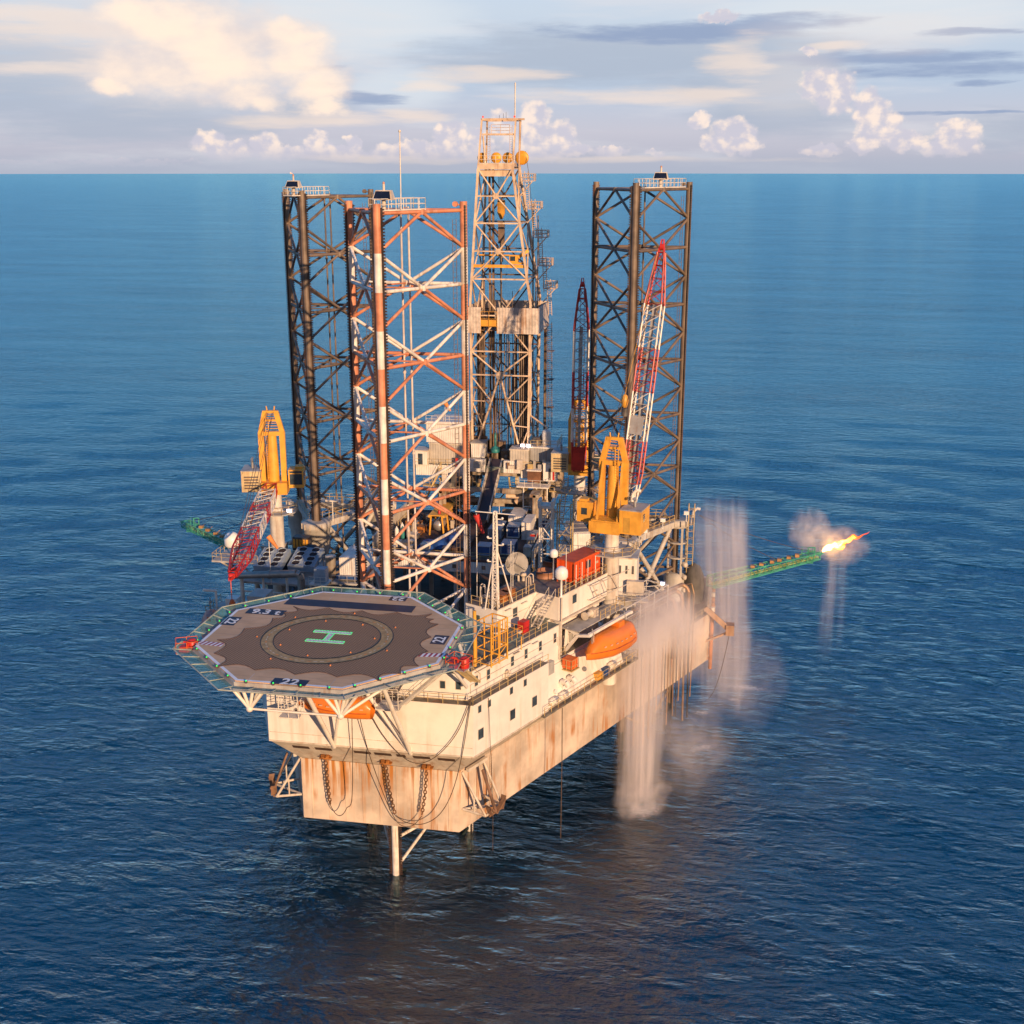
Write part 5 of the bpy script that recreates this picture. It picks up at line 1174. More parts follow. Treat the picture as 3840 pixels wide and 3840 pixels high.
# ------------------------------------------------------------------ cranes
def crane(label, x, y, z0, zp, yaw, bb, bt, sect, nb, head=True, lean=V((1, 0, 0)), mastcol=YEL, housecol=YEL, cabcol=YEL):
    t = thing('deck_crane', label, 'crane', (x, y, z0), 'pedestal cranes of the rig')
    bb = V(bb); bt = V(bt); T = Matrix.Translation((x, y, zp)) @ Matrix.Rotation(yaw, 4, 'Z'); L = lambda *p: T @ V(p)
    b = B(); b.lathe((x, y, z0), [(1.05, 0), (1.05, zp-z0-3.3), (1.4, zp-z0-2.9), (.95, zp-z0-2.7), (.95, zp-z0-.4), (1.25, zp-z0)], 18); b.build('pedestal', mat('pedestal_white', (.72, .66, .58), .5, var=.08, rust=.4), t)
    b = B(); oc = [L(3.3*math.cos(R(22.5+45*i)), 3.3*math.sin(R(22.5+45*i)), -2.9) for i in range(8)]; b.prism([(p.x, p.y) for p in oc], zp-3.05, zp-2.88); b.build('ring_platform', GREY, t)
    b = B(); b.rail(oc, closed=True, step=1.3); b.build('ring_railing', RAIL, t)
    b = B(); b.box((-2.1, -2.6, .0), (1.7, 2.0, 1.75), T); b.box((-2.3, -2.8, .15), (1.8, -2.55, 1.6), T); b.build('slewing_base', mastcol, t)
    b = B(); b.box((1.75, -2.6, .3), (4.6, 1.4, 3.4), T); b.box((1.85, -2.5, 3.4), (4.5, 1.3, 3.5), T) if False else None; mh = b.build('machinery_house', housecol, t)
    b = B(); b.box((1.7, -2.65, 3.4), (4.65, 1.45, 3.52), T); b.build('house_roof', GREY, mh)
    b = B(); b.box((2.3, -2.64, .5), (3.2, -2.6, 2.5), T); b.build('house_door', mat('door_mustard', (.55, .30, .05), .5), mh)
    b = B()
    for i in range(5): b.box((2.1, 1.41, .8+i*.42), (4.2, 1.46, 1.0+i*.42), T)
    b.build('louvre', DKGREY, mh); b = B(); b.box((4.61, -1.6, 1.8), (4.65, -.8, 2.8), T); b.build('side_window', GLASS, mh)
    b = B(); b.path([L(3.2, -.6, 3.5), L(3.2, -.6, 4.4), L(3.3, -.9, 4.7), L(3.3, -1.6, 4.8)], .2, 8); b.build('exhaust', STEEL, mh)
    b = B(); b.box((-4.5, -1.2, .9), (-2.3, 1.5, 3.6), T); b.box((-4.3, -.9, 3.6), (-3.2, .6, 3.9), T); cab_ = b.build('operator_cab', cabcol, t)
    b = B()
    b.box((-4.3, 1.5, 1.4), (-2.5, 1.53, 3.0), T); b.box((-4.3, 1.5, 3.15), (-2.5, 1.53, 3.45), T); b.box((-4.53, -.6, 1.9), (-4.5, 1.2, 3.2), T); b.box((-3.9, -1.23, 1.9), (-3.1, -1.2, 2.8), T); b.build('cab_window', GLASS, cab_)
    b = B()
    H1, H2 = 9.1, 12.2
    for e in (-1, 1):
        b.beam(L(e*1.55, .2, 1.7), L(e*1.55, .2, H1), .8, .62, up=T.to_3x3() @ V((0, 1, 0))); b.beam(L(e*1.55, .2, H1), L(e*.78, .2, H2), .7, .56, up=T.to_3x3() @ V((0, 1, 0))); b.beam(L(e*1.4, -2.2, 1.7), L(e*1.3, -.2, H1), .26, .3)
    b.box((-1.9, -.2, H1-.5), (1.9, .6, H1+.1), T); b.box((-.95, -.15, H2-.3), (.95, .55, H2+.1), T); b.box((-1.0, -.1, H2-1.5), (1.0, .5, H2-1.2), T)
    b.lathe(L(0, .1, 1.7), [(.82, 0), (.8, 3), (.66, H1-2.2)], 14)
    for i in range(6): z = H1+.5+i*.4; b.tube(L(-1.1+i*.03, .2, z), L(1.1-i*.03, .2, z), .06, 5)
    b.ladder(L(.55, .75 if bt.y < y else -.5, 2), L(.55, .75 if bt.y < y else -.5, H2-1), .45, (T.to_3x3() @ V((1, 0, 0))), .06)
    for e in (-1, 1): b.tube(L(e*.5, 0, H2), L(e*.6, 0, H2+.7), .1, 6)
    b.build('mast', mastcol, t)
    b = B(); p = V(bb); q = V(bt); up = (V((0, 0, 1)) if abs((q-p).normalized().z) < .8 else (T.to_3x3() @ V((0, -1, 0)))); d = (q-p).normalized(); xx = d.cross(up).normalized(); yy = xx.cross(d)
    def wd(t_): return (1.5+.75*min(1, t_/.14)) if t_ < .8 else 2.25-1.35*(t_-.8)/.2
    acc_ = 0
    for (t0, t1, ci) in sect:
        b.mi = ci; k = max(1, round((t1-t0)*nb))
        for i in range(k):
            a = t0+(t1-t0)*i/k; c_ = t0+(t1-t0)*(i+1)/k
            b.lattice(p.lerp(q, a), p.lerp(q, c_), wd(a), wd(a)*.78, wd(c_), wd(c_)*.78, 1, .125, up, .05)
    b.build('boom', [RED, WHITE], t)
    b = B(); b.beam(p.lerp(q, .02)-yy*.2, p.lerp(q, .80)-yy*.1, .5, .05, up=yy); b.build('boom_walkway', GREY, t)
    b = B()
    for e in (-1, 1): b.beam(p.lerp(q, .93)+xx*e*.5, q+d*.7+xx*e*.3, .14, .55, up=yy); b.beam(q+d*.5+xx*e*.3, q+d*1.7+xx*e*.12, .12, .4, up=yy)
    b.lathe(q+d*.7-xx*.22, [(.42, 0), (.42, .44)], 12, axis=xx); b.beam(p.lerp(q, .95)-xx*.5, p.lerp(q, .95)+xx*.5, .2, .3, up=yy); b.build('boom_head', mat('head_red', (.62, .035, .02), .4), t)
    b = B(); b.box((-.85, .55, 0), (.85, .7, 1.9), T) if False else None
    top = L(0, .2, H2)
    for e in (-.5, .5): b.tube(top+xx*e, q+xx*e*.5+yy*.3, .035, 4, cap=False); b.tube(top+xx*e*.6, p.lerp(q, .72)+xx*e+yy*.7, .035, 4, cap=False)
    b.build('luffing_rope', WIRE, t)
    return t, T, p, q
S1 = ((0, .10, 1), (.10, .27, 0), (.27, .46, 1), (.46, .63, 0), (.63, .80, 1), (.80, 1, 0))
cr1, T1_, p, q = crane('yellow crane by the orange container, its red and white jib raised almost upright', 24.1, 14.5, 18.4, 40.2, R(-12), (25.9, 16.9, 42.4), (28.8, 23.5, 75.2), S1, 22)
b = B(); b.beam(p.lerp(q, .30)+V((-.3, -1.0, 0)), p.lerp(q, .37)+V((-.3, -1.0, 0)), 2.0, .1); b.build('boom_landing', GREY, cr1)
b = B(); h0 = p.lerp(q, .50)+V((-2.4, -1.2, -1.5)); b.tube(q+V((-.4, -.6, 0)), h0, .03, 4); b.lathe(h0+V((0, 0, -1.8)), [(.2, 0), (.42, .3), (.5, 1.0), (.35, 1.6), (.12, 1.8)], 6); b.build('hook_block', YEL, cr1)
b = B(); b.lathe(h0+V((0, 0, -2.9)), [(.42, 0), (.42, 1.0)], 8); b.build('hook_ball', DKGREY, cr1)
S2 = ((0, .10, 0), (.10, .28, 1), (.28, .40, 0), (.40, .58, 1), (.58, 1, 0))
cr2, T2_, p, q = crane('yellow crane at the far left with its jib lowered forward towards the helideck', -27.5, 27.5, 18.4, 39.4, R(180+13), (-27.0, 25.1, 40.7), (-19.3, -8.0, 38.8), S2, 14, housecol=mat('house_buff', (.62, .47, .25), .5, rust=.3))
b = B(); h0 = q+V((-.1, -.4, -.6)); b.tube(h0+V((0, 0, .4)), h0+V((0, 0, -2.6)), .05, 5); b.lathe(h0+V((0, 0, -4.6)), [(.2, 0), (.42, .6), (.42, 1.6), (.2, 2.1)], 8); b.tube(h0+V((0, 0, -4.6)), h0+V((.05, 0, -6.4)), .18, 6); b.build('hook_block', ORNG, cr2)
S3 = ((0, .17, 0), (.17, .36, 1), (.36, .56, 0), (.56, .78, 1), (.78, 1, 0))
cr3, T3_, p, q = crane('distant stern crane with an upright red and white jib on a solid red foot', 14.5, 56.6, 18.4, 37.0, R(180), (14.6, 54.0, 38.0), (15.0, 52.4, 67.6), S3, 18, housecol=mat('house_buff', (.62, .47, .25), .5, rust=.3), cabcol=CREAM)
b = B(); b.beam(V((14.6, 53.2, 38.2)), V((14.65, 53.0, 42.2)), 2.2, .12, up=V((0, 1, 0))); b.build('boom_foot_plate', mat('head_red', (0, 0, 0)), cr3)
b = B(); b.beam((10.2, 57.5, 33.6), (13.6, 57, 33.6), 1.0, 1.0); b.build('pedestal_arm', CREAM, cr3)
# ------------------------------------------------------------------ things on the quarters roof
ms = thing('radio_mast', 'slender white tripod radio mast with crosstree on the front corner of the upper roof', 'mast', (11.9, -3.2, 34.64))
bx, by = 11.9, -2.9
b = B(); b.lattice((bx, by, 34.6), (bx, by, 46.8), .75, .75, .35, .35, 14, .07, (0, 1, 0), .045); b.ladder((bx, by-.45, 35), (bx, by-.3, 46), .4); b.build('lattice_column', WHITE, ms)
b = B()
for dx_, dy_ in ((-1.6, 2.2), (1.7, 2.4), (-1.2, -.4)): b.tube((bx+dx_, by+dy_, 34.6), (bx+dx_*.1, by+dy_*.1, 42.0), .09, 6)
b.build('tripod_leg', WHITE, ms)
b = B(); b.tube((bx-2.4, by, 46.7), (bx+2.4, by, 46.5), .07, 6); b.tube((bx, by, 39.8), (bx, by, 46.8), .06, 5)
for z, l_ in ((45.9, .9), (45.2, 1.0), (43.5, -.9), (42.7, .95), (40.6, -.9), (40, .9)): b.beam((bx, by, z), (bx+l_, by-.1, z), .08, .12); b.sphere((bx+l_*.98, by-.1, z+.12), .16, 6)
for x in (-.6, .5): b.tube((bx+x, by, 46.6), (bx+x, by, 47.5), .04, 5)
b.build('crosstree', WHITE, ms)
def windsock(label, p, h, dr, L=2.2, tilt=-1.1, col=None):
    p = V(p); t = thing('windsock', label, 'windsock', tuple(p), 'orange windsocks of the rig')
    b = B(); b.tube(p, p+V((0, 0, h)), .06, 6); b.build('pole', RAILW, t)
    b = B(); b.smooth = True; a = p+V((0, 0, h-.1)); pts = [a+V((dr*(i/5)*L*.6, -.1, tilt*(i/5)*L*.75)) for i in range(6)]
    for i in range(5): b.tube(pts[i], pts[i+1], .42-.05*i, 9, r2=.42-.05*(i+1), cap=False)
    b.build('sock', col or mat('sock_orange', (.75, .26, .07), .7), t)
windsock('orange windsock on a white pole beside the lowered jib at the left', (-25.4, 18.9, 27.9), 7.4, 1)
windsock('red windsock on a tall pole by the radio mast', (8.9, .6, 34.6), 10.8, .5, 2.8, -1.1, mat('sock_red', (.62, .04, .03), .7))
windsock('small orange windsock on the roof of the tall tan and white shed', (-9.2, 60.3, 44.1), 3.4, .9, 1.8)
dsh = thing('satellite_dish', 'large round white satellite dish on the upper roof left of the brown hose reels', 'dish', (12.9, 7.2, 34.64))
b = B(); ax = V((-.12, -1, .42)).normalized(); c0 = V((12.85, 7.0, 37.1)); b.lathe(c0, [(1.5, .42), (1.2, .26), (.8, .1), (.3, .01), (.0001, 0), (.0001, -.06), (.8, .03), (1.5, .36), (1.5, .42)], 28, axis=ax); b.build('reflector', mat('dish_cream', (.72, .66, .56), .5, var=.03), dsh)
b = B(); b.tube((12.9, 7.4, 34.6), c0-ax*.1, .16, 8); b.tube((12.4, 7.6, 34.6), c0-ax*.1, .07, 5); b.build('stand', CREAM, dsh)
b = B(); f_ = c0+ax*1.35; b.lathe(f_, [(.1, -.1), (.1, .12)], 8, axis=ax)
for a in (0, 120, 240):
    Q = ax.to_track_quat('Z', 'Y'); b.tube(c0+Q @ V((1.45*math.cos(R(a+90)), 1.45*math.sin(R(a+90)), .4)), f_, .03, 4)
b.build('feed_horn', DKGREY, dsh)
def radome(label, p, h, r_, base=None):
    p = V(p); t = thing('radome', label, 'radome', tuple(p), 'white radomes')
    b = B(); b.lathe(p, [(.25, 0), (.14, .15), (.14, h), (.4, h+.12)], 10); b.build('post', DOMEW, t)
    b = B(); z = h+.1; pr = [(r_*.82, z), (r_*.98, z+r_*.25), (r_, z+r_*.9)]+[(max(1e-4, r_*math.cos(R(a))), z+r_*.9+r_*math.sin(R(a))) for a in range(15, 91, 15)]; b.lathe(p, pr, 20); b.build('dome', DOMEW, t)
radome('white domed aerial on a post in front of the orange container', (19.1, 2.7, 34.64), 2.3, .82)
radome('small white domed aerial between the brown hose reels and the orange container', (17.2, 9.2, 34.64), 2.9, .55)
radome('white domed aerial on its own platform at the far left edge', (-33.0, 23.4, 30.05), 1.7, 1.15)
for s, o_, z, r_, h_, lab in ((28.6, 8.6, 34.64, 1.35, 1.5, 'brown hose reel full of black hose, the rear one on the upper roof'), (26.0, 8.0, 34.64, 1.25, .75, 'low brown hose reel without hose in front of the fuller one')):
    p = SP(s, o_, z); t = thing('hose_reel', lab, 'hose reel', tuple(p), 'brown hose reels on the upper roof')
    b = B(); b.lathe(p, [(r_, 0), (r_+.06, .05), (r_, .1), (r_, h_), (r_+.07, h_), (r_+.07, h_+.08), (r_-.1, h_+.08), (r_-.1, h_*.6), (.0001, h_*.6)], 24); b.build('drum', mat('reel_brown', (.36, .17, .095), .6, var=.2, rust=.4), t)
    if h_ > 1:
        b = B()
        for k in range(4):
            for i in range(20): a0, a1 = R(i*18), R(i*18+18); rr_ = r_-.25-.12*k; b.tube(p+V((rr_*math.cos(a0), rr_*math.sin(a0), h_+.05+.12*(k % 2))), p+V((rr_*math.cos(a1), rr_*math.sin(a1), h_+.05+.12*(k % 2))), .09, 5, cap=False)
        b.build('hose', BLACK, t)
oc_ = thing('orange_container', 'bright orange container cabin with one window on the upper roof', 'container', tuple(SP(28.4, 4.4, 34.64)))
b = B(); sbox(b, 25.3, 31.5, 3.1, 5.7, 34.9, 37.6); b.build('wall', CONTO, oc_)
b = B(); sbox(b, 25.25, 31.55, 3.05, 5.75, 37.61, 37.72)
for s in (25.35, 31.45):
    for o_ in (3.15, 5.65): b.beam(SP(s, o_, 34.66), SP(s, o_, 37.62), .2, .2)
b.build('corner_frame', mat('cont_orange_dark', (.55, .09, .02), .5), oc_)
b = B(); sbox(b, 28.1, 29.1, 3.02, 3.12, 36.1, 37.1); b.build('window', GLASS, oc_)
b = B()
for i in range(3):
    for j in range(4): sbox(b, 26.4+i*.0+j*0, 26.55, 3.0, 3.1, 35.3+.4*j, 35.5+.4*j)
sbox(b, 30.3, 30.5, 3.0, 3.1, 36.2, 36.5); sbox(b, 30.7, 30.9, 3.0, 3.1, 36.2, 36.5); b.build('lashing_fitting', CREAM, oc_)
b = B(); sbox(b, 25.3, 31.5, 3.1, 5.7, 34.64, 34.9); b.build('skid', DKGREY, oc_)
b = B()
for s in (24.8, 26.2, 27.6, 29.4, 31.2): b.tube(SP(s, 2.5, 34.6), SP(s, 2.5, 37.6), .06, 5)
b.tube(SP(15.4, 5.9, 34.6), SP(15.4, 5.9, 42.5), .05, 5); b.tube(SP(22.6, 2.6, 34.6), SP(22.6, 2.6, 40.4), .05, 5); b.tube(SP(19.6, 8.6, 34.6), SP(19.6, 8.6, 39.6), .05, 5)
tag(b.build('aerial_poles', RAILW), 'row of thin white aerial poles along the upper roof edge', 'aerial')
for s, o_, lab in ((17.0, 7.6, 'orange brown gear box near the foot of the radio mast'), (15.6, 7.2, 'orange gear bin left of the larger one by the radio mast')):
    b = B(); sbox(b, s-.9, s+.9, o_-.6, o_+.6, 34.64, 35.5); sbox(b, s-.95, s+.95, o_-.65, o_+.65, 35.5, 35.58); tag(b.build('gear_bin', mat('bin_rust', (.45, .16, .04), .6, var=.2)), lab, 'bin', 'gear bins on the upper roof')

# ------------------------------------------------------------------ lattice tower and stair tower beside the pipe deck
b = B(); tx, ty = 13.3, 28.2
b.lattice((tx, ty, 18.4), (tx, ty, 38.9), 1.75, 1.75, 1.75, 1.75, 9, .14, (0, 1, 0), .09)
t = thing('lattice_tower', 'square white lattice tower standing right of the pipe deck', 'tower', (tx, ty, 18.4)); b.build('lattice', RAILW, t)
b = B(); b.box((tx-1.1, ty-1.1, 38.9), (tx+1.1, ty+1.1, 39.3)); b.box((tx-1.15, ty-1.1, 39.3), (tx-.8, ty+1.1, 40.0)); b.box((tx+.8, ty-1.1, 39.3), (tx+1.15, ty+1.1, 40.0)); b.build('head_saddle', RAILW, t)
t = thing('stair_tower', 'yellow tube stair tower just behind the white lattice tower', 'tower', (15.6, 31, 18.4))
b = B()
for x in (14.6, 16.6):
    for y in (30, 32.4): b.tube((x, y, 18.4), (x, y, 39), .1, 6)
for z in np.arange(20.4, 39, 2.6):
    b.path([V((14.6, 30, z)), V((16.6, 30, z)), V((16.6, 32.4, z)), V((14.6, 32.4, z)), V((14.6, 30, z))], .06, 5); b.tube((14.6, 30, z), (16.6, 30, z+2.6), .05, 5)
b.build('tube_frame', RAIL, t)
b = B()
for k, z in enumerate(np.arange(18.6, 36, 2.6)): b.box((14.6, 30.1, z), (16.6, 32.3, z+.08)); b.beam((14.8 if k % 2 else 16.4, 30.6, z), (16.4 if k % 2 else 14.8, 30.6, z+2.6), .5, .08)
b.build('landings', GREY, t)

# ------------------------------------------------------------------ loads on the pipe deck
PG = 'boxes and containers on the pipe deck'
def load(name, label, a, c_, m_, lid=None, frame_=True, group=PG, cat='container'):
    t = thing(name, label, cat, ((a[0]+c_[0])/2, (a[1]+c_[1])/2, a[2]), group)
    b = B(); b.box((a[0]+.06, a[1]+.06, a[2]+.12), (c_[0]-.06, c_[1]-.06, c_[2]-.1)); b.build('wall', m_, t)
    b = B(); b.box((a[0], a[1], c_[2]-.1), (c_[0], c_[1], c_[2])); b.build('lid', lid or CONTW, t)
    b = B()
    for x in (a[0]+.07, c_[0]-.07):
        for y in (a[1]+.07, c_[1]-.07): b.beam((x, y, a[2]), (x, y, c_[2]-.1), .16, .16)
    for y in (a[1]+.05, c_[1]-.05): b.beam((a[0], y, a[2]+.08), (c_[0], y, a[2]+.08), .14, .16)
    for x in (a[0]+.05, c_[0]-.05): b.beam((x, a[1], a[2]+.085), (x, c_[1], a[2]+.085), .12, .13)
    b.build('frame', lid or CONTW, t); return t
load('container', 'tall white container with a blue base, rearmost on the right of the pipe deck', (3.6, 50.4, 28.02), (6.2, 56, 30.7), CONTW)
load('container', 'dark blue skip under the front of the tall white container', (3.9, 47.2, 28.02), (6.0, 50.0, 29.9), CONTB, CONTW)
load('container', 'white tank container right of the dark blue skip', (6.5, 46.4, 28.02), (8.0, 51.6, 30.9), CONTW)
load('container', 'grey open skip left of the dark blue skip', (1.0, 46.2, 28.02), (3.2, 51.4, 29.6), mat('skip_grey', (.30, .31, .33), .6, var=.15, corr=.4), LBLUE)
load('container', 'small blue skip with a pale lid at the front right corner of the pipe deck', (4.6, 38.2, 28.02), (6.8, 41.2, 29.7), CONTB, LBLUE)
load('container', 'small blue skip with white bags in front of the grey skip', (1.0, 37.2, 28.02), (3.2, 39.6, 29.5), BLUE, LBLUE)
for i, (y, mm, nm) in enumerate(((37.6, CREAM, 'cream'), (40.8, STEEL, 'bare grey'), (43.2, RED, 'red'), (45.4, WHITE, 'white'), (52.4, BLUE, 'blue'), (54.6, DKGREY, 'dark grey'), (57, CONTB, 'navy'))):
    load('bin', '%s bin in the row along the right edge of the pipe deck' % nm, (8.3, y, 28.02), (9.5, y+1.7, 29.6+.25*(i % 3)), mm, GREY if mm is not DKGREY else CREAM, group='bins along the right edge of the pipe deck', cat='bin')
for i, (x, y) in enumerate(((-7.4, 39.4), (-5.6, 41.2), (-4.3, 44))):
    b = B(); b.smooth = True; rr = random.Random(i); n = 9; vs = []
    for a in range(n):
        for c_ in range(n):
            u, v_ = a/(n-1)*2-1, c_/(n-1)*2-1; h = max(0, (1-abs(u)**4)*(1-abs(v_)**4))*(1.0+.35*rr.random()); vs.append((x+u*1.15+.4*v_, y+v_*2.1, 28.03+h))
    b.add(vs, [(a*n+c_, (a+1)*n+c_, (a+1)*n+c_+1, a*n+c_+1) for a in range(n-1) for c_ in range(n-1)])
    tag(b.build('covered_load', mat('tarp_blue', (.02, .07, .26), .5, var=.3, bump=.4)), ('load under a blue tarpaulin, the leftmost of three on the pipe deck', 'load under a blue tarpaulin, the middle of three on the pipe deck', 'load under a blue tarpaulin, nearest the pipe ramp')[i], 'load', 'blue tarpaulin loads')
yf = thing('yellow_test_frame', 'long yellow steel frame with a round grey vessel under its front on the pipe deck', 'frame', (-7.4, 50, 28.02))
b = B()
for x in (-8.7, -6.3):
    for y in (46.2, 49.5, 53): b.beam((x, y, 28.02), (x+(.3 if x < -7 else -.3), y, 31.3), .22, .28)
    b.beam((x, 46.1, 31.2), (x, 54, 31.2), .28, .3)
b.box((-8.8, 46.0, 31.35), (-6.2, 54, 31.5)); b.build('steel_frame', YEL, yf)
b = B(); b.lathe((-7.4, 46.6, 29.5), [(.0001, 0), (.8, .1), (.85, .3), (.85, 3), (.0001, 3.2)], 18, axis=V((0, 1, 0))); b.build('vessel', STEEL, yf)
b = B(); b.lathe((-7.2, 47, 31.5), [(.25, 0), (.25, .6), (.12, .8), (.12, 1.0)], 8); b.build('lamp', RED, yf)
for i in range(6):
    x, y = -12.9+.75*(i % 3)+.1*i, 41.5+2.2*(i//3)+.4*(i % 3); b = B(); b.lathe((x, y, 28.02), [(.3, 0), (.32, .1), (.32, 2.1), (.2, 2.4), (.1, 2.45), (.1, 2.65)], 10); tag(b.build('gas_bottle', (WHITE, TEALB, CREAM)[i % 3]), ('white gas bottle', 'teal gas bottle', 'cream gas bottle')[i % 3]+(' in the front row' if i < 3 else ' in the back row')+' left of the yellow frame', 'gas bottle', 'gas bottles on the pipe deck')
b = B()
for i in range(22): b.tube((-4.6+.19*i if i < 8 else -13.5+.26*(i-8), 44, 28.15+.17*(i % 2)), (-4.6+.19*i if i < 8 else -13.5+.26*(i-8), 56, 28.15+.17*(i % 2)), .11, 6)
tag(b.build('drill_pipe_rack', mat('pipe_dark', (.14, .10, .08), .45, metal=.3, var=.2)), 'layer of long dark drill pipes stacked lengthwise on the pipe deck', 'pipes')

rr = random.Random(77)
for k in range(44):      # small loose gear all over the pipe deck
    x = rr.uniform(-13.5, 7.5); y = rr.uniform(36, 55); s_ = rr.uniform(.25, .7); h = rr.uniform(.3, 1.3)
    if -3.6 < x < .2 or (x > .5 and y > 36.5): x = rr.uniform(-13.5, -9)
    b = B(); cn = k % 6
    if cn in (0, 3): b.lathe((x, y, 28.03), [(s_, 0), (s_*1.05, h*.1), (s_, h*.9), (s_*.6, h), (.0001, h)], 10)
    else: b.box((x-s_, y-s_, 28.03), (x+s_, y+s_*1.4, 28.03+h)); b.box((x-s_*1.08, y-s_*1.08, 28.03+h), (x+s_*1.08, y+s_*1.48, 28.09+h))
    nm = ('drum', 'crate', 'crate', 'drum', 'crate', 'crate')[cn]; cl = ('brown', 'rust brown', 'dark grey', 'blue', 'cream', 'grey')[cn]
    tag(b.build(nm, (BROWN, RUSTM, DKGREY, BLUE, CREAM, GREY)[cn]), 'small %s %s among the loose gear on the left half of the pipe deck' % (cl, nm), nm, 'loose %s %ss on the pipe deck' % (cl, nm))

# deck machinery in the dark well behind the banded leg
b = B(); rr = random.Random(21)
for i in range(26):
    x = rr.uniform(-12, 7.5); y = rr.uniform(8, 32); h = rr.uniform(1, 4); s_ = rr.uniform(.4, 1.3)
    if i % 3: b.box((x-s_, y-s_, 18.37), (x+s_, y+s_*1.5, 18.37+h))
    else: b.tube((x, y, 18.6+h*.5), (x+rr.uniform(-5, 5), y+rr.uniform(-1, 4), 18.6+h*.5), .25, 8)
tag(b.build('well_machinery', BROWN), 'dark machinery and pipes on the shadowed main deck behind the banded leg', 'machinery')
b = B(); b.lathe((-7.2, 14.5, 18.4), [(2.3, 0), (2.3, 9.0), (2.0, 9.8), (.9, 10.4), (.0001, 10.4)], 20); b.lathe((-7.2, 14.5, 18.4), [(2.4, 5.6), (2.4, 5.8)], 20); tag(b.build('bulk_tank', CREAM), 'pale round bulk tank behind the foot of the banded leg', 'tank')
b = B(); b.lathe((-12.2, 15.5, 18.4), [(1.4, 0), (1.4, 9.6), (1.1, 10.2), (.4, 10.5), (.0001, 10.5)], 16); tag(b.build('silo', LBLUE), 'bluish round silo left of the banded leg', 'silo')
ac_ = load('white_container', 'white ribbed container on a blue skid left of the banded leg', (-16.6, 23.6, 28.3), (-13.6, 29.5, 31.0), CONTW, CONTW, cat='container', group=None)
b = B(); b.box((-17, 23.2, 27.7), (-13.2, 30, 28.28)); tag(b.build('container_skid', BLUE), 'blue skid platform under the white ribbed container', 'skid')
b = B()
for x in (-16.6, -13.6):
    for y in (23.6, 29.5): b.beam((x, y, 18.4), (x, y, 27.1), .35, .35)
b.box((-17.6, 22.6, 27.1), (-12.8, 30.4, 27.4)); b.rail([(-17.6, 22.6, 27.4), (-12.8, 22.6, 27.4)], step=1.2); tag(b.build('container_platform', GREY), 'grey steel stand with railing carrying the white ribbed container', 'platform')
b = B(); b.lathe((-18.2, 24.4, 18.4), [(.75, 0), (.75, 12.3), (.82, 12.3), (.82, 12.5), (.0001, 12.5)], 14); tag(b.build('grey_vent_trunk', CREAM), 'tall pale round trunk left of the white ribbed container', 'trunk')
eb = thing('electrical_box', 'grey box cabin on a small white landing just behind the helideck rear edge', 'cabin', (-17, 17.5, 28))
b = B(); b.box((-18.1, 16.9, 29.2), (-16.5, 18.4, 31.3)); b.build('wall', LBLUE, eb)
b = B(); b.box((-18.8, 16.4, 29.0), (-16.2, 18.9, 29.18))
for x in (-18.6, -16.4): b.tube((x, 16.6, 18.4), (x, 16.6, 29), .12, 6); b.tube((x, 16.6, 26.6), (x+(1.6 if x < -17 else -1.6), 16.6, 29), .08, 5)
b.rail([(-18.8, 16.4, 29.18), (-16.2, 16.4, 29.18)], step=.9); b.build('landing', RAILW, eb)

# ------------------------------------------------------------------ left side platform: coolers, exhaust, sheds
pf = thing('machinery_platform', 'grey railed platform on white posts at the left side of the rig', 'platform', (-25, 24, 18.4))
b = B(); b.box((-30.4, 19.4, 27.6), (-18.9, 31, 27.9)); b.box((-35.6, 21.6, 29.8), (-28.4, 27.6, 30.05)); b.build('deck_plate', GREY, pf)
b = B(); b.rail([(-35.5, 27.5, 30.05), (-35.5, 21.7, 30.05), (-28.5, 21.7, 30.05)], step=1.4); b.rail([(-30.3, 31, 27.9), (-18.9, 31, 27.9)], step=1.5); b.build('railing', RAIL, pf)
b = B()
for x, y, z in ((-29.9, 18.9, 29.0), (-26.6, 18.9, 28.9), (-23.0, 18.9, 29.2), (-19.4, 18.9, 27.6), (-29, 22.2, 29.8), (-31, 26.8, 29.8)): b.tube((x, y, 17.4), (x, y, z), .32 if x < -28 else .2, 8)
for x0 in (-29.9, -26.6, -23): b.tube((x0, 18.9, 26.6), (x0+3.3, 18.9, 26.6), .14, 6); b.tube((x0, 18.9, 22.6), (x0+3.3, 18.9, 26.4), .12, 6)
b.tube((-29, 22.2, 26.5), (-34.6, 22.4, 29.7), .16, 6); b.tube((-31, 26.8, 25.5), (-35, 26.8, 29.7), .16, 6); b.tube((-29, 22.2, 27.4), (-31.8, 22.2, 29.7), .12, 6)
b.build('support_post', RAILW, pf)
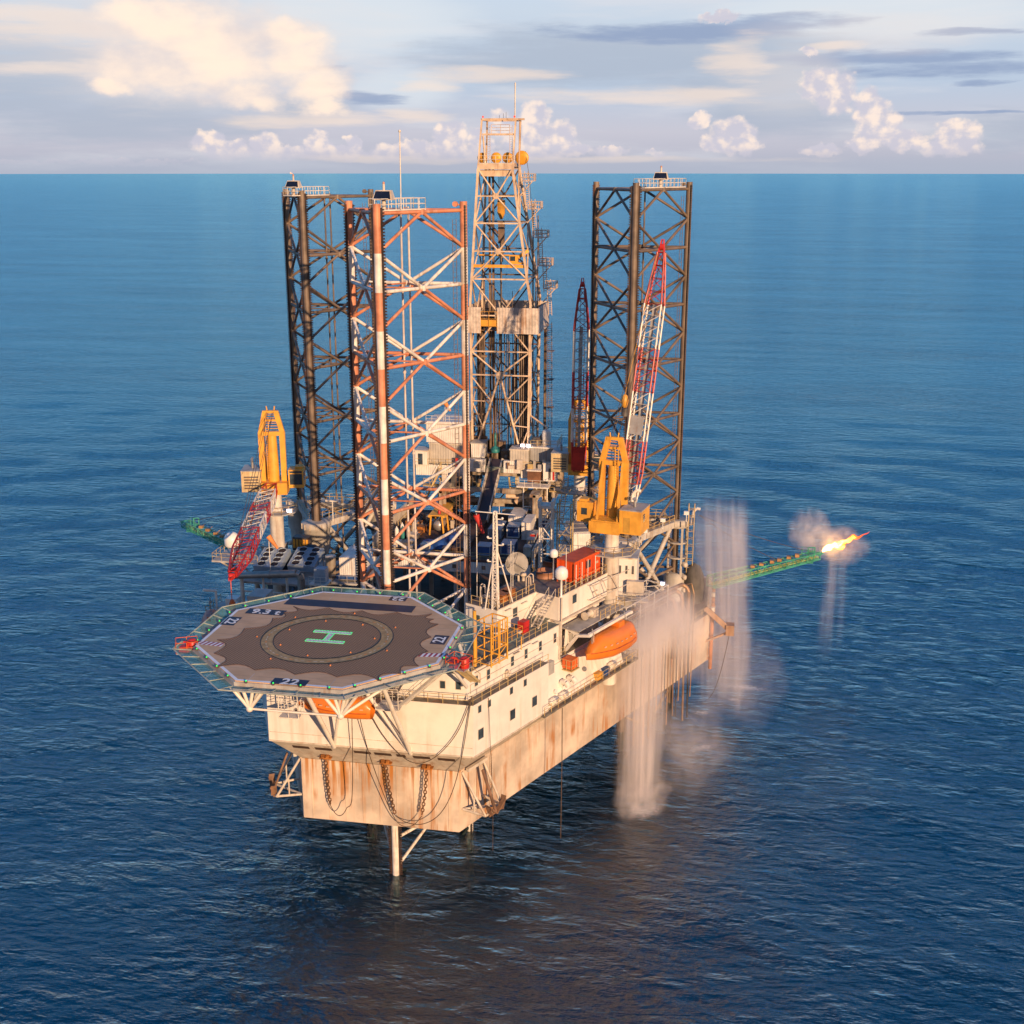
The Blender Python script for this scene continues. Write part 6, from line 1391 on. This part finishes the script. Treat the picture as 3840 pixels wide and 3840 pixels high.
for x0, y0, lab in ((-28.9, 21.2, 'blue grey fan cooler bank, the left one of the pair behind the helideck'), (-24.1, 22.4, 'blue grey fan cooler bank, the right one beside the round jacking head')):
    t = thing('fan_cooler', lab, 'cooler', (x0+2, y0+2, 27.9), 'fan cooler banks at the left side')
    T = Matrix.Translation((x0, y0, 28.9)) @ Matrix.Rotation(R(16), 4, 'X')
    b = B(); b.box((0, 0, 0), (4.1, 4.9, .95), T); b.build('casing', LBLUE, t)
    b = B()
    for x in (.2, 3.9):
        for y in (.3, 4.6): p = T @ V((x, y, 0)); b.beam(p, (p.x, p.y, 27.9), .14, .14)
    b.build('stand', RAILW, t)
    for i in range(2):
        for j in range(4):
            c0 = T @ V((1.08+1.95*i, .68+1.18*j, .95)); axn = (T.to_3x3() @ V((0, 0, 1)))
            b = B(); b.lathe(c0, [(.70, 0), (.70, .14), (.60, .14), (.60, .02)], 18, axis=axn); f_ = b.build('fan_ring', LBLUE, t)
            b = B(); b.lathe(c0, [(.0001, .03), (.60, .03)], 18, axis=axn)
            for a in range(4): e = (T.to_3x3() @ V((math.cos(R(a*90+20)), math.sin(R(a*90+20)), 0))); b.beam(c0+axn*.06, c0+axn*.06+e*.55, .2, .03, up=axn)
            b.build('fan_blades', mat('fan_dark', (.035, .025, .03), .6), f_)
b = B(); b.path([(-30.6, 18.0, 29.2), (-25.2, 18.0, 29.7)], .5, 12); b.path([(-25.2, 18.0, 29.7), (-21.2, 18.0, 30.1), (-20.7, 18.0, 29.9), (-20.5, 18.0, 29.2), (-20.5, 18.0, 20)], .56, 12); b.lathe((-25.2, 18, 29.7), [(.62, -.2), (.62, .2)], 12, axis=V((1, 0, .08)).normalized())
tag(b.build('exhaust_duct', mat('duct_metal', (.40, .34, .29), .38, metal=.55, var=.12)), 'fat bare metal exhaust pipe bending down in front of the cooler banks', 'exhaust pipe')
for x, lab in ((-23.6, 'blue upright cylinder below the left side platform, the left one'), (-22.7, 'blue upright cylinder below the left side platform, the right one')):
    b = B(); b.lathe((x, 20.6, 20), [(.3, 0), (.32, .2), (.32, 6.6), (.2, 7), (.0001, 7.1)], 10); tag(b.build('blue_cylinder', mat('cyl_blue', (.06, .17, .36), .4)), lab, 'cylinder', 'blue cylinders at the left side')
b = B(); b.smooth = True; vs = []; n = 9
for a in range(n):
    for c_ in range(n):
        u, v_ = a/(n-1)*2-1, c_/(n-1)*2-1; h = max(0, (1-abs(u)**5)*(1-abs(v_)**5))*(1.7+.8*u+.25*math.sin(5*v_+3*u)); vs.append((-24.3+u*2.5, 31.2+v_*1.6, 28.0+h))
b.add(vs, [(a*n+c_, (a+1)*n+c_, (a+1)*n+c_+1, a*n+c_+1) for a in range(n-1) for c_ in range(n-1)]); tag(b.build('covered_machine', TARP), 'machine under a black tarpaulin behind the right hand cooler bank', 'load')
b = B(); b.smooth = True; b.lathe((-25.6, 25.2, 27.9), [(.9, 0), (1.0, .4), (.9, 1.5), (.45, 2.1), (.0001, 2.3)], 10); tag(b.build('covered_pump', TARP), 'small bundle under a black tarpaulin between the two cooler banks', 'load')
t = thing('yellow_rack', 'dark rack of yellow framed bottles left of the round jacking head', 'rack', (-25.6, 33.5, 28))
b = B(); b.box((-27.2, 32.8, 28.6), (-24.6, 34.4, 30.7)); b.build('casing', DKGREY, t)
b = B()
for i in range(5): b.box((-27.1+.52*i, 32.74, 29), (-26.75+.52*i, 32.79, 30.4))
b.build('yellow_panel', YEL, t)
b = B(); b.box((-31.4, 30.4, 27.9), (-28.2, 33.4, 29.6)); b.box((-31.5, 30.3, 29.6), (-28.1, 33.5, 29.8)); tag(b.build('grille_shed', CREAM), 'low pale louvred housing at the foot of the far left crane', 'housing')
b = B(); rr = random.Random(2)
for i in range(24): x = rr.uniform(-29.5, -19.5); y = rr.uniform(20, 30); b.tube((x, y, rr.uniform(19, 22)), (x+rr.choice((0, 2, -2)), y, rr.uniform(22, 27.4)), rr.uniform(.06, .22), 6)
for i in range(8): x = rr.uniform(-29, -20); y = rr.uniform(21, 30); b.box((x-.7, y-.7, 18.4), (x+.7, y+.7, rr.uniform(20, 24)))
tag(b.build('platform_pipework', GREY), 'tangle of grey pipes and boxes under the left side platform', 'pipework')
# boat station at the port bow
t = thing('port_boat_station', 'grey railed boat station platform at the far left beside the red lifeboat', 'platform', (-26, 5, 27))
b = B(); b.box((-29.0, 4.2, 28.2), (-20.5, 9.4, 28.45)); b.box((-23.4, 5.4, 28.45), (-21.0, 8.6, 31)); b.build('deck_plate', GREY, t)
b = B(); b.rail([(-28.9, 9.3, 28.45), (-28.9, 4.3, 28.45), (-20.6, 4.3, 28.45)], step=1.2); b.build('railing', RAIL, t)
b = B(); b.box((-26.8, 6.0, 28.45), (-25.2, 7.6, 30.2)); b.lathe((-25.9, 5.4, 29.4), [(.7, 0), (.7, .15), (.35, .15), (.35, 1), (.7, 1), (.7, 1.15)], 12, axis=V((1, 0, 0))); b.path([(-27.6, 5, 28.4), (-27.6, 5, 31.6), (-28.6, 3.4, 32.2)], .16, 8); b.build('winch', WHITE, t)
b = B()
for x in (-28.4, -24.5, -21): b.beam((x, 4.6, 28.2), (x*.8, 8, 19), .25, .25)
b.build('bracket', CREAM, t)

# ------------------------------------------------------------------ right side: house below the crane, container, pipes
h5 = house('crane_foot_house', 'plain white two storey house between the yellow crane and the right rear leg', (23.9, 25.4, 18.4), (26.7, 29.5, 32.6), WHITE, extra=((24.2, 24.5, 30.4, 31.6, DKGREY), (25.1, 25.4, 30.4, 31.6, DKGREY), (26.0, 26.3, 30.4, 31.6, DKGREY)), cat='house')
b = B(); b.box((25.4, 24.5, 27.6), (27.8, 25.35, 29.6)); b.box((23.9, 23.4, 26.9), (28.6, 25.3, 27.1)); b.rail([(23.9, 23.4, 27.1), (28.6, 23.4, 27.1), (28.6, 25.3, 27.1)], step=1.1); b.build('front_landing', CREAM, h5)
t = load('white_container', 'white container with pitched roof hatches behind the yellow crane cab', (0, 0, 0), (1, 1, 1), CONTW, group=None)
for ch_ in list(t.children): bpy.data.objects.remove(ch_)
t.location = (15.8, 41, 29.6); t['base'] = (15.8, 41, 29.6); T = Matrix.Translation((17.4, 37.4, 29.6)) @ Matrix.Rotation(R(19), 4, 'Z')
b = B(); b.box((-1.3, 0, .15), (1.3, 7, 2.7), T); b.build('wall', CONTW, t)
b = B()
for i in range(3): b.box((-1.25, .3+2.2*i, 2.7), (1.25, 2.1+2.2*i, 2.95), T)
b.build('roof_hatch', STEEL, t)
b = B(); b.box((-1.4, -.1, 0), (1.4, 7.1, .15), T); b.build('skid', DKGREY, t)
b = B(); b.box((13.6, 36.4, 29.2), (19.9, 46, 29.55))
for x in (14, 19.4):
    for y in (37, 45): b.beam((x, y, 18.4), (x, y, 29.2), .4, .4)
b.rail([(13.7, 36.5, 29.55), (19.8, 36.5, 29.55)], step=1.2); tag(b.build('container_stand', GREY), 'grey railed stand under the white container behind the yellow crane cab', 'platform')
b = B(); rr = random.Random(5)
for i in range(40):
    x = rr.uniform(11.5, 22); y = rr.uniform(18, 35); h = rr.uniform(.6, 6)
    if i % 2: b.tube((x, y, 18.4), (x, y, 18.4+h), rr.uniform(.1, .3), 7); b.tube((x, y, 18.4+h), (x+rr.uniform(-2, 2), y+rr.uniform(-2, 2), 18.4+h), .12, 6)
    else: b.box((x-.8, y-.6, 18.4), (x+.8, y+.6, 18.4+h))
tag(b.build('deck_pipework', CREAM), 'jumble of pale pipes and boxes on the deck behind the quarters', 'pipework')
p = V((17.0, 21.5, 31.0)); b = B(); b.path([p+V((0, 0, -12.6)), p, p+V((.3, 0, .8)), p+V((1.0, 0, 1.15)), p+V((1.7, 0, .8)), p+V((2.0, 0, 0))], .36, 10); tag(b.build('vent_elbow', WHITE), 'white swan neck vent pipe behind the orange container', 'vent')
t = thing('overboard_pipes', 'warm brown pipes with elbows turning down over the right hull side in the spray', 'pipes', tuple(hs(48, 18.4, 0)))
b = B()
for k, (s0, s1, z) in enumerate(((39, 51, 24.6), (41, 53, 25.4), (44, 55, 26.0))): b.path([hs(s0, z, -1.0), hs(s1, z-.2*k, -.3), hs(s1+.5, z-.5-.2*k, .2), hs(s1+.6, z-1.6, .5), hs(s1+.6, 15+1.5*k, .5)], .3, 9)
b.build('elbow_pipe', COPPER, t)
b = B()
for s in (40, 43, 46, 49): b.tube(hs(s, 18.4, -.8), hs(s, 24.4, -.8), .1, 6)
b.beam(hs(39, 23.9, -.8), hs(52, 23.9, -.8), .2, .2); b.build('pipe_stand', CREAM, t)
t = thing('frame_canopy', 'open canopy of thin white tubes on the right deck above the spray', 'canopy', tuple(hs(40, 18.4, -2)))
b = B()
for s in (37.5, 41.5, 45.5, 49.5):
    for o_ in (-3.4, .2): b.tube(hs(s, 18.4, o_), hs(s, 27.2, o_), .09, 6)
    b.tube(hs(s, 27.2, -3.4), hs(s, 27.2, .2), .08, 6)
for o_ in (-3.4, .2): b.tube(hs(37.5, 27.2, o_), hs(49.5, 27.2, o_), .09, 6)
for s in (37.5, 41.5, 45.5): b.tube(hs(s, 27.2, -3.4), hs(s+4, 27.2, .2), .06, 5)
b.tube(hs(37.5, 25.6, .2), hs(49.5, 25.6, .2), .06, 5); b.build('tube_frame', RAILW, t)
rr = random.Random(4); HG = 'hoses and pipes hanging down the right hull side'
for i in range(15):
    s = 40+i*1.22+rr.uniform(-.3, .3); zt_ = 21+rr.uniform(-1.5, 2.5)+.12*i; zb_ = rr.uniform(3.5, 9)
    b = B(); b.path([hs(s, zt_, -.6), hs(s, zt_+.3, .2), hs(s+.05, zt_-1.2, .65), hs(s+rr.uniform(-.2, .2), (zt_+zb_)/2, .7), hs(s+rr.uniform(-.3, .3), zb_, .75)], rr.uniform(.08, .17), 7)
    tag(b.build('hanging_hose', (DERRD, BLACK, COPPER)[i % 3]), ('brown hose hanging in the row down the right hull side', 'black hose hanging in the row down the right hull side', 'rust coloured pipe hanging in the row down the right hull side')[i % 3], 'hose', HG+(' brown', ' black', ' rust')[i % 3])
for i in range(6):
    s = 59+i*1.0; y = HY+1.2+i*1.2; b = B(); b.tube((HX+.4, y, 18+.4*i), (HX+.4, y, 8.4+.5*(i % 3)), .3, 9); b.lathe((HX+.4, y, 17), [(.4, -.2), (.4, .2)], 9); b.box((HX, y-.15, 14), (HX+.4, y+.15, 14.3)); b.box((HX, y-.15, 10), (HX+.4, y+.15, 10.3))
    tag(b.build('water_pipe', WHITE if i in (1, 4) else mat('pipe_terracotta', (.52, .22, .12), .5, var=.15, rust=.4)), 'white upright water pipe clamped to the right stern corner of the hull' if i in (1, 4) else 'terracotta upright water pipe clamped to the right stern corner of the hull', 'pipe', 'white stern corner pipes' if i in (1, 4) else 'terracotta stern corner pipes')
t = thing('outrigger_arm', 'brown slanting outrigger arm with a thin line at the right stern corner of the hull', 'arm', (37, 44, 18))
b = B(); b.beam((36.2, 43.6, 19.4), (40.2, 44.4, 15.6), .7, .8); b.box((39.6, 43.6, 14.9), (40.9, 45.2, 16.6)); b.beam((36, 43.2, 13.6), (40, 44.4, 15.2), .3, .3); b.build('arm', mat('arm_brown', (.42, .27, .19), .6, rust=.5), t)
b = B(); b.path(catenary((40.2, 44.4, 15), (37.4, 43.6, 4), 2.4), .05, 5); b.build('line', WIRE, t)
t = thing('stern_hut', 'dark rounded cover at the right rear beside the spray column', 'cover', (36, 50, 18.4))
b = B(); b.smooth = True; b.lathe((34.2, 49.0, 18.4), [(1.5, 0), (1.7, 2.5), (1.5, 4.6), (.9, 6.0), (.0001, 6.5)], 16); b.build('tarpaulin', mat('tarp_olive', (.10, .09, .075), .7, var=.25, bump=.4), t)
for p, lab in (((17.2, 53, 28), None),): pass
# hanging ropes on the starboard hull
for s, zb_, r_, lab in ((17.2, 3.6, .055, 'dark rope with a pale end hanging free from the side platform below the ventilators'), (2.7, 9.0, .03, 'very thin line hanging down from the right front corner of the quarters')):
    b = B(); b.path([SP(s, -.6 if s > 10 else -.1, 21.7 if s > 10 else 28.3), SP(s+.05, -.62, 15), SP(s, -.6, zb_)], r_, 6); tag(b.build('hanging_rope', WIRE), lab, 'rope', 'ropes hanging over the right side')

# ------------------------------------------------------------------ flare booms, flame
def flare(label, root, tip, sd):
    root = V(root); tip = V(tip); t = thing('flare_boom', label, 'flare boom', tuple(root), 'green flare booms')
    b = B(); b.lattice(root, tip, 1.7, 1.7, 1.5, 1.1, 15, .10, (0, 0, 1), .06); b.build('lattice', TEAL, t)
    d = (tip-root).normalized(); x = d.cross(V((0, 0, 1))).normalized()
    b = B(); b.beam(root+V((0, 0, -.75)), tip+V((0, 0, -.5)), 1.1, .05); b.build('walkway', mat('flare_green_light', (.14, .50, .30), .5), t)
    b = B()
    for e in (-.35, .1, .4): b.tube(root+x*e+V((0, 0, -.4)), tip+x*e+V((0, 0, -.2)), .08, 6)
    for e in (-1, 1): b.tube(root+x*e*.85+V((0, 0, .9)), tip+x*e*.75+V((0, 0, .6)), .05, 5)
    b.build('gas_pipe', mat('pipe_lime', (.42, .46, .16), .5), t)
    for k in (.38, .46, .56, .63, .72, .8):
        b = B(); p = root.lerp(tip, k); b.box(p+V((-.35, -.35, .6)), p+V((.35, .35, 1.1))); b.tube(p+V((0, 0, .8)), p+x*.9+V((0, 0, 1.3)), .06, 5)
        b.build('valve', mat('valve_orange', (.45, .24, .10), .5), t)
    b = B(); p = root.lerp(tip, .9); b.box(p+V((-1.0, -.9, -.7)), p+V((1.0, .9, -.6)))
    for e in (-.9, .9): b.rail([p+V((-.9, e, -.6)), p+V((.9, e, -.6))], h=2.2, step=.9)
    b.path([p+V((.2, 0, 0)), p+V((.2, 0, 1.8)), p+V((1.2, 0, 1.9)), p+V((1.2, 0, .4))], .09, 6)
    for e in (-.4, 0, .4): b.tube(tip+x*e, tip+x*e+d*1.0+V((0, 0, .3)), .1, 6)
    b.build('burner_head', TEAL, t)
    for k in (.62, .95):
        b = B(); b.path(catenary(V((sd*34.5, 50, 32.6)), root.lerp(tip, k)+V((0, 0, .8)), .5, 8), .04, 4); b.build('stay_wire', WIRE, t)
    return t
flare('green lattice flare boom at the right with the burning flame at its end', (36.8, 49.6, 21.6), (54.4, 65.2, 22.2), 1)
flare('dark green flare boom at the far left without a flame', (-36.5, 48.5, 20.5), (-63, 70, 20.2), -1)
m = bpy.data.materials.new('flame_fire'); g = N(nt(m)); tc = g.new('ShaderNodeTexCoord').outputs['Object']
n1 = g.noise(g.mapping(tc, (.45, .9, .9)), 1.0, 5, .6); s_ = g.new('ShaderNodeSeparateXYZ', {0: tc}); lw = g.new('ShaderNodeLayerWeight', {'Blend': .45}).outputs['Facing']
u = g.math('SUBTRACT', g.math('MULTIPLY_ADD', s_.outputs[0], .13, .45), g.math('MULTIPLY_ADD', n1, 1.1, -.55))
u = g.math('ADD', u, g.math('MULTIPLY', lw, .25))
cr_ = g.new('ShaderNodeValToRGB', {0: u}); e = cr_.color_ramp.elements; e[0].position = .2; e[0].color = (1, .56, .14, 1); e[1].position = 1; e[1].color = (1, .085, .012, 1)
k_ = e.new(.5); k_.color = (1, .40, .06, 1); k_ = e.new(.72); k_.color = (1, .17, .02, 1)
stg = g.math('MULTIPLY_ADD', g.math('POWER', g.ramp(u, .95, .15), 2.4), 13.0, 1.7)
em = g.new('ShaderNodeEmission', {'Color': cr_.outputs[0], 'Strength': stg}); o = g.new('ShaderNodeOutputMaterial'); g.t.links.new(em.outputs[0], o.inputs[0])
b = B(); b.smooth = True; A = V((55.3, 66.0, 22.7)); E_ = V((63.0, 67.6, 26.1)); n = 46; k = 14; vs = []
for i in range(n+1):
    t = i/n; w_ = (.16+.75*math.sin(math.pi*min(1, t*1.15)**.8)*(1-t*.35))*(.75+.25*math.sin(t*21)+.12*math.sin(t*47+1)); w_ *= max(.04, 1-max(0, t-.82)/.18*.95)
    c0 = A.lerp(E_, t)+V((0, .25*math.sin(t*9), .22*math.sin(t*13)+.12*math.sin(t*31)))
    for j in range(k):
        a = 2*math.pi*j/k; q = w_*(1+.22*math.sin(3*a+t*17)+.12*math.sin(5*a-t*29)); vs.append(c0+V((-.35*math.sin(a)*q, math.cos(a)*q, math.sin(a)*q*.8)))
b.add(vs, [(i*k+j, (i+1)*k+j, (i+1)*k+(j+1) % k, i*k+(j+1) % k) for i in range(n) for j in range(k)]); b.add(vs[:k], [tuple(range(k))]); b.add(vs[-k:], [tuple(reversed(range(k)))])
fl = b.build('flare_flame', m); tag(fl, 'bright orange and yellow gas flame streaming from the end of the right boom', 'flame')
for i, (t, r_) in enumerate(((1.03, .34), (1.10, .26))):
    pass

# ------------------------------------------------------------------ spray and falling water
def spray(name, label, c0, size, yaw, dens, streak, top=1.0, bot=1.0, lean=(0, 0), seed=0, w0=1.0, w1=1.0, puff=False, cat='spray', foot=-1.0):
    """a cloud of fine drops: density in a rounded box, streaked downwards; w0/w1 are the relative widths at the foot and the head"""
    me = bpy.data.meshes.new(name); b = B()
    if puff: b.sphere((0, 0, 0), 1.0, 24)
    else: b.lathe((0, 0, -1), [(.9, 0), (1, .4), (1, 1.6), (.9, 2)], 24)
    me.from_pydata(b.v, [], b.f); me.update()
    ob = bpy.data.objects.new(name, me); COL.objects.link(ob); ob.location = c0; ob.rotation_euler = (lean[0], lean[1], yaw); ob.scale = size
    m = bpy.data.materials.new(name+'_volume'); g = N(nt(m)); tc = g.new('ShaderNodeTexCoord').outputs['Object']
    s_ = g.new('ShaderNodeSeparateXYZ', {0: tc}); x, y, z = s_.outputs
    mx = max(size)
    n2 = g.noise(g.mapping(tc, (1.9, 1.9, 1.3), (seed+5, 1, 2)), 1.0, 4, .55)
    wob = g.math('MULTIPLY', g.math('SUBTRACT', n2, .5), 1.0)
    if puff:
        n1 = g.noise(g.mapping(tc, (streak*size[0]/mx, streak*size[1]/mx, streak*.7*size[2]/mx), (seed, seed*2.3, seed*.7)), 1.0, 6, .6)
        rad = g.new('ShaderNodeVectorMath', {0: tc}, operation='LENGTH').outputs['Value']
        ed = g.ramp(g.math('ADD', rad, wob), 1.0, .05)
        d = g.math('MULTIPLY', ed, g.ramp(n1, .28, .74)); d = g.math('MULTIPLY', d, g.ramp(rad, 1.0, .8))
    else:
        n1 = g.noise(g.mapping(tc, (streak*size[0]/mx*2, streak*size[1]/mx*2, .55), (seed, seed*2.3, seed*.7)), 1.0, 6, .62)
        wd = g.math('MULTIPLY_ADD', z, (w1-w0)/2, (w0+w1)/2)
        rad = g.math('DIVIDE', g.math('SQRT', g.math('MULTIPLY_ADD', x, x, g.math('MULTIPLY', y, y))), wd)
        ed = g.ramp(g.math('ADD', rad, wob), 1.05, .1); ed = g.math('MULTIPLY', ed, g.ramp(g.math('MULTIPLY', rad, wd), 1.0, .55))
        d = g.math('MULTIPLY', ed, g.ramp(n1, .33, .72))
        zz = g.math('ADD', z, g.math('MULTIPLY', wob, .25))
        d = g.math('MULTIPLY', d, g.ramp(zz, .98, .60))
        if foot > -1: d = g.math('MULTIPLY', d, g.ramp(zz, -.97, foot))
        d = g.math('MULTIPLY', d, g.math('MULTIPLY_ADD', g.ramp(z, -1, .6), top-bot, bot))
    d = g.math('MULTIPLY', d, dens)
    v_ = g.new('ShaderNodeVolumePrincipled', {'Color': (1.0, .90, .85, 1), 'Density': d, 'Anisotropy': -.15}); o = g.new('ShaderNodeOutputMaterial'); g.t.links.new(v_.outputs[0], o.inputs['Volume'])
    me.materials.append(m); ob['kind'] = 'stuff'; ob['label'] = label; ob['category'] = cat
    return ob
YS = R(90)-TA
spray('water_curtain', 'broad pale curtain of water falling from the right hull side to the sea', (28.7, 17.2, 14.0), (7.4, 3.0, 14.6), YS, .72, 15.0, top=.9, bot=.9, seed=1, w0=.85, w1=1.0, foot=-.9)
spray('spray_mist', 'soft pink mist over the right deck where the water curtain starts', (30.6, 23.0, 24.4), (10.5, 5.2, 6.0), YS, .55, 3.0, puff=True, seed=4)
spray('spray_mist', 'wide soft mist over the hanging hoses and stern corner', (34.2, 31.0, 18.5), (11.0, 4.2, 8.0), YS, .30, 2.5, puff=True, seed=14)
spray('spray_mist', 'soft mist drifting low right of the water curtain', (35.0, 22, 6.5), (9.5, 7.5, 9.0), YS, .085, 3.0, puff=True, seed=8)
spray('spray_column', 'tall pale column of spray rising and falling at the right stern corner', (38.9, 47.4, 18.0), (7.0, 4.4, 19.4), R(20), .52, 7.0, top=1.0, bot=.6, lean=(0, R(-3)), seed=2, w0=.75, w1=.80, foot=-.5)
spray('spray_column', 'thin falling veil of water right of the tall spray column', (42.2, 46, 8.0), (2.0, 1.6, 9.4), 0, .35, 4.0, seed=3, w0=.7, w1=1.0, foot=-.3)
spray('spray_mist', 'low splash of mist where the water curtain meets the sea', (29.3, 14.0, 1.8), (6.4, 4.2, 3.0), YS, .42, 4.0, puff=True, seed=18)
spray('spray_mist', 'large faint mist over the sea off the right stern corner', (42.5, 44, 7.5), (9.0, 9.0, 10.0), 0, .055, 2.5, puff=True, seed=28)
spray('flare_mist', 'white water mist fanning up beside the flame', (52.9, 66.6, 26.0), (4.2, 2.8, 5.0), 0, .55, 3.0, puff=True, seed=6)
spray('flare_mist', 'thin mist lit pink around the flame', (57.6, 67.4, 23.4), (6.5, 3.0, 4.2), 0, .62, 3.0, puff=True, seed=9)
spray('flare_rain', 'faint veil of water falling under the flame', (57.6, 66.4, 12.0), (3.2, 2.2, 12.0), 0, .14, 4.0, top=1.6, bot=.15, seed=7, w0=1.0, w1=.75, foot=-.1)

# ------------------------------------------------------------------ floodlights
flood((-17.5, 37.6, 31.9), 'lit floodlight on the bridge between the left rear jacking heads')
flood((-20.5, 50.6, 31.9), 'lit floodlight behind the left rear leg')
flood((-24.6, 25.6, 36.6), 'lit floodlight on the ring platform of the far left crane', post=.3)
flood((4.6, 58.6, 40.2), 'lit floodlight on the tan cabin roof, left of two', post=.4)
flood((5.5, 58.6, 40.2), 'lit floodlight on the tan cabin roof, right of two', post=.4)
flood((5.2, 20.2, 19.2), 'lit floodlight down in the dark well behind the banded leg', post=1.5)
flood((29.6, 41.5, 23.0), 'lit floodlight between the cross braces of the right rear jacking frame', post=.5)
for p, lab in (((26.9, 37.2, 31.9), 'unlit white floodlight at the near end of the right jacking bridge'), ((29.2, 43.5, 31.9), 'unlit white floodlight in the middle of the right jacking bridge'), ((32.6, 48.2, 31.9), 'unlit white floodlight at the far end of the right jacking bridge'), ((-15.3, 48.6, 31.9), 'unlit white floodlight on the left jacking bridge beside the banded leg')):
    flood(p, lab, False)
b = B(); b.tube((-22.4, 38.4, 31.9), (-22.4, 38.4, 35.2), .09, 6); b.box((-23.4, 38, 35.2), (-21.5, 38.8, 35.45)); tag(b.build('aerial_table', RAILW), 'white flat topped post on the left jacking head beside the leg', 'post')
for x, y, z, lab in ((33.6, 50.6, 32, 'white swan neck vent on the right stern platform'), (26.6, 15.2, 43.9, 'white curved vent on the yellow machinery house roof')):
    p = V((x, y, z)); b = B(); b.path([p, p+V((0, 0, .9)), p+V((.5, 0, 1.5)), p+V((1.1, 0, 1.4))], .22, 8); b.lathe(p, [(.3, 0), (.3, .5)], 8); tag(b.build('roof_vent', WHITE), lab, 'vent', 'white curved vents')

# ------------------------------------------------------------------ a ship on the horizon
f = FPX/3840*1932; d = Fw+Rt*((549.5-966)/f)+Up*((966-327)/f); hd = V((d.x, d.y, 0)).normalized(); P_ = CAM+hd*25000; zz = -25000**2/(2*6.371e6)
t = thing('distant_ship', 'tiny pale pink ship far off on the horizon at the left', 'ship', (P_.x, P_.y, zz)); x_ = V((hd.y, -hd.x, 0))
b = B(); T = frame((P_.x, P_.y, zz), x_); b.hexa([T @ V(p) for p in ((-26, -6, 0), (24, -6, 0), (24, 6, 0), (-26, 6, 0), (-29, -7, 12), (32, -7, 14), (32, 7, 14), (-29, 7, 12))]); b.build('ship_hull', mat('ship_pink', (.75, .45, .38), .6), t)
b = B(); b.box((-22, -5, 12), (2, 5, 30), T); b.box((-8, -2, 30), (-5, 2, 40), T); b.build('superstructure', mat('ship_white', (.8, .7, .65), .6), t)

# ------------------------------------------------------------------ render settings
for o in BASES:
    if 'base' in o: del o['base']
sc.render.engine = 'CYCLES'
sc.view_settings.view_transform = 'Standard'; sc.view_settings.look = 'None'; sc.view_settings.exposure = .18; sc.view_settings.gamma = 1; sc.view_settings.use_curve_mapping = False
cy = sc.cycles
cy.use_denoising = True; cy.max_bounces = 6; cy.diffuse_bounces = 2; cy.glossy_bounces = 3; cy.transmission_bounces = 2; cy.transparent_max_bounces = 12; cy.volume_bounces = 2
cy.volume_step_rate = 1.5; cy.volume_max_steps = 96; cy.sample_clamp_indirect = 30; cy.caustics_reflective = False; cy.caustics_refractive = False
